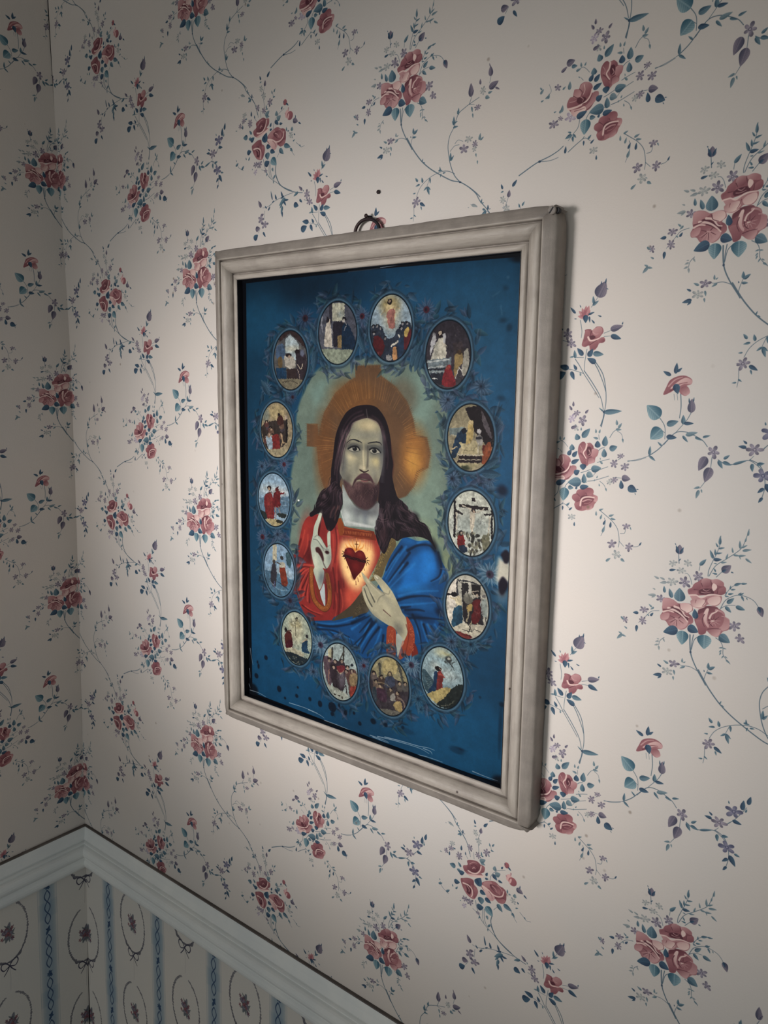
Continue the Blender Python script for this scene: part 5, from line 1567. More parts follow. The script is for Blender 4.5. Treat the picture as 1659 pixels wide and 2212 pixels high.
T 3a3424 .68 .38 .6 0 218 273.8 217.6 274.4
T 8c7c4c .68 .38 .6 0 212.4 285.5 213.6 286.3
T a08c50 .69 .38 .6 0 201.7 301.5 201 303
T 8c7c4c .69 .38 .6 0 204.4 290.2 204.8 290.9
T 8c7c4c .68 .38 .6 0 212.5 275.5 211.6 276.8
T 6e6444 .68 .38 .6 0 209.7 282.4 209.5 283.5
T 8c7c4c .68 .38 .6 0 218.4 267.9 218.5 268.8
T 3a3424 .68 .38 .6 0 216.2 268.6 215.5 270
T a08c50 .68 .38 .6 0 220.1 271.1 220.3 271.6
T 6e6444 .7 .39 .6 0 194.1 308.8 193.8 310.2
T a08c50 .69 .38 .6 0 204.3 299.1 204.6 300.2
T a08c50 .69 .38 .6 0 208.5 289.3 209.6 290.3
T 6e6444 .69 .39 .6 0 198.8 302.2 198.1 303.3
T 6e6444 .69 .38 .6 0 204.4 298.9 203.6 300
T 3a3424 .7 .39 .6 0 196.7 307 195.4 307.8
T a08c50 .68 .38 .6 0 213.8 281.6 215.1 282.2
T 8c7c4c .68 .38 .6 0 217.2 276.6 218.4 277.1
T 6e6444 .7 .39 .6 0 194.8 308.9 194.8 310.2
T 3a3424 .69 .38 .6 0 202.7 293.5 204.1 294.1
T a08c50 .7 .39 .6 0 194.3 312.3 195 313
T 8c7c4c .7 .39 .6 0 195.2 314.9 193.8 316.5
T 8c7c4c .68 .38 .6 0 211.7 283.9 212.4 285.1
T 6e6444 .69 .39 .6 0 198.1 301.5 198.5 302.4
T 8c7c4c .7 .39 .6 0 191.7 313.5 190.3 315.1
T 3a3424 .68 .38 .6 0 209.9 282.2 210.9 282.8
T 8c7c4c .69 .38 .6 0 206.7 291.1 205.9 292.4
T 6e6444 .69 .38 .6 0 200.7 298.3 200 299.5
T 8c7c4c .69 .38 .6 0 206.8 287.2 207.6 287.8
T 8c7c4c .69 .38 .6 0 204.8 291.2 206.1 292.3
T 6e6444 .69 .38 .6 0 207.9 291.3 209 291.9
T 3a3424 .7 .39 .6 0 196.2 311.9 195.1 313.2
T 8c7c4c .7 .39 .6 0 197.2 303 197.6 304.1
T 6e6444 .68 .38 .6 0 209.8 281.1 208.3 282.4
T 6e6444 .69 .38 .6 0 201.9 301.8 201.5 302.8
T 3a3424 .7 .39 .6 0 192.1 314.7 192.8 315.7
T 6e6444 .68 .38 .6 0 210 284.2 210.8 285.4
T 8c7c4c .69 .38 .6 0 203.3 297.3 203.4 298.6
T 3a3424 .7 .39 .6 0 196.3 304.6 195.8 305.6
T a08c50 .68 .38 .6 0 209.4 280.2 210 281.4
T 6e6444 .7 .39 .6 0 194.2 314.3 195.3 315.2
T 544c3a .72 .4 .6 0 172.9 352.3 174 353.1
T 6a6048 .71 .4 .6 0 181.2 343.6 181.1 344.8
T 544c3a .72 .4 .6 0 178.7 348.3 178.6 349.5
T 544c3a .72 .4 .6 0 171.2 354.9 171.4 355.9
T 2c281e .72 .4 .6 0 171.5 358.6 170.5 359.5
T 2c281e .72 .4 .6 0 172.3 352.9 171.8 354
T 544c3a .71 .4 .6 0 181.9 338 183 338.6
T 6a6048 .72 .4 .6 0 176.3 347.5 175.8 348.2
T 6a6048 .71 .4 .6 0 182.5 339.3 184 340.2
T 6a6048 .72 .4 .6 0 177.6 347.5 176.4 348.5
T 6a6048 .72 .4 .6 0 171.8 354.6 172.2 355.5
T 2c281e .72 .4 .6 0 176.2 349.3 176.7 349.8
T 544c3a .71 .4 .6 0 181.7 340.7 182.4 341.2
T 2c281e .71 .39 .6 0 186.5 336.3 186.9 336.8
T 544c3a .72 .4 .6 0 174 348.8 173.7 349.9
T 2c281e .72 .4 .6 0 176.6 348.6 176.3 349.4
T 2c281e .72 .4 .6 0 174.6 347.5 174.7 348.1
T 544c3a .72 .4 .6 0 173.8 350.4 173.5 350.9
T 6a6048 .72 .4 .6 0 178.7 348.6 178.8 349.8
T 6a6048 .71 .4 .6 0 182.7 339.5 181.7 340.6
T 6a6048 .71 .39 .6 0 185.6 335.5 185.8 336.2
T 2c281e .72 .4 .6 0 177.9 344.2 179 344.9
T 544c3a .72 .4 .6 0 171.6 351.5 170.2 352.3
T 2c281e .71 .4 .6 0 185.6 339.4 187 339.7
T 2c281e .71 .4 .6 0 179.9 341.7 181.1 342.7
T 544c3a .72 .4 .6 0 176.9 349.2 176.4 350.1
T 6a6048 .72 .4 .6 0 174.8 348.1 173.4 348.9
T 6a6048 .72 .4 .6 0 178.8 347.3 180 347.6
T 6a6048 .71 .4 .6 0 184 336.9 182.7 338.2
T 544c3a .72 .4 .6 0 175 352.8 174.6 353.6
T 6a6048 .71 .39 .6 0 185.9 338.9 186.6 339.4
T 6a6048 .71 .4 .6 0 179.8 341.2 180 342.4
T 544c3a .71 .4 .6 0 183.9 336.2 183.8 337.5
T 544c3a .72 .4 .6 0 173.5 354.8 173.2 356.1
T 6a6048 .71 .39 .6 0 185.5 334.2 186.4 334.9
T 544c3a .71 .4 .6 0 182.1 338.7 181.4 339.3
T 544c3a .72 .4 .6 0 176.2 353.3 175.6 354.3
T 544c3a .72 .4 .6 0 168.5 357.9 168.9 358.4
T 2c281e .72 .4 .6 0 178.4 343 179.7 343.5
T 6a6048 .71 .4 .6 0 183 338.2 183.8 338.9
T 544c3a .72 .4 .6 0 172.2 351.2 171.4 352
T 2c281e .72 .4 .6 0 179.3 346.5 178.3 347.7
T 2c281e .72 .4 .6 0 175.6 349.9 174.6 351.5
T 6a6048 .71 .39 .6 0 185.8 338.7 186.7 339.1
T 6a6048 .72 .4 .6 0 176 350 175.2 351.2
T 6a6048 .72 .4 .6 0 171.2 353.1 171.2 354.3
T 6a6048 .71 .4 .6 0 183.6 335.6 182.1 336.7
T 544c3a .72 .4 .6 0 177.2 345.7 177 346.3
T 2c281e .71 .4 .6 0 182.5 337.6 181.5 338.5
T 544c3a .71 .4 .6 0 180.9 338.5 181.5 339.8
T 544c3a .72 .4 .6 0 170.3 353.7 169 355.2
T 544c3a .71 .4 .6 0 180.4 339 179.4 339.8
T 544c3a .72 .4 .6 0 174.4 350.7 175.3 351.4
T 6a6048 .72 .4 .6 0 173 355.6 173.3 356.5
T 2c281e .72 .4 .6 0 179.4 343.9 179.7 344.9
T 2c281e .71 .4 .6 0 184.3 336.9 185.9 338
T 6a6048 .72 .4 .6 0 178.4 346.9 177.1 348.1
T 2c281e .71 .4 .6 0 182 338.5 180.7 339.2
T 2c281e .72 .4 .6 0 172.5 352.8 171.9 353.4
T 6a6048 .71 .4 .6 0 182.9 343.4 183.9 344.6
T 6a6048 .72 .4 .6 0 176.1 352.1 176 352.7
T 544c3a .72 .4 .6 0 175.6 348.5 176.7 349.4
T 6a6048 .72 .4 .6 0 177.2 352.5 176.7 354
T 6a6048 .71 .4 .6 0 182.5 336.8 183.4 338
T 2c281e .72 .4 .6 0 175 349.1 174 349.9
T 6a6048 .72 .4 .6 0 174.2 352 174.5 352.5
T 6a6048 .71 .4 .6 0 182.9 337.4 183.3 338.5
T 2c281e .72 .4 .6 0 176 350.3 176 351.7
T 544c3a .72 .4 .6 0 176.7 348.9 175.6 350.5
T 2c281e .72 .4 .6 0 176.5 348.2 176.3 348.8
T 2c281e .71 .4 .6 0 183.2 342 182.1 343.5
T 2c281e .71 .4 .6 0 180.9 338.6 182.4 339.4
T 2c281e .72 .4 .6 0 174.4 351.4 174.9 352.5
T 544c3a .72 .4 .6 0 178 344.4 176.9 345.9
T 544c3a .72 .4 .6 0 176.3 351.3 175 352.8
T 2c281e .72 .4 .6 0 173.8 350.3 172.8 351.3
T 2c281e .71 .4 .6 0 181.4 338 180.7 339.3
T 6a6048 .71 .4 .6 0 184.2 338.7 184.2 339.6
T 2c281e .71 .39 .6 0 187.1 333.6 186.5 334.7
T 2c281e .72 .4 .6 0 176.2 350.5 177.4 350.7
T 544c3a .71 .4 .6 0 180.5 342.2 180.9 343.1
T 544c3a .71 .4 .6 0 182.5 340.5 183.3 341.5
T 544c3a .72 .4 .6 0 174.7 350.7 175.7 351.8
T 2c281e .72 .4 .6 0 172.4 353.3 172.3 353.9
T 6a6048 .72 .4 .6 0 178 349.1 176.7 350.3
T 544c3a .72 .4 .6 0 172.4 355.9 170.9 356.9
T 2c281e .71 .4 .6 0 183.1 337.2 183.6 338.5
T 2c281e .72 .4 .6 0 170.7 353 170.1 354.5
T 2c281e .71 .4 .6 0 182.9 339.2 182 340.5
T 2c281e .72 .4 .6 0 176.1 352.4 174.5 353.8
G c9ab78 1 14 1 - 151.1 284.5 149.6 297.7 153.5 310.8 158.5 320.1 167.7 326.9 177.4 326.4 184.3 315.9 190.4 306.2 196.1 293.8 196.6 282.3 189.4 275.3 173.3 275.1 158.3 278.2
V dcc48e .7 22 0 - 172 306.1 14.9 19.4
V d8c08c .6 10 0 - 155.4 296.9 3.8 13
T 96402f .93 .46 .5 1 184.1 274.1 185.2 283.7
T 96402f .92 .46 .5 1 186.5 273.8 187.4 285.9
T 96402f .92 .46 .5 1 188.8 273.5 189.5 284.3
T 96402f .92 .46 .5 1 191.2 273.1 191.7 284.1
T 96402f .92 .46 .5 1 193.5 272.8 193.8 284.8
T 96402f .92 .46 .5 1 195.8 272.5 195.9 285.3
T 96402f .92 .46 .5 1 198.1 272.2 198.1 287.2
T 96402f .91 .46 .5 1 200.4 271.9 200.2 286.9
T 96402f .91 .46 .5 1 202.7 271.6 202.3 284.4
V 8e3a30 .7 8 0 - 200.7 279.5 3.8 8.4
G 67301f 1 0 0 - 152.6 273.1 154.9 264.1 173.2 264.1 191.1 264.5 181.1 263.3 196.2 264.1 198.7 273.1 166.3 274.2 173.3 272.8
G 7a4425 1 0 1 - 146.1 259.3 150.6 255.2 155.8 264.5 153.4 273 149.2 273.6 146.9 266.8
T a5693c .52 .52 .8 0 155.6 264.8 173.2 265 191.1 265.3
T 8a5030 .47 .47 .8 0 152.6 273.4 173.3 273.1 191.2 272.5
T c08a58 .53 .29 .7 0 155.3 268.4 154.5 271.4
T 94603a .52 .29 .7 0 156.8 268.3 157.5 271.2
T 94603a .52 .29 .7 0 158.3 268.3 158.7 271.1
T 94603a .52 .29 .7 0 159.8 268.2 158.9 271.2
T c08a58 .52 .29 .7 0 161.3 268.2 162.3 270.9
T 94603a .52 .29 .7 0 162.8 268.1 163 271
T c08a58 .52 .29 .7 0 164.3 268 164 271
T 94603a .52 .29 .7 0 165.8 268 166 270.9
T b07a48 .52 .29 .7 0 167.3 267.9 167.7 270.8
T c08a58 .52 .29 .7 0 168.8 267.9 168.1 270.8
T c08a58 .52 .29 .7 0 170.3 267.8 169.8 270.7
T c08a58 .52 .29 .7 0 171.7 267.7 171.2 270.7
T b07a48 .52 .29 .7 0 173.2 267.7 172.9 270.6
T c08a58 .52 .29 .7 0 174.7 267.6 174.8 270.5
T 94603a .52 .29 .7 0 176.2 267.6 176.8 270.4
T 94603a .52 .29 .7 0 177.6 267.5 177.6 270.4
T b07a48 .52 .29 .7 0 179.1 267.4 178.4 270.4
T b07a48 .52 .29 .7 0 180.6 267.4 181.4 270.1
T c08a58 .52 .29 .7 0 182 267.3 182.1 270.2
T b07a48 .51 .29 .7 0 183.5 267.3 183.1 270.2
T b07a48 .51 .29 .7 0 184.9 267.2 185.8 270
T c08a58 .51 .29 .7 0 186.4 267.2 186.5 270
T b07a48 .51 .28 .7 0 187.8 267.1 188.1 269.9
T c08a58 .51 .28 .7 0 189.3 267 188.9 269.9
T c08a58 .51 .28 .7 0 190.7 267 191 269.8
T c08a58 .51 .28 .7 0 192.2 266.9 192 269.8
T 5a2418 .53 .29 .8 0 154.5 275.2 154.8 278.7
T 5a2418 .53 .29 .8 0 156.3 275.1 156.6 278.6
T 5a2418 .53 .29 .8 0 158.2 275 158.4 278.5
T 5a2418 .52 .29 .8 0 160 274.9 160.2 278.4
T 5a2418 .52 .29 .8 0 161.8 274.8 162 278.3
T 5a2418 .52 .29 .8 0 163.6 274.7 163.8 278.2
T 5a2418 .52 .29 .8 0 165.4 274.6 165.6 278.1
T 5a2418 .52 .29 .8 0 167.2 274.5 167.4 278
T 5a2418 .52 .29 .8 0 169 274.5 169.2 277.9
T 5a2418 .52 .29 .8 0 170.8 274.4 171 277.8
T 5a2418 .52 .29 .8 0 172.5 274.3 172.8 277.7
T 5a2418 .52 .29 .8 0 174.3 274.2 174.6 277.6
T 5a2418 .52 .29 .8 0 176.1 274.1 176.3 277.5
T 5a2418 .52 .29 .8 0 177.8 274 178.1 277.4
T 5a2418 .52 .29 .8 0 179.6 273.9 179.9 277.3
T 5a2418 .52 .29 .8 0 181.4 273.8 181.6 277.2
T a8662c 1.51 .47 .8 1 171.1 287.6 161.4 286 157.2 281.9
T e0b060 .58 .23 .6 0 171.1 287.6 161.4 286 157.2 281.9
T a8662c 1.51 .47 .8 1 171.1 287 164.4 283.3 161.3 277.8
T e0b060 .58 .23 .6 0 171.1 287 164.4 283.3 161.3 277.8
T a8662c 1.51 .46 .8 1 171.9 286.3 168.1 281.6 167.3 275.9
T e0b060 .58 .23 .6 0 171.9 286.3 168.1 281.6 167.3 275.9
T a8662c 1.51 .46 .8 1 172.6 285.6 173.3 279.7 172.5 274
T e0b060 .58 .23 .6 0 172.6 285.6 173.3 279.7 172.5 274
T a8662c 1.51 .46 .8 1 173.4 286.1 177 281 177.7 275.7
T e0b060 .58 .23 .6 0 173.4 286.1 177 281 177.7 275.7
T a8662c 1.51 .46 .8 1 174.1 286.6 180.7 283.3 182.9 278.4
T e0b060 .58 .23 .6 0 174.1 286.6 180.7 283.3 182.9 278.4
T a8662c 1.51 .46 .8 1 171.9 287.5 165.2 286.7 159.1 285.7
T e0b060 .58 .23 .6 0 171.9 287.5 165.2 286.7 159.1 285.7
T 4a2414 .81 .81 1 0 172.6 277.5 172.6 286.8
T 4a2414 .7 .7 1 0 170.4 280.7 174.9 280.2
V e8c898 .7 1 0 - 174.6 279 1 1
G 521316 1 0 1 - 171.2 289.6 167.4 285.9 162.1 285.7 157.2 288.1 155.5 293.9 158.4 300 163.8 309.2 168.4 317.9 170.5 318.8 173.6 314.7 180.2 307.8 184.5 300.1 185.3 293.1 182.2 287.7 177.1 286.4 172.6 288.5
V 7a2a26 .8 6 .3 - 163.7 289.8 5.3 2.9
V 762824 .7 6 0 - 177.8 290.7 4.4 2.9
V 6a2220 .6 6 0 - 172 304.4 4.5 4.1
V 3a0c10 .6 5 0 - 169.1 315.4 3 3.5
T 240c10 .83 .83 1 0 154.6 295.2 157.5 296.7 160.4 295.8 163.2 294.6 166.1 295.8 169 297.5 171.8 297.1 174.6 295.7 177.4 296.3 180.3 298.3 183 298.3 185.8 296.8
T 240c10 .83 .83 1 0 154.6 296.5 157.5 295.5 160.4 294.4 163.3 295.7 166.1 297.4 169 296.7 171.8 295.4 174.6 296.2 177.5 298.1 180.3 298 183 296.5 185.8 296.8
T 240c10 .83 .83 1 0 154.6 295.1 157.5 294.1 160.4 295.6 163.3 297.2 166.1 296.4 169 295.1 171.8 296.1 174.6 297.9 177.4 297.6 180.2 296.2 183 296.7 185.8 298.6
T 240c10 1.06 .24 1 0 155.3 291.6 153.1 290.4
T 240c10 1.06 .24 1 0 154.6 293.4 151.9 293.8
T 240c10 1.06 .24 1 0 155.4 295.1 152.3 297
T 240c10 1.06 .24 1 0 157.3 297.2 155.8 299.2
T 240c10 1.04 .23 1 0 185.9 294.1 188.1 292.1
T 240c10 1.04 .23 1 0 187 295.7 190.7 295.7
T 240c10 1.04 .23 1 0 187.4 297.4 190 299.9
T 240c10 1.04 .23 1 0 186 298.7 186 301.9
T 240c10 1.06 .23 1 0 158.4 289.4 157.6 288
T 5a1a18 .53 .82 1 0 177.3 312.3 177.7 314.6
T 5a1a18 .53 .82 1 0 174.7 316.2 175.3 320.3
T 5a1a18 .53 .82 1 0 172.1 320.2 172.4 324.3
T 5a1a18 .53 .83 1 0 160 305.6 160.4 307.9
T 5a1a18 .52 .81 1 0 183.1 305 183.5 306.7
G 1b141b 1 0 1 - 183 136 170.7 137.8 159.8 142.9 153.4 149.7 148.6 157.1 143.8 167.7 141.4 178.8 139.7 191.2 137.3 203.8 136 220.1 130.6 224.9 124.7 228 119.6 234.2 115.3 242.9 114.4 248.8 113.1 244.6 111.5 250.7 105.8 255.5 108.2 258.9 117.9 254.2 124.2 255.3 127.4 262 131.3 269.9 136.8 271 142.2 266.2 146.8 258.6 150.6 247.7 154 239.2 153.8 241.5 152.9 227.3 150.4 215.1 171.1 189.1 186.3 152.6 201.5 163.7 202.1 210.7 200.9 234.8 201.8 246.7 200.3 246.2 196.6 257.2 198.6 269.1 203.5 279.9 209.3 285.6 213.9 278.5 218.4 268.1 225.9 270.1 233.1 266.1 251 262.3 265 264.9 273 272.5 268.4 263 264.8 254.8 259.4 248.6 253.3 246.8 247.8 240.5 239.8 238.1 238.4 234.2 232.4 230.1 231.9 229.2 226 226.3 223 220.7 218.4 205.3 219.6 193.5 217.3 183.8 216.4 172.2 213.2 158.5 207.9 147.7 199.7 139.3 192.1 136.4
V 201820 .9 8 0 - 209.5 204.2 7.4 29.6
G 8a938e 1 0 1 - 152.9 219.8 158.6 226.7 165.1 235.4 173.1 241.9 187.2 243.5 201.3 233.5 201.4 246.7 198.1 253.2 196 259.8 176.4 261.6 157.1 262.5 153.8 255.2 150.5 247.4 153.8 242.7
V a3aaa6 .8 8 -.3 - 158.7 252.8 4.9 7.5
V 9aa09a .7 8 0 - 193.5 252.5 5.4 5.5
V 4a4c50 .9 12 .05 - 184.1 244.4 13.9 3.7
V 5c6268 .7 9 0 - 184.1 250.5 2.8 7.3
V 64696c .6 9 0 - 173.1 248.7 3.2 6.8
V a8aeaa .8 4 .03 - 178 259.8 17.2 1.2
V c0c4be .5 3 .05 - 176.4 258.8 15.7 .9
T b4bab6 .88 .88 .7 0 151 248 153.8 255.2 157.1 262.5
G 8b8a76 1 0 1 - 185.5 149.1 193.8 150.6 199.9 153.8 203.7 161.2 205.7 172.2 206.6 183.9 206 195.6 203.2 207.7 199.5 215.7 194.7 229.4 183.3 241.4 171.4 234.7 161.8 224 154.5 214.8 149.2 205.9 152.4 193.4 154 182.9 157.1 171.8 163.1 163.1 166.2 155.2 175.5 151.3
V a19878 .85 13 0 - 186.3 156.7 9.8 5.3
V a9a488 .85 12 .3 - 164.8 189.5 7.1 4.8
V a8a07a .8 11 0 - 197.7 192.7 4.5 4.7
V 5f6260 .75 10 .1 - 155.3 202.4 4 13.5
V 6c6e68 .75 9 0 - 204 181.1 3 15.3
V 74776e .5 12 0 - 178.7 166 17.6 3.6
V 6e7068 .4 10 0 - 189.5 166.6 12.8 2.9
V 787a6e .5 10 .2 - 167.3 204.5 5.5 7.9
V 6e706a .5 10 0 - 195.2 204.2 4.6 7.8
V 5c5c56 .8 10 .5 - 160.1 213.7 4.8 7.4
V 4c4e4e .7 9 .08 - 153.4 190.3 2.7 15.9
V 55575a .75 8 0 - 205.5 186.9 1.9 17.7
V 505250 .5 8 .5 - 163.1 163.1 2.1 7.2
V 5e5f5a .35 8 .2 - 172.8 199.9 2.4 7.3
V b4ae90 .6 9 0 - 187.1 156.7 5.3 2.7
V b2ac8e .6 8 .3 - 164 188.7 3.6 2.4
V b0aa84 .6 8 0 - 198.1 192.1 2.6 2.6
V 3a3d40 .85 9 .05 - 169.1 179.3 10.2 3.7
V 363a3e .85 9 .12 - 195.7 179.6 9.8 3.8
V 5d605c .6 7 .1 - 170.3 185.9 7 2.4
V 5a5c58 .6 7 .1 - 195 185.8 6.8 2.4
G 8e8e82 1 0 1 - 161.6 182.2 165.5 180.1 170.2 179.2 173.8 179.9 175.9 181.9 171.1 183.3 166.3 183.5
V 191a1e 1 0 0 - 169.6 181 3.1 2.3
V a8aaa4 .8 .4 0 - 168.5 180 .6 .5
G 8c8c80 1 0 1 - 189.5 181.7 193 179.7 197.6 179.7 201.1 181.5 202.2 183 197.2 184.2 193.1 183.8
V 191a1e 1 0 0 - 195.5 181.7 2.9 2.2
V a0a29c .8 .4 0 - 194.6 180.7 .5 .5
T 202124 1.33 1.33 1 1.2 160.4 181.5 164.7 179.2 170.2 178.1 174.2 179.1 176.4 181.8
T 17181b .73 .73 1 0 160.8 182 165.1 179.9 170.2 178.8 174 179.7 176.2 182.1
T 202124 1.19 1.19 1 1.2 188.8 180.6 193 178.8 197.8 178.9 201.6 180.8 203.4 182.8
T 17181b .71 .71 1 0 188.9 181.4 192.9 179.4 197.8 179.3 201.6 181.1 203.4 183
T 3a3c3c .48 .48 .8 0 162.4 183 167.1 184.3 172.6 183.7 176.1 182.2
T 3a3c3c .47 .47 .8 0 190 183.7 195 185.1 200.6 183.6
T 4c4e4c .48 .48 .8 1 160.8 178.9 166.3 176.3 172.6 176.3 176.5 178
T 4c4e4c .47 .47 .8 1 188.8 177.6 194.1 176.1 200.2 176.9 204.3 179.3
T 1f2024 .54 1.57 .95 .8 158.8 176 163.1 172.6 169.4 171.7 174.9 173.2
T 26272a 1.31 .6 .95 .8 174.1 172.7 176.8 173.5 178.8 174.5
T 26272a .83 1.18 .95 .8 187.1 174.5 191.1 173.5 197.8 172.5
T 1f2024 1.29 .47 .95 .8 197.8 172.5 202.4 173.1 204.8 175.3
T 9c9980 1.78 2.38 .6 4 181.5 174.1 181.6 185.4 182.1 197.4
T b4ae92 .72 1.19 .8 2.5 180.6 182.5 181 191.5 182 199.8
T 3e3c3c 1.19 2.02 .7 3.5 186.9 178 187 188.1 186.4 199.5
V aaa68e .7 5 0 - 179 199.7 3.1 2.2
V 8c8a7a .8 3 0 - 187.7 200.3 1.7 1.7
V b8b296 .8 4 0 - 182 200.1 1.6 1.6
T 2a1c1e .72 1.57 1 0 176.3 202.2 179 203.3 181.8 204.1
T 2a1c1e 1.44 .84 1 0 181.8 204.1 184.9 203.5 187.9 201.9
V 2a1a1c 1 2 .4 - 178.6 202.8 1.7 .6
G 453436 1 3.5 1 - 154.5 214.8 160.2 216.7 166.6 219.9 171.3 215.8 177.6 214 183 215.4 191.5 214.6 196.1 216.6 201.8 215.5 201.2 225.7 195.6 237.1 187.2 242.5 179.4 242.5 171.5 239.6 163.4 232.4 158.6 226.1
V 6a5653 .5 9 -.5 - 163.4 223.8 4.8 6.8
V 6f5856 .7 8 0 - 174.5 219.2 4.7 3.7
V 6a5250 .7 8 0 - 189.2 217.2 4.6 3
V 2a1c20 .6 10 0 - 185.4 221.8 5.4 8.5
V 241820 .7 10 0 - 197.7 226.1 3.8 10.8
G 483438 1 1.6 1 - 175.6 207.6 182.9 204.8 188.3 205.8 193.4 210.6 196.1 217.2 191.5 213.1 183 211.4 174.4 212.3 170.5 215.8 167 220.4 169.3 213.5
V 5c464a .5 5 0 - 183 207.8 4.6 1.3
T 201418 .61 .85 .95 0 172.5 212.3 177.6 211.9 183 212.4 189.2 212
G 6e4c4c .8 1.2 1 - 177.9 212.5 183 212.6 188.4 212.1 186.5 213.7 183 214.5 179.1 214.1
T 2c1c20 1.34 .61 .7 3 170.5 213.4 168.1 217.9 166.6 221.1
T 5a4844 .55 .18 .5 .8 184.3 232.6 185 233.6 183.9 234.7 184 235.7 185.1 236.7
T 4e3c3c .54 .18 .5 .8 196.7 214.3 195.8 215.4 196.2 216.4 197.4 217.3 196.9 218.3
T 6c5a54 .54 .18 .5 .8 190.4 220.1 189.8 221.2 190.9 222.1 191.2 223.1 190.2 224.2
T 4e3c3c .54 .18 .5 .8 194.7 216.5 195.2 217.4 196.3 218.4 195.7 219.4 195.5 220.5
T 6c5a54 .54 .18 .5 .8 193.4 223 194.6 223.9 194.8 224.9 193.9 226 194.8 227
T 7c6860 .54 .18 .5 .8 181.9 215.2 182.8 216.1 181.9 217.2 181.6 218.3 182.7 219.2
T 4e3c3c .55 .18 .5 .8 175.9 219.8 175.7 220.9 174.5 222 175.2 223 175.6 224
T 6c5a54 .55 .18 .5 .8 163.4 216.5 163.1 217.6 163.9 218.5 162.9 219.7 161.9 220.8
T 7c6860 .55 .18 .5 .8 166.6 221.5 167.3 222.4 167.3 223.5 165.9 224.6 166.1 225.7
T 7c6860 .54 .18 .5 .8 193.8 220.8 195 221.7 194.5 222.8 194.1 223.8 195.4 224.7
T 7c6860 .55 .18 .5 .8 181.2 231.4 181.4 232.4 180.2 233.5 180.7 234.5 181.5 235.5
T 4e3c3c .55 .18 .5 .8 174.2 216.1 173.7 217.1 174.7 218.1 174.2 219.2 173.1 220.3
T 6c5a54 .55 .18 .5 .8 164.8 219.9 165.2 220.9 165.6 221.9 164.1 223.1 163.9 224.2
T 5a4844 .55 .18 .5 .8 182.9 229.2 183.4 230.2 182.3 231.3 182.5 232.4 183.5 233.3
T 241a1e .55 .18 .5 .8 173.2 223.2 172.5 224.3 171.6 225.4 172.5 226.3 172.4 227.4
T 4e3c3c .55 .18 .5 .8 179 222.8 177.8 223.9 178.1 224.9 178.9 225.9 177.9 227
T 241a1e .55 .18 .5 .8 178.1 219.5 177.3 220.6 178.3 221.5 178.2 222.6 177.1 223.7
T 5a4844 .54 .18 .5 .8 197.6 214.1 198.2 215 199.3 215.9 198.6 217 198.7 218
T 2a1f23 .55 .18 .5 .8 172.8 225.5 173.8 226.5 173.4 227.5 172.2 228.7 172.9 229.7
T 2a1f23 .54 .18 .5 .8 190.7 222.9 191.6 223.8 190.7 225 190.8 226 192 226.9
T 5a4844 .54 .18 .5 .8 193.5 224.7 193.4 225.8 192.6 226.9 193.7 227.8 194.2 228.8
T 2a1f23 .55 .18 .5 .8 172.2 224.4 173 225.3 173 226.4 171.7 227.5 172.1 228.5
T 2a1f23 .55 .18 .5 .8 168.7 227.3 169.5 228.3 168.4 229.4 167.7 230.5 168.7 231.5
T 241a1e .54 .18 .5 .8 189.7 233.4 189.9 234.4 188.9 235.6 189.7 236.5 190.5 237.5
T 2a1f23 .55 .18 .5 .8 162.8 224.9 161.3 226.1 161.8 227.1 162 228.1 160.5 229.3
T 241a1e .55 .18 .5 .8 173.3 219.2 172.9 220.3 173.9 221.2 173.2 222.3 172.3 223.5
T 241a1e .54 .18 .5 .8 195.6 226.8 196.6 227.7 197.3 228.6 196.5 229.7 196.9 230.7
T 6c5a54 .54 .18 .5 .8 186.3 221.9 187.4 222.8 186.9 223.9 186.3 225 187.4 225.9
T 241a1e .55 .18 .5 .8 184.6 232.1 185 233.1 183.9 234.2 184.3 235.2 185.3 236.2
T 6c5a54 .54 .18 .5 .8 199.7 217.2 199.3 218.2 199 219.3 200.3 220.2 200.5 221.2
T 5a4844 .54 .18 .5 .8 196 214.4 195.7 215.4 197.1 216.3 197.1 217.4 196.3 218.4
T 4e3c3c .55 .18 .5 .8 182.5 234.9 183.1 235.8 183.8 236.8 182.8 237.9 182.7 239
T 5a4844 .54 .18 .5 .8 184.7 218.1 185.9 219.1 185.6 220.1 184.7 221.2 185.7 222.2
T 5a4844 .54 .18 .5 .8 193.3 217 193.1 218 192.4 219.1 193.6 220 193.9 221
T 4e3c3c .54 .18 .5 .8 182.4 218 181.3 219.2 181.4 220.2 182.4 221.1 181.6 222.2
T 7c6860 .55 .18 .5 .8 163.1 227.2 162 228.3 162.7 229.3 162.5 230.4 161 231.6
T 2a1f23 .54 .18 .5 .8 183.9 218.8 184.8 219.7 183.8 220.8 183.6 221.9 184.8 222.8
T 5a4844 .55 .18 .5 .8 177.8 227.1 177.6 228.1 176.5 229.3 177.2 230.2 177.6 231.2
T 4e3c3c .55 .18 .5 .8 172.5 222.4 171.2 223.5 170.9 224.6 171.9 225.5 171.1 226.6
T 4e3c3c .55 .18 .5 .8 175.5 219 174.4 220.1 175.2 221.1 175.5 222.1 174.2 223.2
T 7c6860 .54 .18 .5 .8 191.8 226.8 192 227.8 193.2 228.7 192.7 229.8 192.2 230.9
T 241a1e .55 .18 .5 .8 183.7 226.8 184.7 227.7 185 228.7 183.9 229.9 184.3 230.9
T 2a1f23 .55 .18 .5 .8 165.7 228.3 166.5 229.3 165.5 230.4 164.6 231.6 165.5 232.5
T 241a1e .54 .18 .5 .8 191 235 191.3 236 190.4 237.1 191 238.1 191.9 239
T 6c5a54 .55 .18 .5 .8 173.8 229.9 172.5 231.1 173 232 173.6 233 172.3 234.2
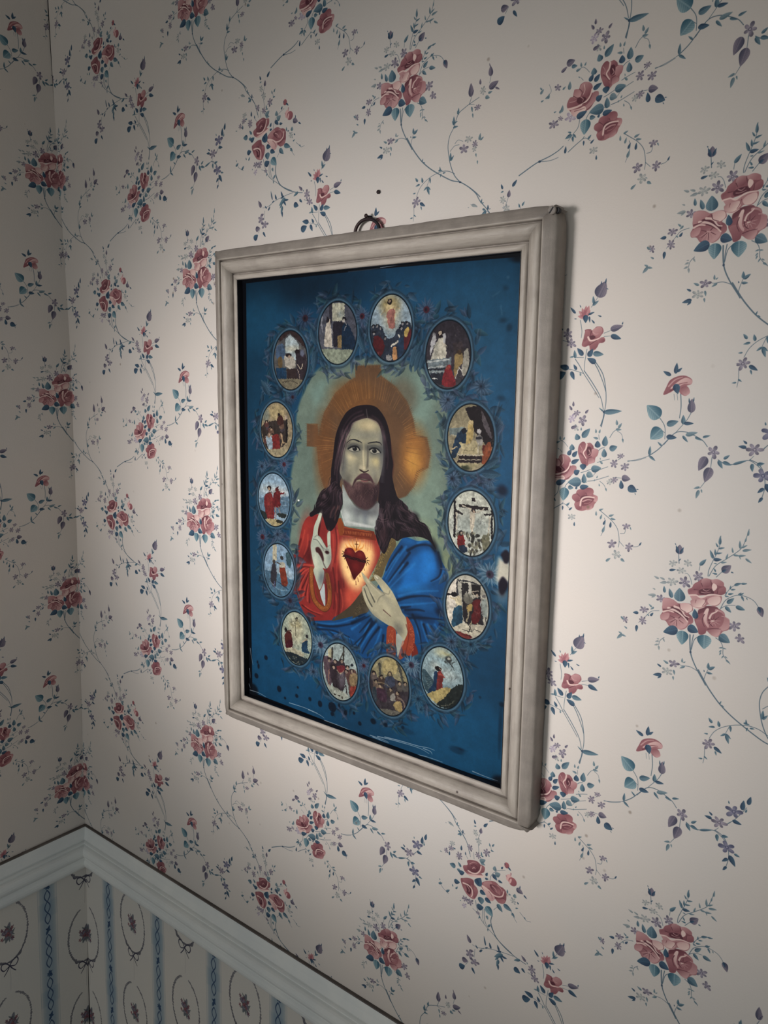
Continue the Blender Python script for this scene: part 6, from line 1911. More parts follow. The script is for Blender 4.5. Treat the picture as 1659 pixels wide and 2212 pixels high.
T 5a4844 .54 .18 .5 .8 189.5 223 189.2 224 190.5 224.9 190.2 226 189.5 227.1
T 241a1e .55 .18 .5 .8 185.5 234.8 186.2 235.7 186.9 236.7 185.8 237.8 186 238.8
T 241a1e .54 .18 .5 .8 189.7 230.8 190.9 231.8 190.5 232.8 189.9 233.9 191 234.8
T 7c6860 .54 .18 .5 .8 197.6 221.6 198.4 222.6 197.5 223.7 198 224.7 199.2 225.6
T 2a1f23 .54 .18 .5 .8 183 215 182.5 216.1 181.7 217.2 182.8 218.1 182.8 219.2
T 241a1e .54 .18 .5 .8 190.8 221.9 189.8 223 190.3 224 191.3 225 190.5 226.1
T 5a4844 .55 .18 .5 .8 177.8 235.1 177.1 236.2 178.1 237.1 177.9 238.2 176.8 239.4
T 241a1e .54 .18 .5 .8 185.6 223.1 186.1 224.1 187 225.1 186.1 226.2 186 227.2
T 4e3c3c .55 .18 .5 .8 184.5 232.5 185.7 233.4 185.5 234.5 184.6 235.6 185.4 236.5
T 241a1e .54 .18 .5 .8 194.7 230.3 194.6 231.3 193.9 232.4 195 233.3 195.5 234.3
T 2a1f23 .54 .18 .5 .8 198.2 225.9 197.4 227 197.7 227.9 199 228.8 198.5 229.9
T 241a1e .54 .18 .5 .8 198.6 218.2 198 219.2 199.2 220.1 199.7 221.1 198.9 222.2
T 5a4844 .54 .18 .5 .8 196.3 225.1 196.7 226 197.9 226.9 197.4 228 197.1 229.1
T 2a1f23 .55 .18 .5 .8 175.6 230.4 176.5 231.4 175.5 232.5 174.9 233.6 176 234.5
T 241a1e .55 .18 .5 .8 180.4 237.8 180.4 238.8 179.2 240 179.9 240.9 180.5 241.9
T 5a4844 .55 .18 .5 .8 185 233.3 184.1 234.5 183.8 235.5 185 236.4 184.6 237.5
T 5a4844 .54 .18 .5 .8 183.5 219.1 184.4 220 184.8 221 183.7 222.2 184.1 223.2
T 4e3c3c .55 .18 .5 .8 178.4 228.5 177.9 229.6 178.9 230.5 178.6 231.6 177.6 232.7
T 2a1f23 .55 .18 .5 .8 177.2 224.5 177.7 225.5 178.3 226.5 177.2 227.6 177.1 228.7
T 5a4844 .55 .18 .5 .8 161 221.7 161.8 222.7 161.1 223.8 159.8 224.9 160.4 225.9
T 4e3c3c .54 .18 .5 .8 195.3 213.7 196.1 214.7 195.3 215.8 195.6 216.8 196.8 217.7
T 2a1f23 .54 .18 .5 .8 194.6 230.3 193.7 231.4 194.1 232.4 195.3 233.3 194.7 234.4
T 2a1f23 .55 .18 .5 .8 174.1 216.4 173.2 217.5 174.1 218.5 174 219.5 172.8 220.7
T 2a1f23 .55 .18 .5 .8 170.5 223.1 170.6 224.1 171.4 225 170.3 226.2 169.7 227.3
T 241a1e .55 .18 .5 .8 172 229.9 173 230.8 172.8 231.9 171.5 233.1 172.1 234.1
T 2a1f23 .54 .18 .5 .8 191.9 224.1 192.9 225 192.1 226.1 192 227.1 193.3 228
T 7c6860 .54 .18 .5 .8 185.5 223.5 185.3 224.5 184.4 225.6 185.2 226.6 185.8 227.6
T 4e3c3c .55 .18 .5 .8 165.8 225.6 164.5 226.8 164 227.9 164.9 228.9 164 230
T 5a4844 .54 .18 .5 .8 183.2 223.2 183.2 224.3 184.3 225.2 183.6 226.3 183 227.4
T 2a1f23 .55 .18 .5 .8 157.9 219.6 158.4 220.6 158.3 221.6 156.7 222.8 156.8 223.9
T 241a1e .54 .18 .5 .8 195.6 226.6 196.9 227.5 196.3 228.6 196 229.6 197.4 230.5
T 4e3c3c .55 .18 .5 .8 184.9 236.2 185.1 237.2 184 238.4 184.6 239.3 185.4 240.3
T 5a4844 .55 .18 .5 .8 179.4 226.7 178.3 227.9 178.8 228.8 179.5 229.8 178.3 231
T 241a1e .54 .18 .5 .8 195.2 228 196.2 228.9 197 229.9 196.1 231 196.4 232
T 241a1e .54 .18 .5 .8 188.4 221.5 189.6 222.5 189.2 223.5 188.6 224.6 189.7 225.5
T 241a1e .55 .18 .5 .8 175.9 223.1 176.3 224.1 175 225.3 175.1 226.3 176 227.3
T 4e3c3c .55 .18 .5 .8 179.5 222 178.8 223.1 178.1 224.2 179.1 225.2 179 226.2
T 6c5a54 .54 .18 .5 .8 197.6 219.4 197.3 220.4 198.6 221.3 198.8 222.3 198 223.4
T 6c5a54 .54 .18 .5 .8 190.1 234.1 190.7 235.1 191.6 236 190.8 237.1 190.7 238.1
T 7c6860 .55 .18 .5 .8 177.8 228.8 178.9 229.8 178.6 230.8 177.5 232 178.3 232.9
T 7c6860 .55 .18 .5 .8 169.3 222.5 168.8 223.6 167.6 224.7 168.3 225.7 168.4 226.7
T 4e3c3c .54 .18 .5 .8 188.8 221.1 187.8 222.3 187.9 223.3 189.1 224.2 188.5 225.3
T 5a4844 .55 .18 .5 .8 183.8 226.2 182.9 227.3 183.9 228.2 184.2 229.2 183.1 230.4
T 7c6860 .54 .18 .5 .8 194.3 214.2 195.5 215.1 195.8 216.1 195 217.2 195.8 218.1
T 241a1e .55 .18 .5 .8 170.8 228.9 171.6 229.8 170.5 231 169.9 232.1 170.9 233
T 7a7672 .47 .82 .7 2 184.6 140.4 185.4 145 186.6 149.7
T 4c3a42 1.29 .59 .55 3 183.2 148.6 175.5 150.7 167.7 154.5 163 160.7 158.3 169.4 155.2 178
T 6c585c 1.29 .59 .55 3 180.8 145.8 170.8 149.1 163 154.7 156.7 163.4 151.9 174.5 149.5 184.4
T 4c3a42 1.29 .59 .55 3 178.5 142.3 167.7 146.2 159.8 152.5 153.5 161.1 148.7 172.3 146.3 182.2
T 4c3a42 1.31 .6 .55 3 166.2 155.8 161.5 163.2 156.7 170.6 155.2 179.2 152.8 187.3
T 5c484e 1.32 .6 .55 3 159.9 158.4 152.7 168.4 149.5 178.3 147.1 190.7
T 6c585c 1.33 .61 .55 3 153.5 168.4 149.5 179.5 147.1 190.7 143.9 203.3
T 6c585c 1.34 .61 .55 3 149.5 177.1 146.3 187.7 143 197.1 142.2 209.6
T 6c585c 1.34 .61 .55 3 152.8 184.2 148.8 193.7 145.5 206.2 145.5 218.6
T 4c3a42 1.29 .59 .55 3 188.5 149 196.8 152.2 202.9 157.8 206 165.8 207.6 175
T 4c3a42 1.28 .58 .55 3 192.3 146.5 200.6 150.9 206.6 158.8 209 169.1
T 4c3a42 1.28 .58 .55 3 203.6 156.6 207.5 165.7 209.1 174.9 210.7 186.5
T 5c484e 1.28 .58 .55 3 208.2 165.7 211.3 176 212.9 187.5 211.6 198.2
T 7c686a .36 .18 .4 0 152.3 168.7 145.1 187.9 141.9 198.6
T 6e5c60 .36 .18 .4 0 160.1 159.9 153 188.3 149.8 201.9
T 120c12 .36 .18 .4 0 158.9 174.6 151.7 187.2 148.5 207.3
T 7c686a .36 .18 .4 0 162 165.7 154.9 188.8 151.7 198.9
T 6e5c60 .36 .18 .4 0 155.5 164.6 148.3 181.5 145.1 206.6
T 120c12 .36 .18 .4 0 158.9 171.9 151.8 189.6 148.5 198.5
T 120c12 .36 .18 .4 0 157.7 173.7 150.5 190.2 147.3 203.5
T 120c12 .36 .18 .4 0 157 172.5 149.8 182 146.6 199.7
T 6e5c60 .36 .18 .4 0 161.7 169.9 154.6 181.3 151.5 205.4
T 7c686a .36 .18 .4 0 163.6 170.4 156.5 181.4 153.4 206.7
T 120c12 .36 .18 .4 0 154.6 172.8 147.3 182.5 144.1 208.1
T 120c12 .36 .18 .4 0 163.8 173.8 156.7 182.3 153.6 203.9
T 6e5c60 .36 .18 .4 0 156.9 160.8 149.7 183.3 146.5 203.7
T 120c12 .36 .18 .4 0 159.8 160.8 152.7 181.7 149.5 203.8
T 120c12 .36 .18 .4 0 160.8 161.7 153.7 185.1 150.5 200.5
T 7c686a .36 .18 .4 0 159.1 165.2 152 187.2 148.8 208
T 7c686a .36 .18 .4 0 153.5 162.3 146.4 187.4 143.1 203.4
T 120c12 .36 .18 .4 0 162.8 168.1 155.7 183 152.5 197.2
T 7c686a .36 .18 .4 0 154.7 168 147.5 182.7 144.3 199.9
T 120c12 .36 .18 .4 0 156.4 165.9 149.2 182.6 146 197.2
T 120c12 .36 .18 .4 0 156 170.3 148.8 182.3 145.6 198.5
T 6e5c60 .36 .18 .4 0 159 165.8 151.9 185.5 148.7 208.6
T 120c12 .36 .18 .4 0 153.2 160.4 146 188.3 142.7 197.8
T 7c686a .36 .18 .4 0 153.7 170.6 146.5 183.6 143.3 198.6
T 120c12 .36 .18 .4 0 163.5 167.2 156.5 182.9 153.3 205
T 6e5c60 .36 .18 .4 0 156.4 164.3 149.3 189.9 146 205.6
T 7c686a .36 .18 .4 0 161.4 161.7 154.3 188.7 151.2 204.5
T 7c686a .36 .18 .4 0 161.6 174.6 154.4 184.4 151.3 197
T 6e5c60 .36 .18 .4 0 163.8 171 156.7 184.6 153.5 197.6
T 6e5c60 .36 .18 .4 0 152.3 163.1 145.1 186.1 141.8 208.8
T 7c686a .36 .18 .4 0 159.8 159.7 152.7 185.5 149.5 207.6
T 7c686a .36 .18 .4 0 159.3 164.7 152.2 185.4 149 199.1
T 6e5c60 .36 .18 .4 0 159.7 165.5 152.6 184.7 149.4 207.5
T 7c686a .36 .18 .4 0 153.7 161.6 146.5 189.1 143.3 206.4
T 6e5c60 .36 .18 .4 0 160 167.2 152.8 181.5 149.7 208.1
T 6e5c60 .36 .18 .4 0 156.4 170.6 149.2 187.6 146 202.8
T 3c1a20 .93 .58 .6 3 215.6 172.2 218 183.7 220 194 218.7 204.7
T 584648 .62 .25 .5 1.2 145.4 217.8 141.3 219.7 138.7 222.3 137.4 225.7 136 228.9 133 231.4 128.7 233.3
T 6a565a .62 .25 .5 1.2 143.7 216.9 139.9 219 137.8 221.9 136.7 225.3 135.1 228.5 131.8 230.8 127.4 232.8
T 120c12 .62 .25 .5 1.2 142 216.1 138.6 218.4 136.9 221.5 136 225 134.1 228 130.5 230.2 126.2 232.2
T 3a2a30 .62 .25 .5 1.2 140.3 215.3 137.4 217.8 136.1 221.1 135.2 224.6 133 227.5 129.1 229.6 125.1 231.7
T 3a2a30 .62 .25 .5 1.2 138.8 214.6 136.3 217.3 135.3 220.7 134.3 224.2 131.7 226.9 127.8 229 124 231.2
T 77666a .62 .25 .5 1.2 137.3 213.9 135.3 216.8 134.5 220.4 133.3 223.7 130.4 226.3 126.4 228.3 123 230.7
T 120c12 .62 .25 .5 1.2 135.9 213.2 134.4 216.4 133.7 220 132.3 223.2 129.1 225.6 125.1 227.7 122.1 230.3
T 584648 .62 .25 .5 1.2 142.6 225.8 138 227.6 134.8 230.3 133 233.9 131 237.4 127.5 239.9 122.5 241.7
T 120c12 .62 .25 .5 1.2 141 224.8 136.7 226.8 134 229.8 132.4 233.5 130.2 236.9 126.3 239.2 121.3 241
T 584648 .63 .25 .5 1.2 139.4 223.8 135.5 226.1 133.2 229.4 131.7 233.1 129.2 236.3 125 238.5 120.2 240.3
T 6a565a .63 .25 .5 1.2 137.9 222.9 134.4 225.4 132.5 228.9 131 232.7 128.2 235.7 123.7 237.7 119.1 239.7
T 584648 .63 .25 .5 1.2 136.4 222 133.4 224.8 131.8 228.5 130.2 232.2 127 235 122.5 237 118.1 239.1
T 120c12 .63 .25 .5 1.2 135 221.2 132.4 224.3 131.1 228.1 129.3 231.7 125.8 234.3 121.2 236.2 117.2 238.6
T 6a565a .63 .25 .5 1.2 133.7 220.4 131.6 223.8 130.4 227.7 128.3 231.1 124.5 233.5 119.9 235.5 116.3 238.1
T 0c080e .62 .25 .5 1.2 148.1 222.2 142.9 225.6 139.6 229.8 138.1 234.8 136.5 239.6 132.6 243.7 127 247.2
T 584648 .62 .25 .5 1.2 146.2 221.5 141.4 225.1 138.7 229.5 137.5 234.5 135.5 239.3 131.2 243.2 125.6 246.7
T 120c12 .62 .25 .5 1.2 144.3 220.8 140 224.6 137.9 229.2 136.8 234.3 134.4 238.9 129.7 242.7 124.2 246.2
T 6a565a .62 .25 .5 1.2 142.5 220.1 138.7 224.1 137.1 228.9 136 234 133.2 238.4 128.2 242.1 122.9 245.8
T 0c080e .62 .25 .5 1.2 140.7 219.4 137.6 223.7 136.4 228.7 135.1 233.7 131.8 237.9 126.6 241.6 121.7 245.4
T 77666a .62 .25 .5 1.2 139.1 218.8 136.5 223.3 135.6 228.4 134.1 233.3 130.4 237.4 125.1 241 120.6 245
T 120c12 .62 .25 .5 1.2 137.5 218.3 135.6 223 134.9 228.1 133 232.9 128.8 236.9 123.6 240.5 119.7 244.7
T 3a2a30 .62 .25 .5 1.2 151.3 223.8 146.4 228.3 143.5 233.3 142.7 238.8 141.5 244.3 138.2 249.3 132.9 253.9
T 120c12 .62 .25 .5 1.2 149.4 223.3 144.9 227.9 142.7 233.1 142.1 238.7 140.6 244.1 136.7 249 131.4 253.6
T 3a2a30 .62 .25 .5 1.2 147.5 222.9 143.5 227.6 141.9 232.9 141.4 238.5 139.5 243.8 135.2 248.6 130 253.3
T 584648 .62 .25 .5 1.2 145.7 222.5 142.3 227.3 141.2 232.8 140.7 238.4 138.3 243.6 133.7 248.3 128.7 253
T 77666a .62 .25 .5 1.2 143.9 222 141.2 227.1 140.6 232.6 139.9 238.2 137 243.3 132.1 248 127.5 252.7
T 3a2a30 .62 .25 .5 1.2 142.3 221.6 140.2 226.8 139.9 232.5 138.9 238 135.5 242.9 130.5 247.6 126.4 252.5
T 3a2a30 .62 .25 .5 1.2 140.8 221.3 139.3 226.6 139.2 232.3 137.8 237.7 134 242.6 129 247.3 125.5 252.3
T 6a565a .62 .25 .5 1.2 153.6 225.4 150.1 230.4 148.5 235.7 148.7 241 148.7 246.4 146.6 251.7 142.8 256.8
T 120c12 .62 .25 .5 1.2 151.8 225.3 148.7 230.3 147.7 235.6 148.1 241 147.8 246.3 145.3 251.6 141.5 256.8
T 120c12 .62 .25 .5 1.2 150 225.1 147.4 230.2 146.9 235.6 147.5 241 146.8 246.3 143.9 251.5 140.2 256.7
T 77666a .62 .25 .5 1.2 148.2 225 146.2 230.1 146.2 235.5 146.8 240.9 145.6 246.2 142.4 251.4 138.9 256.6
T 584648 .62 .25 .5 1.2 146.6 224.8 145.1 230.1 145.6 235.5 146 240.9 144.4 246.1 140.9 251.3 137.8 256.6
T 584648 .62 .25 .5 1.2 145 224.7 144.2 230 144.9 235.4 145 240.8 143 246 139.5 251.2 136.8 256.5
T 584648 .62 .25 .5 1.2 143.6 224.6 143.3 229.9 144.2 235.4 144 240.7 141.5 245.9 138 251.1 135.9 256.5
T 120c12 .63 .25 .5 1.2 129.8 233.2 126.7 235.3 125 237.7 124.7 240.5 124.2 243.3 122.2 245.7 118.9 247.7
T 584648 .63 .25 .5 1.2 128.3 232.8 125.5 234.9 124.3 237.5 124.1 240.4 123.4 243.1 121.1 245.4 117.8 247.4
T 6a565a .63 .25 .5 1.2 126.8 232.4 124.4 234.6 123.6 237.3 123.5 240.2 122.5 242.9 119.9 245.1 116.7 247.2
T 120c12 .63 .25 .5 1.2 125.4 232 123.4 234.3 122.9 237.1 122.9 240 121.6 242.6 118.7 244.8 115.7 246.9
T 0c080e .63 .25 .5 1.2 124 231.6 122.4 234.1 122.3 237 122.1 239.8 120.5 242.3 117.5 244.4 114.8 246.6
T 77666a .63 .25 .5 1.2 122.7 231.2 121.6 233.9 121.7 236.8 121.3 239.6 119.4 242 116.4 244.1 113.9 246.4
T 120c12 .63 .25 .5 1.2 121.5 230.9 120.8 233.6 121 236.6 120.4 239.4 118.2 241.7 115.2 243.8 113.2 246.2
T 3a2a30 .62 .25 .5 1.2 153.3 227.4 151.8 230.6 151.4 233.7 152.2 236.8 152.8 239.9 152.2 243 150.5 246.3
T 6a565a .62 .25 .5 1.2 152.1 227.4 150.7 230.6 150.8 233.7 151.7 236.8 152.2 239.9 151.3 243.1 149.6 246.3
T 77666a .62 .25 .5 1.2 150.8 227.5 149.8 230.6 150.2 233.7 151.2 236.8 151.5 239.9 150.3 243.1 148.7 246.4
T 6a565a .62 .25 .5 1.2 149.6 227.5 149 230.7 149.7 233.8 150.7 236.9 150.6 240 149.3 243.2 147.8 246.4
T 77666a .62 .25 .5 1.2 148.4 227.6 148.2 230.7 149.2 233.8 150.1 236.9 149.8 240 148.3 243.3 147.1 246.5
T 120c12 .62 .25 .5 1.2 147.3 227.6 147.5 230.7 148.6 233.8 149.4 236.9 148.8 240.1 147.3 243.3 146.4 246.5
T 77666a .62 .25 .5 1.2 146.3 227.7 146.8 230.8 148.1 233.9 148.6 237 147.8 240.1 146.4 243.4 145.7 246.5
V 6c5a60 .6 6 .5 - 127.7 234.1 2.2 2.2
V 5e4c54 .6 5 .2 - 135.8 226.4 1.7 2.8
V 5c4a50 .5 6 0 - 123.8 242.7 2.6 1.5
V 0d090e .7 6 0 - 132.3 231.7 2.5 2.5
V 0d090e .7 6 0 - 122.1 239 2.6 1.5
V 0d090e .7 6 0 - 134.8 241.6 2.9 2.5
V 0d090e .6 5 0 - 118.7 248.3 2.6 1.7
T 7a5a56 1.51 .76 .6 4 141.5 244.6 137.7 249.5 135.8 256
T 8c6456 1.38 .63 .55 4 147.3 243.4 143.6 250.7 142.5 258.4
T b08a60 .5 .19 .6 0 136 220.4 126.4 229.1
T 584648 .74 .3 .5 1.2 216.4 231.5 213.6 236.5 212.8 241.5 213.7 246.6 214.3 251.6 213 256.7 210 261.9
T 6a565a .74 .3 .5 1.2 214.2 231.5 211.9 236.5 211.6 241.6 212.8 246.6 213.2 251.7 211.4 256.8 208.4 261.9
T 6a565a .74 .3 .5 1.2 212.1 231.5 210.2 236.5 210.5 241.6 211.8 246.6 211.9 251.7 209.8 256.8 206.9 262
T 0c080e .74 .3 .5 1.2 210 231.5 208.7 236.5 209.5 241.6 210.8 246.6 210.4 251.7 208.1 256.8 205.4 262
T 0c080e .75 .3 .5 1.2 207.9 231.5 207.3 236.5 208.5 241.6 209.7 246.6 208.9 251.7 206.3 256.9 204 262
T 0c080e .75 .3 .5 1.2 206 231.5 206 236.5 207.5 241.6 208.4 246.7 207.2 251.8 204.6 256.9 202.8 262.1
T 3a2a30 .75 .3 .5 1.2 204.2 231.5 204.7 236.5 206.4 241.6 207.1 246.7 205.5 251.8 202.9 256.9 201.7 262.1
T 6a565a .75 .3 .5 1.2 211.8 239.6 208.9 243.4 207.8 247.2 208.2 251.2 208.4 255.2 206.8 259 203.7 262.8
T 120c12 .75 .3 .5 1.2 210 239.5 207.5 243.2 206.9 247.1 207.5 251.1 207.5 255.1 205.5 258.9 202.4 262.7
T 6a565a .75 .3 .5 1.2 208.2 239.4 206.1 243.1 206 247.1 206.8 251.1 206.4 255 204.1 258.9 201.1 262.6
T 584648 .75 .3 .5 1.2 206.5 239.2 204.9 243 205.2 247 206 251 205.3 255 202.7 258.8 199.9 262.6
T 77666a .75 .3 .5 1.2 204.8 239.1 203.8 243 204.5 247 205.1 251 204 254.9 201.2 258.7 198.8 262.5
T 6a565a .75 .3 .5 1.2 203.2 239 202.8 242.9 203.7 246.9 204.1 250.9 202.6 254.8 199.8 258.6 197.7 262.4
T 77666a .75 .3 .5 1.2 201.8 238.8 201.8 242.8 202.9 246.9 203 250.8 201.1 254.7 198.4 258.5 196.8 262.4
T 6a565a .74 .3 .5 1.2 217.6 244.8 214.3 250.4 213.3 256 214.4 261.5 215.2 267.1 213.7 272.8 210.2 278.5
T 120c12 .75 .3 .5 1.2 215.3 244.8 212.5 250.4 212.2 256 213.6 261.6 214.1 267.2 212 272.8 208.5 278.6
T 584648 .75 .3 .5 1.2 213 244.8 210.8 250.4 211.2 256 212.7 261.6 212.8 267.2 210.3 272.9 206.8 278.6
T 120c12 .75 .3 .5 1.2 210.8 244.8 209.3 250.4 210.2 256 211.8 261.6 211.3 267.2 208.5 272.9 205.3 278.7
T 6a565a .75 .3 .5 1.2 208.8 244.8 207.9 250.4 209.3 256 210.7 261.6 209.7 267.2 206.7 273 203.9 278.7
T 77666a .75 .3 .5 1.2 206.8 244.8 206.7 250.4 208.4 256 209.5 261.6 208 267.3 204.8 273 202.7 278.7
T 77666a .75 .3 .5 1.2 205 244.8 205.5 250.4 207.5 256 208.1 261.6 206.2 267.3 203.1 273 201.5 278.8
T 6a565a .74 .3 .5 1.2 222.9 233.6 220 239.2 219.3 244.7 220.7 250.1 221.9 255.6 220.7 261.2 217.5 266.9
T 6a565a .74 .3 .5 1.2 220.7 233.7 218.2 239.3 218.2 244.7 219.9 250.2 220.7 255.6 219 261.3 215.8 267
T 3a2a30 .74 .3 .5 1.2 218.4 233.8 216.6 239.3 217.2 244.8 219.1 250.2 219.5 255.7 217.3 261.3 214.2 267.1
T 77666a .74 .3 .5 1.2 216.3 233.8 215 239.4 216.3 244.8 218.1 250.3 218 255.8 215.5 261.4 212.7 267.1
T 77666a .74 .3 .5 1.2 214.2 233.9 213.7 239.4 215.4 244.9 217.1 250.3 216.4 255.8 213.7 261.5 211.3 267.2
T 3a2a30 .74 .3 .5 1.2 212.2 234 212.4 239.5 214.5 244.9 215.9 250.3 214.7 255.9 211.9 261.6 210.1 267.3
T 120c12 .74 .3 .5 1.2 210.4 234 211.3 239.5 213.5 244.9 214.5 250.4 212.9 256 210.2 261.7 209 267.4
T 6a565a .73 .29 .5 1.2 230.1 227.8 230.1 232.4 232.1 236 236 238.7 239.6 241.6 241.1 245.4 241 250.1
T 6a565a .73 .29 .5 1.2 227.9 228.8 228.4 233.2 231 236.5 235.2 239.1 238.5 242.1 239.6 246.2 239.4 250.9
T 584648 .73 .29 .5 1.2 225.8 229.8 226.8 233.9 230 237 234.3 239.6 237.3 242.7 238 247 237.9 251.6
T 584648 .74 .29 .5 1.2 223.7 230.8 225.3 234.6 229.1 237.5 233.3 240 235.9 243.4 236.3 247.8 236.5 252.3
T 120c12 .74 .3 .5 1.2 221.7 231.7 223.9 235.3 228.2 237.9 232.3 240.5 234.4 244.1 234.7 248.6 235.2 252.9
T 0c080e .74 .3 .5 1.2 219.8 232.6 222.7 235.9 227.2 238.3 231.1 241.1 232.8 244.9 233 249.4 234 253.5
T 120c12 .74 .3 .5 1.2 218 233.4 221.6 236.4 226.3 238.8 229.8 241.7 231.1 245.7 231.4 250.2 233 254
T 77666a .73 .29 .5 1.2 235.6 229.6 236.4 233.5 238.9 236.2 242.8 237.9 246.6 239.7 248.6 242.7 249.3 246.7
T 584648 .73 .29 .5 1.2 233.8 230.8 235 234.5 238 236.8 242.2 238.4 245.7 240.3 247.4 243.6 248.1 247.5
T 0c080e .73 .29 .5 1.2 232.1 232 233.7 235.4 237.2 237.4 241.5 238.9 244.7 241.1 246.1 244.5 246.8 248.4
T 584648 .73 .29 .5 1.2 230.4 233.2 232.5 236.2 236.4 237.9 240.7 239.4 243.6 241.8 244.8 245.4 245.7 249.2
T 6a565a .73 .29 .5 1.2 228.8 234.3 231.4 236.9 235.7 238.5 239.8 240 242.4 242.7 243.4 246.4 244.7 249.9
T 3a2a30 .74 .29 .5 1.2 227.2 235.3 230.4 237.6 234.9 239 238.9 240.7 241.1 243.6 242 247.3 243.7 250.6
T 6a565a .74 .29 .5 1.2 225.8 236.3 229.5 238.3 234.1 239.5 237.8 241.4 239.7 244.6 240.7 248.3 242.9 251.2
T 6a565a .73 .29 .5 1.2 241.9 235.6 243.3 239.4 246.2 241.8 250.4 243.1 254.4 244.5 256.9 247.2 258.2 251
T 0c080e .73 .29 .5 1.2 240.2 237.1 242 240.5 245.3 242.6 249.7 243.7 253.5 245.3 255.7 248.3 257 252.1
T 584648 .73 .29 .5 1.2 238.6 238.5 240.7 241.6 244.5 243.3 249 244.3 252.6 246.1 254.5 249.4 255.9 253.1
T 0c080e .73 .29 .5 1.2 236.9 239.9 239.5 242.7 243.7 244 248.2 245 251.5 247.1 253.2 250.5 254.8 254.1
T 6a565a .73 .29 .5 1.2 235.4 241.3 238.5 243.6 243 244.7 247.4 245.7 250.3 248.1 252 251.6 253.8 255
T 120c12 .73 .29 .5 1.2 233.9 242.6 237.5 244.5 242.2 245.3 246.5 246.6 249.1 249.2 250.7 252.8 252.9 255.8
T 584648 .74 .29 .5 1.2 232.5 243.8 236.5 245.3 241.4 246 245.4 247.5 247.8 250.4 249.4 253.9 252 256.5
T 0c080e .73 .29 .5 1.2 231.4 240.8 233.1 244.7 236.3 247.1 240.9 248.2 245.3 249.5 248.1 252.2 249.6 256.2
T 6a565a .74 .29 .5 1.2 229.6 242.4 231.6 246 235.3 248 240.2 248.9 244.4 250.4 246.9 253.4 248.4 257.4
T 77666a .74 .3 .5 1.2 227.8 244.1 230.3 247.3 234.5 248.8 239.4 249.6 243.3 251.3 245.6 254.7 247.2 258.6
T 0c080e .74 .3 .5 1.2 226.1 245.7 229.1 248.4 233.6 249.6 238.6 250.4 242.2 252.4 244.2 256 246 259.7
T 3a2a30 .74 .3 .5 1.2 224.5 247.2 227.9 249.5 232.9 250.4 237.7 251.2 241 253.6 242.9 257.3 245 260.7
T 77666a .74 .3 .5 1.2 222.9 248.7 226.9 250.5 232 251.1 236.7 252.2 239.7 254.8 241.5 258.5 244 261.6
T 77666a .74 .3 .5 1.2 221.5 250.1 225.9 251.4 231.2 251.9 235.6 253.2 238.3 256.2 240.2 259.8 243.1 262.5
T 0c080e .73 .29 .5 1.2 248.6 242.2 250.6 245.6 253.8 247.9 257.9 249.1 261.9 250.5 264.8 253 266.7 256.5
T 77666a .73 .29 .5 1.2 247.2 243.6 249.5 246.8 253 248.7 257.3 249.8 261.2 251.3 263.8 254 265.7 257.5
T 0c080e .73 .29 .5 1.2 245.8 245 248.4 247.8 252.3 249.4 256.7 250.4 260.4 252.1 262.8 255.1 264.8 258.5
T 120c12 .73 .29 .5 1.2 244.5 246.3 247.4 248.8 251.6 250.1 256 251.1 259.5 253 261.8 256.1 263.9 259.4
T 584648 .73 .29 .5 1.2 243.2 247.6 246.5 249.7 250.9 250.8 255.3 251.8 258.5 254 260.7 257.2 263.1 260.2
T 120c12 .73 .29 .5 1.2 241.9 248.8 245.7 250.6 250.3 251.4 254.5 252.6 257.5 255 259.7 258.3 262.3 261
T 6a565a .73 .29 .5 1.2 240.8 250 244.8 251.4 249.6 252.1 253.6 253.5 256.4 256.1 258.7 259.3 261.6 261.7
T 3a2a30 .74 .3 .5 1.2 225.2 249.3 224.5 252.6 225.6 255.3 228.3 257.3 230.8 259.3 231.4 262.1 230.6 265.6
T 120c12 .74 .3 .5 1.2 223 250.2 222.7 253.4 224.4 255.8 227.3 257.7 229.6 259.8 229.9 262.8 229 266.3
T 77666a .74 .3 .5 1.2 220.8 251.1 221 254.1 223.2 256.3 226.3 258.1 228.3 260.4 228.3 263.5 227.5 266.9
T 584648 .75 .3 .5 1.2 218.7 251.9 219.5 254.7 222.2 256.7 225.3 258.5 226.9 261 226.6 264.2 226.1 267.5
T 0c080e .75 .3 .5 1.2 216.7 252.8 218 255.3 221.1 257.2 224.1 259 225.3 261.6 224.9 264.9 224.8 268.1
T 6a565a .75 .3 .5 1.2 214.8 253.6 216.7 255.9 220 257.6 222.9 259.5 223.7 262.3 223.3 265.6 223.6 268.6
T 584648 .75 .3 .5 1.2 212.9 254.3 215.4 256.4 219 258.1 221.5 260.1 222 263 221.6 266.3 222.4 269.1
T 3a2a30 .73 .29 .5 1.2 235.9 249.3 237.8 252.2 240.7 254 244.6 254.6 248.3 255.3 250.9 257.3 252.7 260.3
T 77666a .74 .29 .5 1.2 234.6 250.8 236.8 253.5 240 254.8 244 255.2 247.6 256.1 250 258.4 251.8 261.4
T 6a565a .74 .29 .5 1.2 233.4 252.3 235.8 254.6 239.3 255.6 243.4 255.9 246.8 257 249.1 259.5 250.9 262.4
T 3a2a30 .74 .3 .5 1.2 232.1 253.7 234.9 255.7 238.7 256.3 242.8 256.6 246 258 248.1 260.6 250.1 263.4
T 77666a .74 .3 .5 1.2 230.9 255.1 234 256.7 238.1 257 242.1 257.4 245.1 259.1 247.1 261.8 249.3 264.3
T 3a2a30 .74 .3 .5 1.2 229.8 256.4 233.2 257.6 237.5 257.8 241.4 258.3 244.2 260.2 246.2 262.9 248.6 265.2
T 584648 .74 .3 .5 1.2 228.7 257.7 232.5 258.5 236.8 258.5 240.6 259.2 243.2 261.4 245.2 264 248 265.9
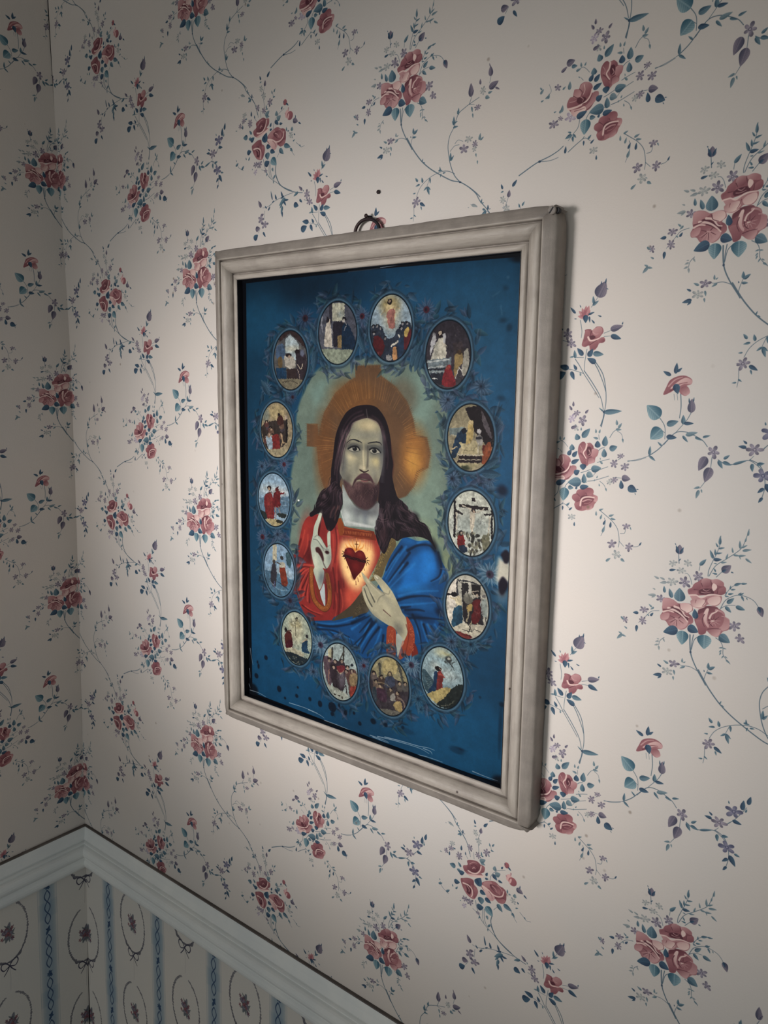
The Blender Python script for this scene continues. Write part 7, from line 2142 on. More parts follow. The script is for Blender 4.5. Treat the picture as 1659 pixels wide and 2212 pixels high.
T 584648 .75 .3 .5 1.2 210.4 261.1 209.1 264.9 209.4 268.5 211.2 271.6 212.8 274.9 212.7 278.5 211.3 282.4
T 0c080e .75 .3 .5 1.2 208.2 261.6 207.3 265.3 208.2 268.7 210.2 271.9 211.6 275.1 211.2 278.8 209.8 282.7
T 6a565a .76 .3 .5 1.2 206.1 262 205.7 265.7 207 269 209.2 272.1 210.3 275.4 209.6 279.2 208.4 283
T 77666a .76 .3 .5 1.2 204.1 262.4 204.1 266 205.9 269.2 208.1 272.3 208.9 275.7 208 279.5 207 283.4
T 584648 .76 .3 .5 1.2 202.1 262.9 202.6 266.3 204.8 269.5 206.9 272.6 207.4 276.1 206.4 279.9 205.6 283.7
T 120c12 .76 .3 .5 1.2 200.1 263.3 201.3 266.6 203.7 269.7 205.6 272.9 205.7 276.4 204.7 280.3 204.4 283.9
T 6a565a .76 .3 .5 1.2 198.3 263.6 199.9 266.9 202.5 269.9 204.2 273.2 204.1 276.8 203.1 280.6 203.3 284.2
V 0c080e .6 6 .3 - 220 246.9 3.7 4.5
V 0c080e .6 6 .5 - 234.5 242.3 4.5 2.9
V 0c080e .6 6 .3 - 241.8 251 5.4 2.9
V 0c080e .6 6 .3 - 225.7 258.2 3.7 3.7
V 0c080e .6 6 .5 - 253.4 252.6 4.4 2.6
V 0c080e .6 6 .2 - 214.6 263.3 2.8 4.5
V 0c080e .6 6 .5 - 248.7 241.5 3.5 2.2
V 6e6066 .5 6 .5 - 243.5 243.2 2.1 3.6
V 64565c .5 5 0 - 215 253.9 1.9 2.2
V 6a5c62 .45 5 -.6 - 227.2 240.2 1.5 3.7
V 3c282c .6 9 0 - 208.1 266.4 5.2 7.6
T 6e5a5e .6 .38 .6 0 201.2 248.3 206.9 250.7 213.5 248.4
T 6e5a5e .6 .38 .5 0 199.4 251.5 207 252.9 214.4 250.5
V 0f0b12 .7 6 -.4 - 270.3 268.5 3.4 6.5
T 260e14 2.02 1.54 .8 2 124.6 254.6 121.8 262.7 119.8 272.5 119 277.4
G 98a193 1 0 1 - 122.7 253 120.1 253.4 117.4 259 112.5 268.6 110.2 279.8 107.3 289.8 108 297.7 110.4 307.7 112.8 314.1 111 318 113.6 325.6 117.6 334.1 120.2 338.6 124.1 332.4 127.3 317.9 125.3 313.6 131.3 313 137 303.7 137.4 293.5 136.5 284.7 136.2 272.8 134.5 271.4 131.7 274.6 131.7 282.9 132.1 288.9 130.5 289.7 126.6 285.4 121.8 279.5 118 277.5 118.8 269 122.7 258.4 123.9 254.2
V aeb4a2 .7 4 .3 - 121.1 258.6 2.1 6.6
V aab09e .7 4 0 - 133.7 277.9 1.7 5.4
V b2b8a6 .6 7 -.2 - 113.7 307.2 3.3 9.8
V 747c76 .6 7 0 - 134.5 301.7 3.2 7.8
V 5c6468 .8 7 .25 - 123.3 325.2 4.1 7.9
V 8b938a .4 6 0 - 110.5 291.8 3.3 8.5
G 3e2224 1 2 1 - 114.6 292.5 119.4 291.2 124.2 296 126.6 302.9 125.7 306 122.6 302.3 118.6 298 115.3 296.6
V 2c1418 1 2 0 - 131.3 295 2.9 1.8
T 3c3034 .85 1.21 .9 2 124.2 303.8 127.3 310 130.5 313.8
T 4a4c4c .85 .48 .85 1.5 111.4 283.2 117 283.7 122.6 289 126.6 293.8
T 5a5e5c .73 .48 .7 1.5 113 280.6 117.8 278.2 122.6 280.5 126.6 285.4
T 5a5e5c .6 .48 .8 1.2 127.4 285.9 130.5 290.3 133.7 292.2
T 4a4a4c .6 .48 .8 1 122.6 288.4 127.4 291.9 131.3 291.7
T 60645f .48 .36 .7 1 132.1 288.9 135.2 286.6 136.8 287
T b8bcae 1.21 .84 .5 2 117 280.7 121.8 284.9 125.8 289.1
G 96957f 1 0 1 - 179.5 309 182.6 316.4 185.8 321.3 180.7 325.4 181.7 333.1 186.8 343.2 193.8 350.6 201.6 354.8 214.2 359.2 224.7 361.9 229.5 367.7 235.9 372.2 240.6 361.5 238.5 348.2 233.7 343 228.9 335.5 223.1 326.5 218.4 321.2 210.7 314.8 203 309.9 197.4 309.1 196.3 312.6 201.2 317.2 206 322.6 209.1 326.1 200.2 322 192.4 317.9 185.5 312.8
V aca98e .7 8 .6 - 213.7 324.4 6.7 4.6
V a6a48c .5 9 .6 - 208.2 340.8 8.7 5.4
V 63645c .8 9 -.3 - 229.3 360.8 5.7 6.9
V 73746a .6 7 .5 - 196.7 353.2 9.9 3.2
V 70716a .35 7 .7 - 213.8 332.8 11.4 2.3
V 8b8a78 .4 8 -.4 - 229.1 348.5 5.6 8.5
T 343633 .94 1.41 .85 1.6 185.8 321.3 190.6 327.6 197.5 338.1
T 343633 .94 1.42 .85 1.6 183.7 326.4 188.2 335.9 194.2 343.5
T b3b098 1.41 .94 .55 2.2 187 316.4 195.4 322.1 206.1 328.8
T b3b098 1.41 .94 .55 2.2 187.6 324.2 193.5 330.2 200.4 336.8
T b3b098 1.42 .95 .55 2.2 183.2 330.4 188.2 339.8 194.7 347.3
T 575850 .78 .78 .6 1.8 191.5 318.8 201.2 323.4 209.9 327.3
T 575850 .77 .77 .6 1.8 209 326.1 215.6 326.7 217.4 322.9
T 575850 .78 .78 .6 1.8 201.4 337.4 204.2 332.2 210.9 327.9
T 4a3030 1.09 .47 .9 1.2 209.2 344.6 214 347.1 219.3 349.8
G b9b8a4 .8 .8 1 - 198 310.7 200.6 311.1 202.5 312.9 200.1 313.3
T 5c5c54 .39 .39 .7 0 198.7 312 200.6 313.6 203 312.9
G 83432f 1 0 1 - 215.2 360.6 224.7 362.1 226 372.4 225.4 391.7 219.5 392.6 214.5 392.2 213.5 375
G 84422f 1 0 1 - 238.5 345.9 245.9 352.8 249.4 363.5 249.1 375.1 246.6 384.3 238.7 387.5 229.9 393.4 235.2 375 240.6 361.5
G 8d958c 1 0 1 - 227.4 365.8 235.9 372.2 231.8 382 228.2 390.6 226 376.2
G 6a2c24 1 2 1 - 248.9 371.3 254.1 380.9 249.2 385.1 245.5 385.1
T 642a20 1.07 .76 .8 1.5 238.7 354.3 241.9 365.1 239.9 377.9 237.3 387.8
T a8634a 1.23 1.23 .7 2 235.1 372.7 231.6 383.6 229.4 392.7
T 6c3024 1.24 1.24 .7 2 223.6 365.1 224.5 378.9 224.2 390.8
T c48c60 .54 .31 .7 0 248.2 375.2 247.6 376.1
T 9a5c40 .55 .31 .7 0 220.9 369.3 222 370.2
T 6a3424 .53 .3 .7 0 245.8 353.5 246.5 354.2
T c48c60 .55 .31 .7 0 220.9 387.1 221.1 387.8
T b47a50 .54 .31 .7 0 246.4 376.2 247 377
T 6a3424 .54 .31 .7 0 221.7 369.7 221.8 370.2
T 6a3424 .53 .31 .7 0 243.6 361.1 244 361.6
T b47a50 .54 .31 .7 0 221.3 364.2 220 364.8
T 9a5c40 .53 .3 .7 0 243.9 355.7 245.1 356.3
T 9a5c40 .55 .31 .7 0 219.1 369.2 218.3 370
T c48c60 .53 .3 .7 0 245.5 356.3 246.1 356.6
T c48c60 .55 .31 .7 0 217.5 377.7 217.4 379
T 9a5c40 .54 .31 .7 0 243.6 376.1 243.4 376.7
T b47a50 .55 .31 .7 0 217.6 379.5 218.3 380.6
T b47a50 .53 .3 .7 0 248.6 367 247.6 368.3
T b47a50 .55 .31 .7 0 216.7 374.9 215.5 376
T 6a3424 .53 .3 .7 0 248.1 365.6 248 366.1
T 9a5c40 .55 .31 .7 0 218.5 385.5 219.3 386.4
T b47a50 .53 .3 .7 0 247.4 362.2 247.8 362.8
T 6a3424 .54 .31 .7 0 221.7 366.2 221.4 366.7
T 9a5c40 .53 .3 .7 0 247.2 363.1 248.2 363.4
T 6a3424 .55 .31 .7 0 218.7 384.8 219.7 385.5
T b47a50 .54 .31 .7 0 245 376 244 377.1
T b47a50 .55 .31 .7 0 221.8 379.3 221.4 379.7
T 6a3424 .53 .3 .7 0 244.9 361 245.1 361.9
T b47a50 .55 .31 .7 0 221.6 374.7 221.7 375.7
T c48c60 .53 .3 .7 0 246.3 362.3 245.7 362.8
T 6a3424 .55 .31 .7 0 218.6 365.4 218.1 366.7
T b47a50 .53 .3 .7 0 246.6 359.5 245.4 360.2
T 9a5c40 .55 .31 .7 0 218.6 389.4 219.1 390.4
T c48c60 .54 .31 .7 0 246.4 373.8 246.4 374.2
T 6a3424 .55 .31 .7 0 218.5 366.3 218.2 366.7
T c48c60 .53 .31 .7 0 244.1 363.6 245.1 364.2
T 9a5c40 .55 .31 .7 0 217.1 373.9 216.4 374.4
T b47a50 .53 .3 .7 0 247.1 360 248.1 360.3
T c48c60 .55 .31 .7 0 221.5 379.7 222 380.4
T 6a3424 .53 .31 .7 0 246.8 370.3 246.6 371
T 9a5c40 .55 .31 .7 0 222.4 376.6 222.2 377.1
T 6a3424 .54 .31 .7 0 244.4 378.9 243.2 379.6
T c48c60 .55 .31 .7 0 220.4 378 220.3 378.7
T 9a5c40 .53 .3 .7 0 246.1 354.4 246.7 354.6
T b47a50 .55 .31 .7 0 221.9 375.5 221.5 376.8
T c48c60 .53 .31 .7 0 248.3 370.5 249.4 371.2
T b47a50 .55 .31 .7 0 222.1 384.1 221.3 384.7
T b47a50 .53 .3 .7 0 242.6 354.8 242.8 355.5
T c48c60 .55 .31 .7 0 221.4 371.2 222 372.3
T b47a50 .54 .31 .7 0 245.7 380.7 245.4 381.8
T c48c60 .55 .31 .7 0 218.4 368.4 218.3 369.3
T 6a3424 .54 .31 .7 0 243.5 374.5 244.7 375
T 9a5c40 .54 .31 .7 0 222.7 362.3 221.7 362.8
T b47a50 .53 .31 .7 0 244.9 363.1 244.9 364.3
T 6a3424 .55 .31 .7 0 216.6 383 217.9 383.7
T c48c60 .53 .3 .7 0 244.2 357.6 243.7 358.5
T b47a50 .55 .31 .7 0 221.7 381.4 221.2 382.2
T b47a50 .54 .31 .7 0 245.6 377.3 244.9 378.7
T c48c60 .55 .31 .7 0 221.1 369.9 220.5 370.4
T 6a3424 .53 .3 .7 0 248.6 365.3 249.6 365.6
T b47a50 .55 .31 .7 0 217.2 375.7 215.9 377
T 9a5c40 .53 .31 .7 0 243.1 362.9 243.3 364
T c48c60 .55 .31 .7 0 217.1 387.2 216.3 388.4
T 9a5c40 .53 .3 .7 0 244.1 352 244.4 353
T c48c60 .55 .31 .7 0 216.5 376.3 216.3 377.4
T b47a50 .53 .3 .7 0 246.4 364.5 245.7 365.3
T 6a3424 .55 .31 .7 0 221.9 382.1 223 382.5
T 9a5c40 .54 .31 .7 0 246.2 381.9 245.3 383.1
T 9a5c40 .55 .31 .7 0 222.8 373.6 222.1 374.5
T 9a5c40 .53 .3 .7 0 245.2 359.7 244 360.8
T b47a50 .55 .31 .7 0 221.5 383.4 220.4 384.4
T c48c60 .54 .31 .7 0 247.4 378.5 247.8 379.4
T 6a3424 .55 .31 .7 0 218.5 376.5 217.5 377.3
T b47a50 .54 .31 .7 0 247.6 379.1 246.3 380.4
T 9a5c40 .55 .31 .7 0 217.1 365.6 216.7 366.2
T b47a50 .53 .3 .7 0 247.6 359.9 247.1 360.4
T 6a3424 .55 .31 .7 0 218.4 374 218.5 374.7
T c48c60 .54 .31 .7 0 247.9 377.5 247.3 378.5
T 6a3424 .55 .31 .7 0 217.4 383.3 217.8 383.6
T c48c60 .53 .3 .7 0 242.4 352.4 242.5 353.3
T c48c60 .55 .31 .7 0 216.9 385.1 215.7 386.1
T 9a5c40 .53 .31 .7 0 243.1 362.4 242.9 362.9
T 9a5c40 .54 .31 .7 0 222.2 365.6 222.8 366.7
T 9a5c40 .54 .31 .7 0 247.7 380 248.6 380.6
T b47a50 .55 .31 .7 0 220.7 381.2 221.4 381.9
T 9a5c40 .53 .3 .7 0 248.1 362.7 248.9 363.2
T b47a50 .55 .31 .7 0 219.4 374 219.4 374.9
T b47a50 .53 .3 .7 0 244.8 357.8 245.5 358.1
T 9a5c40 .55 .31 .7 0 219 387.2 218.4 387.9
T 9a5c40 .54 .31 .7 0 247 375 246.4 375.5
T c48c60 .55 .31 .7 0 217.4 370.1 217.9 370.9
T c48c60 .54 .31 .7 0 247.6 377.7 247.9 378.5
T b47a50 .55 .31 .7 0 218.9 387.7 217.6 388.3
T b98a6a 1.58 1.26 .6 2 214.7 390.9 220.4 390.8 226.1 391.9 230.8 392
D 0 .8 100.6 47.9 14.9
D 1 .8 178.4 48.8 11.9
D 1 .8 256.1 46 13.1
D 2 .6 318.3 116 11.7
D 2 .8 281.3 130.8 11.1
D 2 .8 282.6 128.5 7.6
D 2 .8 289.8 201.9 10.7
D 2 .7 329.6 198.6 8.9
D 3 .8 333.4 287.2 15.6
D 2 .7 293.6 360.4 10.1
D 4 .7 315.7 358.6 10.9
D 1 .8 31.2 291 12.8
D 0 .7 75 358.9 10.8
D 3 .8 121.7 401.3 14.8
D 2 .7 110.6 435.1 9.2
D 1 .8 182.7 412.1 9.3
D 3 .8 245.9 395.2 13.2
D 4 .6 255.3 429.1 11.1
D 1 .8 183.9 410.6 8.5
D 4 .6 259 439.3 6.7
D 1 .8 67.3 204.5 10.3
D 2 .7 31.9 209.2 9.5
D 2 .7 56 285 9.6
D 2 .8 39.8 121 10.1
D 0 .8 81.3 130.3 8.1
L 1c3444 4a6878 .4 .9 114.9 81.5 111.6 104.6
L 1c3444 4a6878 .4 .9 121.2 90.8 129.1 100
L 1c3444 4a6878 .4 .9 132.2 84 135.3 100
L 1c3444 4a6878 .4 .9 108.6 58.5 114.9 75.8
L 1c3444 4a6878 .4 .9 174.2 67.1 181.6 84.7
L 1c3444 4a6878 .4 .9 248.5 77.7 237.8 101.1
L 1c3444 4a6878 .4 .9 251.4 83.3 243.5 103.4
L 1c3444 4a6878 .4 .9 255.7 86.7 249.1 102.2
L 1c3444 4a6878 .4 .9 299.6 127.1 292.9 120.7
L 1c3444 4a6878 .4 .9 277.2 185.4 285.4 191.6
L 1c3444 4a6878 .4 .9 237.7 96.4 240 104
L 1c3444 4a6878 .4 .9 271.9 139.5 267.8 141.3
L 1c3444 4a6878 .4 .9 280.1 216.7 288 212.5
L 1c3444 4a6878 .4 .9 72.9 195.4 89.6 188.8
L 1c3444 4a6878 .4 .9 90 143.6 83.6 147.4
L 1c3444 4a6878 .4 .9 45 128.3 31.9 111.9
L 1c3444 4a6878 .4 .9 72.6 219.6 80.4 218.9
L 1c3444 4a6878 .4 .9 283.6 190.3 275.3 185.8
L 1c3444 4a6878 .4 .9 322.9 188.8 339 180.1
L 1c3444 4a6878 .4 .9 321.5 194.4 341.9 194.5
L 1c3444 4a6878 .4 .9 291.2 192.5 280.4 199.1
L 1c3444 4a6878 .4 .9 280.9 217 289.3 214
L 1c3444 4a6878 .4 .9 285.6 261.5 294.5 271.3
L 1c3444 4a6878 .4 .9 340.1 227.2 347.3 231.9
M 52555a 6a6a62 78.1 91.3 24.8 30.9
G 9fb2b4 1 0 0 - 70.6 82.3 70.8 68.2 78 64.2 86.7 70.3 91.2 74.5 91.1 88.5 80.6 93.1
V c0bfa4 .7 6 0 - 80.8 78.9 10 2.9
G 3c2a2a .85 0 0 - 62.3 71.5 77.6 62.5 90 70.9 103.8 81.6 103.9 65.5 79.3 59 58.1 64.3
G 48607a 1 0 1 - 57 76.2 68.2 74 69.7 88.3 57.7 88.7
G 6a5a3c 1 0 1 - 59.4 88.8 65.5 88.2 65.3 99 61 100.2
G 1e4260 1 0 0 - 55.8 98.9 72.1 99 72 110.9 57.4 110.4
G a8a698 1 0 1 - 69.7 85.9 79 85.4 85.7 91.9 83.1 99.6 73 98.4 69.6 93.6
V 2a2024 1 0 0 - 75.3 85.4 4.2 2.1
V 8c7c6c 1 0 0 - 76.5 87.1 2.2 1.8
G 3c3030 1 0 0 - 72.1 100.2 88.9 99.6 88.8 111.4 72.8 111.5
G 383038 1 0 1 - 85.8 81.4 92.4 80.3 100.5 86.2 102.9 97.3 99.5 110.7 88.8 110.8 87.3 94.3
V 241c20 1 0 0 - 88.2 81.7 3.3 2.3
T b0a890 .94 .94 1 0 88.9 95.5 93.9 100.2 96.4 94.9
T a09484 .82 .59 1 0 89.3 101.4 91.3 107.3 92.9 114.3
V 60687a 1 2 0 - 95.6 83.3 3.3 3.5
G 7a7660 1 0 1 - 60 111.6 95.4 111.4 92 120.2 78.6 122.2 65.9 118.8
T 4a4438 .84 .6 1 0 65.1 114.6 78.7 112.7 88.8 115.5
N
M 4e5360 5a5e68 145.6 64.3 25.4 30.9
G a7ab96 1 0 0 - 138 34.1 155.3 35 155 51.4 146 52.7 138.4 51.9
V 7c8a88 .7 5 0 - 149.8 45.7 4.5 3.3
G 2c2a34 .7 0 0 - 133.8 32.8 138.4 33 138.4 54.1 134.6 54
G b4b0a0 1 0 1 - 130.8 53.8 135.4 52.9 136.9 61.9 138.5 75.4 133.8 78.1 127.6 76.3 128.4 63.9
V bab2a0 1 0 0 - 133.8 51.4 1.8 1.9
V 2c2630 1 0 0 - 132.3 50.5 1.8 2.8
T a8a49a 1.12 .56 1 0 134.6 56.2 137.7 60.8 139.2 64.7
T 9ca0a4 2.02 .67 .8 0 124.9 47.4 123.4 53.6 125.3 62.7
G 2c2a36 1 0 0 - 140 53 155 52.5 152.8 62.3 150.6 77.9 140 77.7 139.2 58.6
G 87744c 1 0 0 - 145.3 66.6 151.4 66.2 151.4 79 146.1 79.5
G 16304a 1 0 1 - 152.8 56.8 159.5 55.9 167 67.2 170 77.1 164.1 82 152.9 81.2 151.4 66.7
V 1a1a24 1 0 0 - 154.7 50.3 3 2
V a8a498 1 0 0 - 153.6 51.9 1.5 1.7
T a0a09c .88 .77 1 0 154.3 52.5 157.3 55.9
T 9a9a9c .88 .55 1 0 157.3 57 154.3 62.4
G 87937f 1 0 1 - 123.7 80.2 150.7 80.6 165.6 82 161.9 90.3 146.1 95.2 131.5 90.6
V b4b4a4 1 0 0 - 136.2 77.6 3.1 .9
N
M 8fa6b0 7f97a2 214.3 61.6 25 31.2
V a2925c .9 12 0 - 212.9 39.8 12.1 9.4
V b7b394 .6 14 0 - 214.7 52.4 11.3 11.4
G b9ac80 1 0 1 - 209.6 39.6 216.1 39.3 218.6 43.8 219.6 53.9 218.1 60.1 211.5 59.9 209 52.2 208 44.6
G 9c6a60 1 0 1 - 211.3 44.7 217.8 43.8 218.8 52.6 218.9 61.4 212.4 61.5 209.8 53.5 208.9 48.4
V 2a2020 1 0 0 - 212.6 36.6 2.9 2.9
V a08c74 1 0 0 - 212.4 36 1.5 1.6
T b5a274 1.26 .63 1 0 210.5 42.8 205.6 45.7 202.3 48.1
T b5a274 1.26 .63 1 0 216.2 42.4 220.2 42 224.6 43.2
G 2e3848 1 0 1 - 189.8 59.2 196.6 58.1 202.4 59.6 207.5 67.4 210.9 71.3 218.2 69 226.1 57.9 235.6 55.7 239.8 65.8 237.7 81.4 226.7 90.7 212.9 93.1 198.6 87.8 190.9 77.3
G 5c2026 1 0 1 - 193.3 69.6 201.7 69.8 206.9 78.9 202 87.9 193.5 83.9
G 642830 1 0 1 - 231.9 68.1 238.1 63.3 240 75.8 234.6 83.2 229.7 79.3
G b09a54 1 0 1 - 230.3 65.5 234.1 60.7 236.6 63.8 232.8 70.6
T b8b8a8 1.91 1.53 1 0 215.1 77.8 220 76 224.8 72.3 223.9 67.9
G b48858 1 0 1 - 216.8 81 220.9 79.8 222.7 90.6 217 91.2
V 1c1c24 1 0 0 - 192.4 58.4 1.9 1.3
V 8c8c8c 1 0 0 - 192.4 59.7 1.2 1.3
V 1c1c24 1 0 0 - 197 57.9 1.8 1.3
V 8c8c8c 1 0 0 - 197 59.2 1.2 1.3
V 1c1c24 1 0 0 - 201.2 60 1.8 1.3
V 8c8c8c 1 0 0 - 201.2 61.2 1.2 1.3
V 1c1c24 1 0 0 - 193.3 64.8 1.9 1.3
V 8c8c8c 1 0 0 - 193.3 66.1 1.2 1.3
V 1c1c24 1 0 0 - 227 60.8 1.8 1.3
V 8c8c8c 1 0 0 - 227 62 1.1 1.3
V 1c1c24 1 0 0 - 234.1 56.7 1.7 1.2
V 8c8c8c 1 0 0 - 234.1 57.9 1.1 1.2
V 1c1c24 1 0 0 - 207.6 69.7 1.8 1.3
V 8c8c8c 1 0 0 - 207.6 71 1.2 1.3
V 1c1c24 1 0 0 - 228.5 57.1 1.8 1.3
V 8c8c8c 1 0 0 - 228.5 58.3 1.1 1.3
G 27405c 1 0 1 - 223.2 72.9 229.6 71.8 229.8 84.4 224.2 88.1
G 8b8c88 1 0 1 - 208.7 87.9 212.8 86.1 216.1 91.2 210.4 91.8
N
M 35303a 4a464c 281.2 87.7 24.2 30.6
G 4a3f3e .6 0 0 - 286.3 76.7 296.4 75.8 299.8 91.3 288.3 96
G b6b6a4 1 0 1 - 270.6 72.8 275.1 72.3 278.3 79 278.6 91.1 268.9 94.1 267.9 83.7 268.5 76.4
G a3a596 1 0 1 - 261.4 94.7 264.2 84.9 267.7 76.3 270.1 80.1 268.2 93.5 264.4 95.3
V 2a2024 1 0 0 - 272.4 68.6 3.3 3.4
V c0b49c 1 0 0 - 272 67.9 1.8 2.1
G a4a8a8 1 0 1 - 264.5 67.1 267.5 69.6 267 76.3 264.1 82.4 261.2 88.5 261.7 76.2
G a4a8a8 1 0 1 - 275 69.2 277.9 68.1 278.1 75.4 276 76.5
T c0bca8 1.21 .61 1 0 274.5 76.5 278.2 78.4 279.8 80.8
G 6d7c80 1 0 0 - 257.9 92.2 285.2 90 284.2 105.8 260.9 105.8
T a6b0ac 1.24 1.24 1 0 258.3 94 282.3 91.8
T a6b0ac .99 .99 1 0 259.9 99 279.5 97.8
T 2a2e38 1.86 1.86 1 0 259.2 100.9 278.1 100.3
T a6b0ac .87 .87 1 0 260.8 103.3 278.2 102.7
G 2c303c 1 0 0 - 261.6 104.6 276.7 103.9 275.6 115.6 267.9 113.2
T cfd4cc .99 .5 1 0 264 109.2 270.1 109.5
G 872830 1 0 1 - 279.5 98.4 283.9 96.6 286.3 103.3 290.3 114.2 283 116.8 275.5 114.4 276.8 105.2
V 9c4438 1 0 0 - 281.4 99.1 2.2 1.8
G 8e7c50 1 0 1 - 288.8 87.6 295.2 85.3 297.7 93.7 292.8 100.3 288.7 108.8 288.3 94.8
V 4a3a2a 1 0 0 - 293.4 85.3 2.9 2.4
G 9a9a8c 1 0 1 - 298.8 85.3 303.1 83 304.2 97.3 300.2 106.3 295.8 103.3 297.7 94.3
T b8b8ac 1.21 .72 1 0 293.5 99.1 296.5 102.1 298.8 106.3
T b8b8ac 1.09 .6 1 0 292.8 100.3 290.2 109.4
N
M 8a8468 9a9274 307.9 162.7 24.3 30.3
G 241c20 1 0 0 - 301 135.6 319.3 132.4 332.5 152.1 331.6 169.1 323.7 168.1 313 157.8 307 146.4
G 5a5458 1 0 1 - 318.7 137.8 326.2 149 330.6 162.3 324.1 155.9 319.8 145.9
G 73827e 1 0 0 - 284.2 154.9 301.5 152.8 301.8 161.1 285.3 161.9
T a8a48c .7 .7 1 0 285.3 161.5 301.8 160.4
G 1e3850 1 0 1 - 294.3 158.7 301.6 155.5 302.8 166.6 296.4 172.5 291.7 181.9 287.5 180.1 290.4 167.2
V 1e2430 1 0 0 - 300.8 156.3 2.9 2.8
G a8965e 1 0 1 - 305.5 149.2 310.3 146.9 310.7 160.6 307.7 167 302.9 167.9 304.1 156.8
V c0b080 1 0 0 - 307.9 148.4 2.6 2.3
G b0a880 1 0 1 - 295.4 167.7 301.2 168 306.2 169.8 310.9 164.7 314.9 165.9 316.1 176.8 299.1 178.6 299.7 173
T 7a7254 .7 .56 1 0 302.2 174.2 309.6 174.5 314.3 170.1
G 8c8c84 1 0 1 - 314 161.8 317.9 158.9 321.2 164.2 319.8 169.7 314.9 166.6
V 34343c 1 0 0 - 316.8 162.4 3.2 1.4
V a4a4a0 1 0 0 - 316.8 156.2 2.1 2.5
T b0ae98 .96 .96 1 0 316.2 167.2 316.6 178.9
G 6a2420 1 0 1 - 321.4 169.6 326.1 168.7 328 177.4 324.2 180.4 321.7 176.5
G 8a4a2c 1 0 1 - 323.8 169.5 329.1 165.1 330.3 175.9 325.9 185.1 320.4 185.5 321 180.6
T c0ac80 1.4 .56 1 0 289 173.6 293.9 171.2
G 2a2024 1 0 0 - 295.8 179.5 321 178.6 321.2 184.7 294.4 186.3
T b4b098 .98 .98 1 0 295 179.2 321.7 177.5
T a8a48c .84 .84 1 0 295.9 183.4 319.5 182.1
G a09a74 1 0 0 - 294.4 187 319.6 185.5 311 191.7 302.8 191.7
V 39402e 1 3 0 - 302.8 190.6 4.9 2.1
N
M aeb4a4 b0b8ac 311.2 242.2 24.8 30.5
V 8f9c94 .7 10 0 - 311.9 243.7 21 8.5
T 2a2224 3.1 3.1 1 0 299 226.3 313 226.3 327.5 226.5
T 2a2224 2.11 1.69 1 0 312.2 227.4 312.5 247.2 313.4 261.4
G 2a2224 1 0 0 - 311.1 218.3 315.3 217.9 315.2 220.7 311.2 221.1
T b8b4a0 1.28 .99 1 0 301.4 226 309.8 228.4 312.3 230.2
T b8b4a0 1.25 .98 1 0 325.1 226.7 318 230.3 314.7 230.7
G b6b19c 1 0 1 - 310.2 230.4 314.7 230.7 315.5 239.8 313.7 247.1 313.6 257.1 312.4 257.2 310.7 244.6 310.1 237.6
V 2c2224 1 0 0 - 313.6 229.4 2.3 2.4
V 988874 1 0 0 - 313.7 230.1 1.3 1.3
T 241e22 2.43 2.43 1 0 292.6 223 293.4 235.2 293.2 256.9
T 241e22 2.15 1.86 1 0 293.2 230.9 300.9 234.3
T b4b09c 1.86 1.15 1 0 294.6 233.6 295.3 242.1 295.1 249.4
T 241e22 1.8 1.8 1 0 333.1 228 334.1 254.4
T 241e22 1.95 1.68 1 0 326.1 232.2 334 230.6
T b4b09c 1.67 1.11 1 0 331.3 234.4 330.5 243.6 330 251.4
V 83836a .8 0 0 - 313.6 261.5 1.4 2.6
V 83836a .8 0 0 - 304.1 267.5 1.7 2.5
V 2c2c28 .8 0 0 - 300.2 258.3 1.6 2.7
V 83836a .8 0 0 - 320.3 261.2 2.1 2.3
V 2c2c28 .8 0 0 - 319.3 253 1.9 1.2
V 3a342c .8 0 0 - 298.3 269.8 .9 2
V 3a342c .8 0 0 - 313.4 267 1.1 1.7
V 6a6a58 .8 0 0 - 296.6 254.5 1.4 2.1
V 6a6a58 .8 0 0 - 330.7 250.1 1.2 1.5
V 2c2c28 .8 0 0 - 307.3 252.8 1.4 2.6
V 2c2c28 .8 0 0 - 311.5 269.5 1.1 2.7
V 83836a .8 0 0 - 298.6 259.9 1.4 2.1
V 6a6a58 .8 0 0 - 304.3 265 1 1.7
V 2c2c28 .8 0 0 - 332.3 262.7 1 2.3
V 83836a .8 0 0 - 297.1 261.8 1.1 2.1
V 4a4a40 .8 0 0 - 313.2 254.4 1.4 1.8
V 2c2c28 .8 0 0 - 311.8 270.1 1.2 2.8
V 2c2c28 .8 0 0 - 326.2 254.9 1.1 1.8
V 2c2c28 .8 0 0 - 328.3 261 .9 1.4
V 3a342c .8 0 0 - 312.9 250.9 1.3 1.6
V 3a342c .8 0 0 - 299.2 254.2 1.7 1.2
V 4a4a40 .8 0 0 - 310.6 263.1 2.1 2
V 4a4a40 .8 0 0 - 318.3 266.7 1.6 1.7
V 4a4a40 .8 0 0 - 305.4 263.6 1 2.2
V 83836a .8 0 0 - 317.5 263.4 2 2.2
V 2c2c28 .8 0 0 - 312.2 252.8 1.5 1.6
V 83836a .8 0 0 - 324 256.8 1.9 2.1
V 2c2c28 .8 0 0 - 307.5 254.8 1 2
V 2c2c28 .8 0 0 - 321 261.5 1.2 2.7
V 6a6a58 .8 0 0 - 304.1 252.2 1.4 1.6
V 3a342c .8 0 0 - 298.4 258.1 1.6 1.4
V 6a6a58 .8 0 0 - 310.5 268.3 1.7 2.3
V 2c2c28 .8 0 0 - 318.2 252.8 2 1.9
V 2c2c28 .8 0 0 - 310 257.1 .9 2.2
V 6a6a58 .8 0 0 - 314.9 264.6 1 1.3
V 2c2c28 .8 0 0 - 313.5 257.8 2 2.4
V 6a6a58 .8 0 0 - 323 264.7 1.3 2.3
V 83836a .8 0 0 - 330.1 265.2 2 1.2
V 83836a .8 0 0 - 315 250.8 1.3 1.2
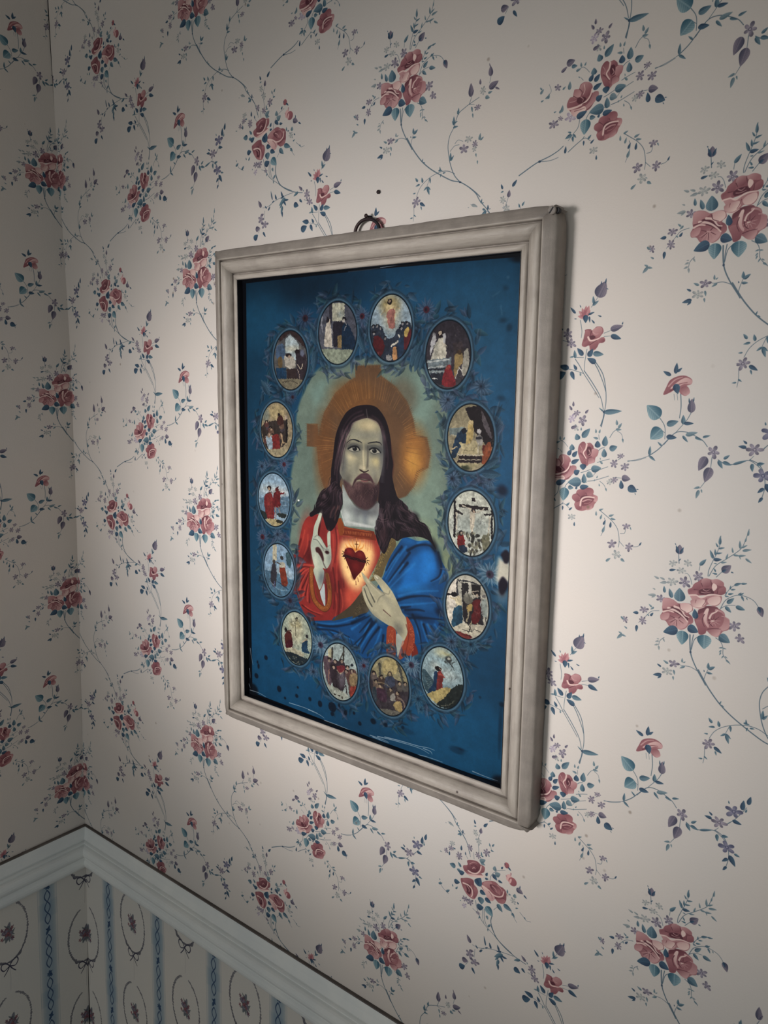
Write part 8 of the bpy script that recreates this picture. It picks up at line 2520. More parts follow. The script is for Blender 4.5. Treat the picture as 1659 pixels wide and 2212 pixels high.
V 2c2c28 .8 0 0 - 299.2 254.2 2.2 2.7
V 3a342c .8 0 0 - 323.6 256.8 1.4 1.9
V 3a342c .8 0 0 - 316.9 260.2 .9 2.2
V 2c2c28 .8 0 0 - 314.5 255 1.5 2.2
V 2c2c28 .8 0 0 - 330.4 253.4 1.3 1.4
V 6a6a58 .8 0 0 - 319.5 259.9 1.7 1.9
V 6a6a58 .8 0 0 - 329.4 254.9 1.1 1.9
V 4a4a40 .8 0 0 - 326.8 266.5 1.3 2.1
V 83836a .8 0 0 - 308.4 254 1.3 2.7
V 6a6a58 .8 0 0 - 298 253.9 2 1.3
V 83836a .8 0 0 - 314.6 268.4 1.3 2
V 3a342c .8 0 0 - 321.8 263.4 1.4 1.3
V 2c2c28 .8 0 0 - 298.1 269.7 1.8 1.6
V 3a342c .8 0 0 - 310.1 263.7 .9 1.4
V 6a6a58 .8 0 0 - 313.4 251.2 1.1 1.4
V 83836a .8 0 0 - 298.6 264.9 1 2.1
V 2c2c28 .8 0 0 - 320.4 256.9 1.7 1.5
V 2c2c28 .8 0 0 - 314.2 254 1.8 2.1
V 6a6a58 .8 0 0 - 297.9 257.1 1.6 2.8
V 4a4a40 .8 0 0 - 315.7 269.6 1.3 2.5
V 83836a .8 0 0 - 329.8 250.3 1 1.9
G 7a2222 1 0 1 - 297 256.4 301.5 252.9 305 257.5 304.4 264.8 297.7 266.4
V 1e1a20 1 0 0 - 300.6 252.3 2.3 2.4
V a89c88 1 0 0 - 301 252.2 1.3 1.4
V b4aa98 1 0 0 - 306 264.6 2.2 1.7
G 24344a 1 0 1 - 298.5 265.6 305.1 263.2 307.8 268.7 302 270.9
G 6a6a50 .8 0 1 - 323.6 252.9 330 250.7 332 261 325.7 265.4
N
M a3a494 a8a898 309.6 322.8 23.5 30.9
G c2bfae 1 0 1 - 287.9 304.4 295.7 297.2 297.4 314.6 294.1 340.2 288.9 340.2 287.2 321.4
G 2c2a2c 1 0 0 - 302.6 300 310.4 299.6 311.1 322 303.7 318.4
G 2a2628 1 0 0 - 314 299.5 323.6 299.8 324 309.9 314.6 309.6
T 34363a 2.15 1.95 1 0 299.1 298.1 311.4 297.5 323.6 298.9
T a8a898 1.47 1.47 1 0 297.9 296.8 312.5 296.4 324.6 298.2
T 3a3c40 1.96 1.96 1 0 297.5 299.8 298.4 312.5
T b0b0a2 2.42 2.42 1 0 312 299.3 312.3 308.1
G 2e2a2e 1 0 0 - 304.3 318.3 324 309.9 328.2 336.3 320.6 337.9 310.6 338.9 306 336.8
T 221e20 1.99 1.49 1 0 287.6 313.9 292.2 313.1 296.2 312.9
V 1c181a 1 0 0 - 294.7 312.6 3.2 2.3
G c2bb98 1 0 1 - 290 316 296.3 316.3 299 313.4 301.9 314.8 303.5 319.5 302.7 322.6 298.8 323.3 296.3 318.8
T b6ae8c 1.49 .79 1 0 290.5 316.4 296.3 317.8
G 265066 1 0 1 - 295.4 325.9 303.3 322.5 305 333 303.9 343.2 298.9 345.2 293.1 343.4 293.9 334.2
G 183a50 .6 0 1 - 298.5 333.3 304.6 329.6 303.9 343.2 298.9 344.7
G 6c6c60 1 0 1 - 305.2 312.3 309.6 310 315.3 313.4 315.4 317.3 309.9 319.3 305.9 317
V 7c7c70 1 0 0 - 308.5 310.2 1.7 2.4
G a08c54 1 0 1 - 310 320.7 314.9 318.8 315.1 324.2 311.3 327.4 309.6 325.2
T 948c70 1.96 1.18 1 0 311.3 328.3 310.4 334 309.4 338.6
T 948c70 2.14 1.27 1 0 317.4 327.7 316 333.4 313.9 339.2 313.6 345.2
G 641f22 1 0 1 - 315.7 316.3 323 313 324.4 322 324.7 330.2 320.5 336.9 316.1 337.3 314.2 331.2 316.8 324.9
V 241c20 1 0 0 - 318.9 307.4 3.3 2.4
V a09480 1 0 0 - 320.4 309.6 1.4 1.6
T b6ae98 1.07 .77 1 0 315.1 306.6 318.3 305.6 321.6 305
T b0a890 1.07 .68 1 0 315.7 308 318 311
T 4c2022 .68 .49 1 0 316.8 324.4 323.4 323.6
T 948c70 1.27 .97 1 0 321.6 336.7 324 341.1 326.3 344.5
G 8c9890 1 0 1 - 325.7 313.5 329.4 311.3 331.8 318.1 331.7 327.8 327.4 328.7 326 321.6
V 6c6c68 1 0 0 - 328 309.2 2.2 1.9
T 343436 1.26 .97 1 0 326.3 329.9 328.2 336.3
T 343436 1.25 .97 1 0 330.1 329.1 330.9 335.3
G b2b09a 1 0 0 - 304.9 339 313.9 339.2 328.2 337.8 328.5 344.1 317.7 350.3 303 350.4 293.7 346.3
T 343230 .5 .5 1 0 304.6 345.1 311.4 346.1 315.3 345.8
T 343230 .49 .49 1 0 317.4 342.4 327.4 344.3
T 241e20 1.08 .79 1 0 313.4 339.3 313.6 345.7 310.8 346.3
G 7c3634 1 0 1 - 297.3 349.1 304.1 348.6 316.6 350.5 311.1 353.7 304.3 353.6
T 4c1e20 .79 .79 1 0 305.3 350.4 310.9 350.2 316.6 351
T 1e2024 .89 .89 1 0 309.4 337.1 311.7 339.6
T a8b0ac .58 .58 1 0 324.1 314.2 326.2 327.9
N
M 86a0a2 7e979c 283.3 399.8 24.3 31.1
V a6a884 .8 8 0 - 281.8 373.9 7.5 4.3
V a9b6ae .8 8 0 - 274.8 389.1 5.1 4.3
V a8b4ac .7 12 0 - 289 395 9.9 5.7
G 39555f 1 0 1 - 259.7 396.3 266.6 399 274.4 407.3 272.1 416.6 266.3 418.9 260.9 410.7
T 8a9c98 .44 .29 .6 0 261.6 403.2 266.7 401.2 271.7 398.5
T 8a9c98 .44 .29 .6 0 262.5 404.9 267.4 403.2 271.7 400.7
T 8a9c98 .44 .29 .6 0 263.4 406.5 268.1 405.2 271.8 402.9
T 8a9c98 .44 .29 .6 0 264.3 408.2 268.9 407.2 271.8 405
T 8a9c98 .44 .29 .6 0 265.2 409.9 269.6 409.2 271.9 407.2
T 8a9c98 .44 .29 .6 0 266.1 411.6 270.3 411.3 271.9 409.4
T 8a9c98 .44 .29 .6 0 267 413.3 271 413.3 272 411.6
T 8a9c98 .44 .29 .6 0 267.9 414.9 271.8 415.3 272.1 413.7
V 3c4444 1 2 .3 - 290.1 379.1 3.8 3.5
V 96988a 1 0 0 - 290.5 378.3 2 1.6
T 3c4444 1.55 .71 1 0 291 381.7 294.3 384.5 297.7 388.7
T 46504e 1.13 .7 1 0 294.3 382.4 297.4 380.2
T 46504e 1.42 .85 1 0 286.1 382.1 289.5 383.5
V 908c5c .7 4 0 - 289.2 374.3 4.1 1.4
G 76302e 1 0 1 - 277.4 395 282.3 393.1 284.9 397.5 283.5 405 286.3 415.9 281.4 418.6 274.7 418.2 276.9 406.7
G 1e3c5c 1 0 1 - 274.1 395.8 277.4 395 276.9 408.1 275.5 417.9 267.1 418.7 272.7 407.7
V 241c1e 1 0 0 - 278.6 391.1 3.7 2.4
T a08c78 1 .71 1 0 279.8 390.8 282.3 391.6
T 9c4a40 1.86 1.43 1 0 279.1 396.7 283.3 396.4 285.8 398.7
G a89c64 1 0 1 - 267.1 420.1 286.9 408.5 295.9 409.1 295.2 414.3 285.6 420.4 279.1 427.9 270.6 424.3
G 27302e 1 0 1 - 287.2 418.5 296.6 406 306.9 400.6 308.1 413 302 423.2 289.1 429.6 277.5 428.4
T 8a8a74 1.01 .58 .6 0 283.3 428.3 292.3 425.1 297.8 420
N
M 8f8a66 77765e 217.8 425 25.2 31.3
T 4a4c44 3.3 2.58 1 0 204.6 403.4 205.7 413.8 203.9 425
T 4e5048 3.7 2.98 1 0 228.2 396.4 231.9 404.4 235.7 417
G a89c68 .8 0 1 - 210.1 399.1 225.5 395.5 226.6 408.7 210.3 412.7
G 403a40 1 0 1 - 192.6 420.1 202.9 419.1 214 417.9 224.9 415.2 235.8 418.5 242.9 419.7 241.5 438.1 229.2 452.8 209 454.5 196.7 446.2
V 5c5450 1 0 0 - 197.3 418.9 4.4 5.4
V 241e22 1 0 0 - 197.2 414.6 2.7 2
V 94846c 1 0 0 - 197.3 415.9 1.7 1.8
V 4a3c34 1 0 0 - 207.6 421 4.4 5.3
V 241e22 1 0 0 - 207.6 416.7 2.7 2
V 94846c 1 0 0 - 207.6 417.9 1.7 1.8
V 54503e 1 0 0 - 218.6 414.5 4.3 5.3
V 241e22 1 0 0 - 218.5 410.2 2.6 2
V 94846c 1 0 0 - 218.5 411.5 1.7 1.8
V 54504a 1 0 0 - 231.4 421.9 4.2 5.3
V 241e22 1 0 0 - 231.3 417.7 2.6 1.9
V 94846c 1 0 0 - 231.3 418.9 1.7 1.8
V 6a5c50 1 0 0 - 200.2 427.5 4.4 5.4
V 241e22 1 0 0 - 200.2 423.2 2.7 2
V 94846c 1 0 0 - 200.2 424.4 1.7 1.8
V 7a6a54 1 0 0 - 205.9 430.6 4.4 5.4
V 241e22 1 0 0 - 205.8 426.4 2.7 2
V 94846c 1 0 0 - 205.8 427.6 1.7 1.8
V 4e4640 1 0 0 - 219.8 431.7 4.3 5.3
V 241e22 1 0 0 - 219.7 427.4 2.6 2
V 94846c 1 0 0 - 219.7 428.6 1.7 1.8
V 545450 1 0 0 - 238.5 420.8 4.2 5.2
V 241e22 1 0 0 - 238.4 416.6 2.5 1.9
V 94846c 1 0 0 - 238.4 417.8 1.6 1.8
V 4e3c38 1 0 0 - 228.9 433.1 4.3 5.3
V 241e22 1 0 0 - 228.8 428.9 2.6 2
V 94846c 1 0 0 - 228.8 430.1 1.7 1.8
G 3e4658 1 0 1 - 213.1 416.6 223.1 413.4 225.1 422.7 213.3 427.2
G 8e8e84 1 0 0 - 219.8 433.2 225.2 430.3 226.3 439.1 219 439.5
G 4a3444 1 0 1 - 201.2 431.8 212.4 430.5 214.4 442.3 205.1 443.2
G 98885a 1 0 1 - 224.5 441.1 232.5 437.4 235.4 445.8 231 449.3 224.6 446.4
T 7a6c62 2.27 1.51 1 0 228.9 433.9 236.1 436.5 238.9 442.5
G 34424c 1 0 1 - 195.6 433.3 200.3 430.5 201.4 445 197.6 445.2
G 6a6a60 1 0 1 - 204.3 452.7 232.7 448.8 225.6 454.6 211.8 456.1
T 9c926c 1.38 .77 .6 0 199.2 424.6 210.4 423.4 219.7 425.6
V b2a878 .4 5 0 - 218.5 408.4 4.7 3
N
M 8b9c98 94a6a0 150 425.8 25.1 31.8
G a4a384 1 0 0 - 132.9 403.3 138.2 402.1 137.4 415.1 132.4 415
T 3e3c36 2.55 2.29 1 0 139 400.7 138.2 413.6
T 3c3a34 2.39 2.14 1 0 155.1 397.1 155.2 411
T 4a4840 1.53 1.27 1 0 148 415.2 152.8 406.5 155.2 402.8
G 5c4c54 1 0 1 - 125.8 413.9 134.1 412 140.7 416.9 137.4 443.4 132.4 443.4 127.5 429.7
G 3a3038 1 0 1 - 137.4 417.7 156.8 413.8 156.9 441.1 148.9 447 140.7 443.9 135.7 430.9
G 5e4440 1 0 1 - 157.7 424.3 167.9 418.1 174.2 421.6 172.8 440.8 165 450.5 161.7 437.3
V 8c8c94 .4 6 0 - 152.9 431.9 5.8 10.2
V 2a2022 1 0 0 - 134.5 414.5 2.9 1.9
V 9a8a78 1 0 0 - 134.5 415.8 1.7 1.8
V 2a2022 1 0 0 - 143.1 414.4 2.8 1.9
V 9a8a78 1 0 0 - 143.1 415.7 1.7 1.8
V 2a2022 1 0 0 - 152.8 412.2 2.8 1.9
V 9a8a78 1 0 0 - 152.8 413.4 1.6 1.8
V 2a2022 1 0 0 - 160.8 417.3 2.8 1.9
V 9a8a78 1 0 0 - 160.8 418.5 1.6 1.8
V 2a2022 1 0 0 - 167.2 420.2 2.7 1.9
V 9a8a78 1 0 0 - 167.2 421.4 1.6 1.8
V 2a2022 1 0 0 - 159.2 422.1 2.8 1.9
V 9a8a78 1 0 0 - 159.2 423.3 1.6 1.8
V 2a2022 1 0 0 - 140.7 421.4 2.9 1.9
V 9a8a78 1 0 0 - 140.7 422.7 1.7 1.8
G 7a3038 1 0 1 - 145.6 419.6 156 417.1 156.8 422 152 426.3 146.4 425.1
T 988870 1.02 .77 1 0 145.6 424.7 150.4 427.4 155.2 423
T 2a2024 1.94 1.29 1 0 140.7 442.6 141.5 448.9
T 2a2024 1.93 1.29 1 0 144.8 441.6 145.6 449.7
T 2a2024 1.67 1.03 1 0 148.9 445.7 152.9 448.5 154.5 444.2
T 2a2024 1.66 1.02 1 0 158.5 439.4 160.2 449.2
G 8a3c30 1 0 1 - 164.9 439 172.8 435.8 171.3 446.3 165 449.8
G 94845c .8 0 1 - 164 425.3 174.2 422.8 173.5 434.3 165.7 437.6
G 9ca494 .8 0 1 - 130.8 444.5 139.1 444.3 158.6 448.3 161.8 452.6 150.5 457.5 139.1 453.4
T 8c6c5c 1.42 1.16 1 0 134.1 426.2 133.3 438 134.9 444.1
V 26303a 1 0 0 - 167.1 413.9 2.1 1.5
V 40342c 1 0 0 - 148.9 452.8 1.7 .9
V 40342c 1 0 0 - 142.4 453.2 1.7 .9
V 40342c 1 0 0 - 153.8 454.1 1 1.5
N
M 93a08e 93a494 84.6 401.6 23.5 30.6
V adac8c .8 14 0 - 84 390.4 11.6 17.2
T 5c5a48 1.18 .79 1 0 82.3 383.5 83.1 391.9 83 398.5
V 8f8a64 .8 2 .3 - 77.8 387 3.6 1.3
V 8f8a64 .6 4 0 - 87.5 385.1 4.5 3.9
V 3a3a34 1 0 0 - 85 378.7 2.1 2.6
V 7c785c 1 0 0 - 85.8 379.5 1.3 1.6
T 5a5848 .66 .4 1 0 75.2 384.9 81.4 381.7 89.3 380.8
G 5c2c28 1 0 1 - 66.5 399.3 73.3 395.2 76.8 399.8 77.6 412.9 69.5 416 66 408.8
G 4c1a24 1 0 1 - 67.8 409.7 76.8 405.1 78 413.5 68.6 416.6
V 241e22 1 0 0 - 67.5 394.4 2 2.7
T 4a3430 1.33 .67 1 0 69.7 396 74.2 393.7 76.9 394.5
G 1f4460 1 0 1 - 94.4 404 101.3 399.9 101.2 409 104.7 414.8 95.1 415.6 92.6 412.3
V 26222a 1 0 0 - 100.9 395.4 1.8 2.3
T b0a488 2.22 1.18 1 0 100.4 399.4 97 401.4 93.5 404.2
G a8a88e 1 0 1 - 64.9 418.4 76.7 413.8 89 415 96.9 418.5 89.9 422.1 81 421.5 70.3 421.2
G 26343c 1 0 1 - 65.8 421.6 76.6 419.8 86.4 420.3 96.8 421.8 102 422 96.8 427.8 86.3 431.6 73.8 427.8
V 222c30 .8 0 0 - 89.1 430.3 1.4 .8
V 6a6e60 .8 0 0 - 86.9 428.3 1.4 .8
V 3c4c50 .8 0 0 - 84.3 428.1 1.5 .8
V 1a2830 .8 0 0 - 73.3 428.9 1.5 .8
V 1a2830 .8 0 0 - 76.7 429.4 1.5 .8
V 6a6e60 .8 0 0 - 99.6 428.3 1.4 .8
V 1a2830 .8 0 0 - 78.2 428.2 1.5 .8
V 222c30 .8 0 0 - 80.9 423.7 1.5 .8
V 6a6e60 .8 0 0 - 80.7 426.1 1.5 .8
V 1a2830 .8 0 0 - 85.1 423.6 1.5 .8
V 6a6e60 .8 0 0 - 83.3 423.5 1.5 .8
V 222c30 .8 0 0 - 91 430.5 1.4 .8
V 222c30 .8 0 0 - 74.8 426.4 1.5 .8
V 1a2830 .8 0 0 - 98.7 427.9 1.4 .8
V 6a6e60 .8 0 0 - 93.1 427.2 1.4 .8
V 3c4c50 .8 0 0 - 95.3 428.2 1.4 .8
V 6a6e60 .8 0 0 - 86.1 429.6 1.5 .8
V 3c4c50 .8 0 0 - 79.8 425.8 1.5 .8
V 6a6e60 .8 0 0 - 79.5 424 1.5 .8
V 1a2830 .8 0 0 - 87.6 425 1.4 .8
V 1a2830 .8 0 0 - 85.5 427.8 1.5 .8
V 222c30 .8 0 0 - 86.6 423.8 1.4 .8
V 1a2830 .8 0 0 - 86.7 430.7 1.5 .8
V 1a2830 .8 0 0 - 85.1 428.4 1.5 .8
V 222c30 .8 0 0 - 98.2 427.7 1.4 .8
V 3c4c50 .8 0 0 - 78.5 426.4 1.5 .8
V 222c30 .8 0 0 - 80.6 429.7 1.5 .8
V 222c30 .8 0 0 - 86.2 424.2 1.4 .8
V 3c4c50 .8 0 0 - 88.9 430.4 1.4 .8
V 1a2830 .8 0 0 - 91.4 431 1.4 .8
N
M 7a98ac 6e90a6 57.5 326.6 24.1 30.5
G b2a884 .8 0 0 - 47.6 297.8 54.3 296.9 54 315.2 47.2 318.3
V a8b4b0 .5 8 0 - 61.2 329.1 17.8 7.6
G 41687f .8 0 0 - 34.1 329 47.8 329.1 81.6 334.4 80 353.9 39.7 360
G 3a3a44 1 0 1 - 45.6 322.9 51 318.9 53.8 330.3 51.3 347 43.8 341.7
V 4a443e 1 0 0 - 49.8 317.4 2.4 2.4
V 3a3a3a 1 0 0 - 62.2 311.3 2.7 2.6
G 7c3624 1 0 1 - 58.4 322 65.8 316.6 68.6 328 71.4 340.4 62.5 344 59.7 332.6
G a2a290 1 0 1 - 58.4 317.7 65.8 315.6 67.2 320.7 59.8 322.9
T 54504a 1.51 1.08 1 0 59.9 318.6 54 317.3
G 2c4c52 .8 0 1 - 68.9 304.5 77.6 305.3 76 320.4 70.2 317
T a4c0c8 .88 .55 .5 0 43.1 341.8 55 348.5 69.8 348.2
T 1e3c52 1.52 1.09 .7 0 55.1 339.8 72.8 346.6
T 5c6488 1.31 .87 1 0 49.9 340.7 49.3 350.6
N
M 7e9cae 8aa6b4 50.6 246 24.8 29.9
V b4bfba .7 10 0 - 49.3 235 20.5 6.3
V a9a69c .6 6 0 - 61.1 236 10.2 3.1
G 44647a .7 0 0 - 26.6 245.6 75.4 239.8 75.2 259.5 27.8 262.7
T 9cb4be 1.05 .63 .6 0 62.4 245.3 72.5 246.3
T 9cb4be 1.05 .63 .6 0 62.3 251.5 71 249.6
G 76282a 1 0 1 - 35.7 242.6 44.8 238.6 49.2 244.5 50.3 266.5 39.8 268.8 35.5 255.4
G 8c3a34 .6 1.5 1 - 40.3 240.1 46.3 239.5 47.3 265.8 41.3 267.6
V 2a2022 1 0 0 - 43.4 232.9 3.3 3.2
V a08c74 1 0 0 - 43.1 234 1.8 1.9
T 4a3c3c 1.48 1.06 1 0 40.3 239 46.3 237.4
G 6e2226 1 0 1 - 50.8 238 59.6 235.1 60.9 247.5 59.4 252.9 49.8 252.9
V 5e2020 1 0 0 - 55.5 233.4 2.6 2.3
T 6e2226 2.51 1.46 1 0 58.1 237.9 63.9 237.3 67.1 236.5
T 4a2022 1.46 .84 1 0 55.3 232.4 58.2 230
T 8c7464 1.48 1.06 1 0 52.7 253.6 53.3 266.2
T 8c7464 1.47 1.05 1 0 57.9 253.1 60 260.2
G 2c3634 1 0 1 - 27.8 260.5 36.9 261.7 38.3 269 32.2 268.6
G 2e3836 1 0 1 - 54.8 260.7 69.4 260.2 67.9 264.5 59.2 264.5
G a49a70 1 0 1 - 36.8 269.2 50.3 267.6 65 270.1 53.1 275.8 42.7 273.8
V 36362c 1 0 0 - 59.1 269.8 5.9 1.9
N
M 877e66 8e8468 56.2 167 24.3 30
V a2966c .9 8 0 - 56.5 147.1 12.9 9.1
V 6e7c74 .7 6 0 - 38.9 150.7 5.9 7.2
G 3c3430 1 0 1 - 32.8 163.3 46.2 157.6 60.7 156 72.1 157.6 71.9 177.8 57.4 188.8 39.7 187.8 34 175.6
V 4a4248 1 0 0 - 42 164.6 3.5 3.3
V 201a1c 1 0 0 - 42.1 161.5 2.1 1.3
V 94806a 1 0 0 - 42.1 162.3 1.3 1.2
V 5c3c38 1 0 0 - 46.1 167.5 3.5 3.3
V 201a1c 1 0 0 - 46.2 164.5 2.1 1.3
V 94806a 1 0 0 - 46.2 165.3 1.3 1.2
V 54403a 1 0 0 - 38.9 177.2 3.6 3.3
V 201a1c 1 0 0 - 39 174.1 2.1 1.3
V 94806a 1 0 0 - 39 174.9 1.3 1.2
V 6a5244 1 0 0 - 63 173.3 3.4 3.3
V 201a1c 1 0 0 - 63 170.3 2 1.3
V 94806a 1 0 0 - 63 171.1 1.3 1.2
V 54403a 1 0 0 - 58.1 179.8 3.5 3.3
V 201a1c 1 0 0 - 58.2 176.7 2 1.3
V 94806a 1 0 0 - 58.1 177.6 1.3 1.2
V 6a5244 1 0 0 - 47.8 168.9 3.5 3.3
V 201a1c 1 0 0 - 47.9 165.8 2.1 1.3
V 94806a 1 0 0 - 47.9 166.6 1.3 1.2
V 6a5244 1 0 0 - 52.9 179.7 3.5 3.3
V 201a1c 1 0 0 - 52.9 176.7 2 1.3
V 94806a 1 0 0 - 52.9 177.5 1.3 1.2
V 6a5244 1 0 0 - 52.6 179.4 3.5 3.3
V 201a1c 1 0 0 - 52.7 176.4 2 1.3
V 94806a 1 0 0 - 52.7 177.2 1.3 1.2
V 4a4248 1 0 0 - 43.1 177.2 3.5 3.3
V 201a1c 1 0 0 - 43.1 174.1 2.1 1.3
V 94806a 1 0 0 - 43.1 174.9 1.3 1.2
V 4a4248 1 0 0 - 64.7 165.7 3.4 3.2
V 201a1c 1 0 0 - 64.7 162.7 2 1.3
V 94806a 1 0 0 - 64.7 163.5 1.3 1.2
V 6a5244 1 0 0 - 64.3 162.8 3.4 3.2
V 201a1c 1 0 0 - 64.4 159.8 2 1.3
V 94806a 1 0 0 - 64.4 160.6 1.3 1.2
V 6a5244 1 0 0 - 64.3 161.3 3.4 3.2
V 201a1c 1 0 0 - 64.3 158.3 2 1.3
V 94806a 1 0 0 - 64.3 159.1 1.3 1.2
V 5c3c38 1 0 0 - 40.1 161.2 3.5 3.3
V 201a1c 1 0 0 - 40.2 158.1 2.1 1.3
V 94806a 1 0 0 - 40.1 159 1.3 1.2
V 5c3c38 1 0 0 - 38.6 179.7 3.6 3.3
V 201a1c 1 0 0 - 38.7 176.6 2.1 1.3
V 94806a 1 0 0 - 38.6 177.4 1.3 1.2
V 6a5244 1 0 0 - 53.1 175.8 3.5 3.3
V 201a1c 1 0 0 - 53.2 172.7 2 1.3
V 94806a 1 0 0 - 53.2 173.6 1.3 1.2
V 54403a 1 0 0 - 48.6 175.6 3.5 3.3
V 201a1c 1 0 0 - 48.7 172.5 2.1 1.3
V 94806a 1 0 0 - 48.6 173.3 1.3 1.2
G 4a2c28 1 0 1 - 57.9 152.1 65.1 150.8 66.4 159.8 57.8 161.2
V 2a2020 1 0 0 - 60.1 150 2 1.8
V a49884 1 0 0 - 71 152.6 2.3 2.2
T 1e1a1c 2.41 2.01 1 0 71.9 155.6 71.1 178.8
G 7c2a28 1 0 1 - 48.8 173.9 59 172.3 60.3 188.6 48.6 189.3
G 8aa0aa 1 0 1 - 39.2 175.4 47.4 173.9 49.4 187.2 42.7 188.6
V 94806a 1 0 0 - 43.7 173.1 2.7 2.5
T a4906e 1.83 1.22 1 0 63.4 172.1 64.7 179.2 61.7 187.5
T a4906e 1.63 1.02 1 0 66.1 180.1 71.8 181.8
G 938c6e 1 0 1 - 41.2 189.7 74.6 187.7 61.6 196.7 51.4 195.3
T 8c8060 3 2.4 .7 0 77.7 159.4 74.6 185.7
N
V 5a7f98 .7 7 0 - 348.6 261.4 5.7 2.8
G b8b6a6 .95 7 1 - 341.7 270.8 345.9 271.1 353.2 271.9 354.5 290.4 341.6 293.5 340.1 283.3
V 7a8890 .5 12 0 - 346.8 306.8 6.3 6.6
V 9a988c .5 7 0 - 346.7 302.5 3.7 2.8
V 37607a .6 8 0 - 344.4 325.4 2.7 2.9
T 9ab0b8 .66 .47 .7 2 341.6 293.5 342.3 298.6
G 1e1a28 1 3 1 - 348.7 261.9 352.9 264.5 354.5 267.1 351.7 273.5 348.1 274.1 345.3 269.3 344.2 266.7
G 1c1826 1 3 1 - 346.6 287.4 350.8 290 352.6 294 350.2 300.5 346.7 304 343.4 300.7 342.9 293.2
V 24242e .6 6 0 - 346.7 303 2.6 2.4
V 161e30 .85 6 .4 - 343.2 208.3 5.4 4.8
V 12283c .6 3 0 - 335.5 150 1.5 1.6
T 4a7890 .82 .27 .6 1.5 344 226.8 346.5 232
V 101a28 .85 1.6 0 - 55.9 469.3 3.6 3.9
V 101a28 .85 1.6 0 - 105.2 468.7 2.4 2.5
V 101a28 .85 1.6 0 - 120.7 470.3 3.3 3.8
V 101a28 .85 1.6 0 - 139 469.1 5.8 5.7
V 101a28 .85 1.6 0 - 158.4 470.6 2.5 2.9
V 101a28 .85 1.6 0 - 170.5 467.5 1.9 1.9
V 101a28 .85 1.6 0 - 197.1 469.4 3.3 3.1
V 101a28 .85 1.6 0 - 178.8 477 2.5 2.4
V 101a28 .85 1.6 0 - 214.2 468.7 2.3 2.1
V 101a28 .85 1.6 0 - 86.1 459.7 1.6 1.5
V 101a28 .85 1.6 0 - 34.3 436 3 2.9
V 101a28 .85 1.6 0 - 17.4 462.5 3.4 3.2
V 101a28 .85 1.6 0 - 21.3 449.6 1.9 3.2
V 101a28 .85 1.6 0 - 84.4 470.4 2.5 2.3
V 101a28 .85 1.6 0 - 19.6 444.7 1.5 1.9
V 101a28 .85 1.6 0 - 65.4 478 1.8 1.6
V 101a28 .85 1.6 0 - 149.1 464.5 1.6 2.2
V 101a28 .85 1.6 0 - 68.7 492.7 2.2 2.4
V 101a28 .85 1.6 0 - 139 477.2 2.6 2.5
V 0e2030 .9 2.5 0 - 197.5 469.3 3.7 2.7
V 0e2030 .8 2.5 0 - 213.6 468.7 2.3 1.9
V 0e2030 .8 2.5 0 - 236.4 464.8 1.9 1.8
V 0e2030 .4 2.5 0 - 302.7 469.4 8.6 3.7
V 0e2030 .7 2.5 0 - 350.7 409.2 2.9 2.3
V 0e2030 .7 2.5 0 - 327.2 408.3 1.2 1.1
V 0e2030 .5 2.5 0 - 308.2 467.1 4.3 1.2
V 0e2030 .3 2.5 0 - 241.1 467.4 9.5 3.1
V 0e2030 .4 2.5 0 - 349.9 436.8 1.9 23.8
V 0c2434 .5 4 0 - 338.1 58.9 3.6 2
V 0c2434 .5 4 0 - 344.3 65.2 2.6 3.1
V 0c2434 .5 4 0 - 338.4 126.3 3.6 2.1
V 0c2434 .35 4 0 - 339.4 31.6 2.4 2
V 0c2434 .7 4 0 - 347.7 6.3 6.9 4
T 6a8090 .8 .5 .8 1 333.6 5.1 339.5 4.6
T 6a8090 .7 .5 .8 1 344.1 3.5 349.4 4.9
T 4f7286 1.22 .82 .5 2.5 335.3 46.6 336.7 53.8
T 4f7286 1.02 .82 .5 2.5 326.5 38 333.6 34.3
V 4a6c80 .5 2 0 - 341.4 22.7 1.4 1.4
V c8ccc8 1 .6 0 - 89.3 242.7 1.4 1
V 7a8c90 1 .6 0 - 5.8 142.4 1.2 1.1
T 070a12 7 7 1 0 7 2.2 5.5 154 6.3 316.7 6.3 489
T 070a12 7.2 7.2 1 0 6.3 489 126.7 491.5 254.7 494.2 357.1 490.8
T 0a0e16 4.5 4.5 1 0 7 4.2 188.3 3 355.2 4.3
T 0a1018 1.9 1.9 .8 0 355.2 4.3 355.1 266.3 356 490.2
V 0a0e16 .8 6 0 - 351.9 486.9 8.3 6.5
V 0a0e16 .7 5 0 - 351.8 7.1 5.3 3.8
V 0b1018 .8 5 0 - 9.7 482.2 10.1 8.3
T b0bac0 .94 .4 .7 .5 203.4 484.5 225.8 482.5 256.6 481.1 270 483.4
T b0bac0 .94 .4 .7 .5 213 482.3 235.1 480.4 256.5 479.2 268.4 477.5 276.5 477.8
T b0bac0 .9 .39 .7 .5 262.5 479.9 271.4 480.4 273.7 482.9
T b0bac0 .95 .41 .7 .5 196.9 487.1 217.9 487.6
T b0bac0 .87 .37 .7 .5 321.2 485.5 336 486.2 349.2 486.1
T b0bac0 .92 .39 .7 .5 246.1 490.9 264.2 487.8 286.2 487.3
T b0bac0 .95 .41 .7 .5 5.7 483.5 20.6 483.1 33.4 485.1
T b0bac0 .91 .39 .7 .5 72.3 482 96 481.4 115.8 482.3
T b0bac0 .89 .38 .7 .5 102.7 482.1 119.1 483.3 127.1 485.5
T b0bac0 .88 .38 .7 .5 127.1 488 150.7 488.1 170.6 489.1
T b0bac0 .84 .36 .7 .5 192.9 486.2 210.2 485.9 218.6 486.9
T a0aeb6 .93 .4 .7 .5 7.3 430.2 9 440.5 11.7 449.8
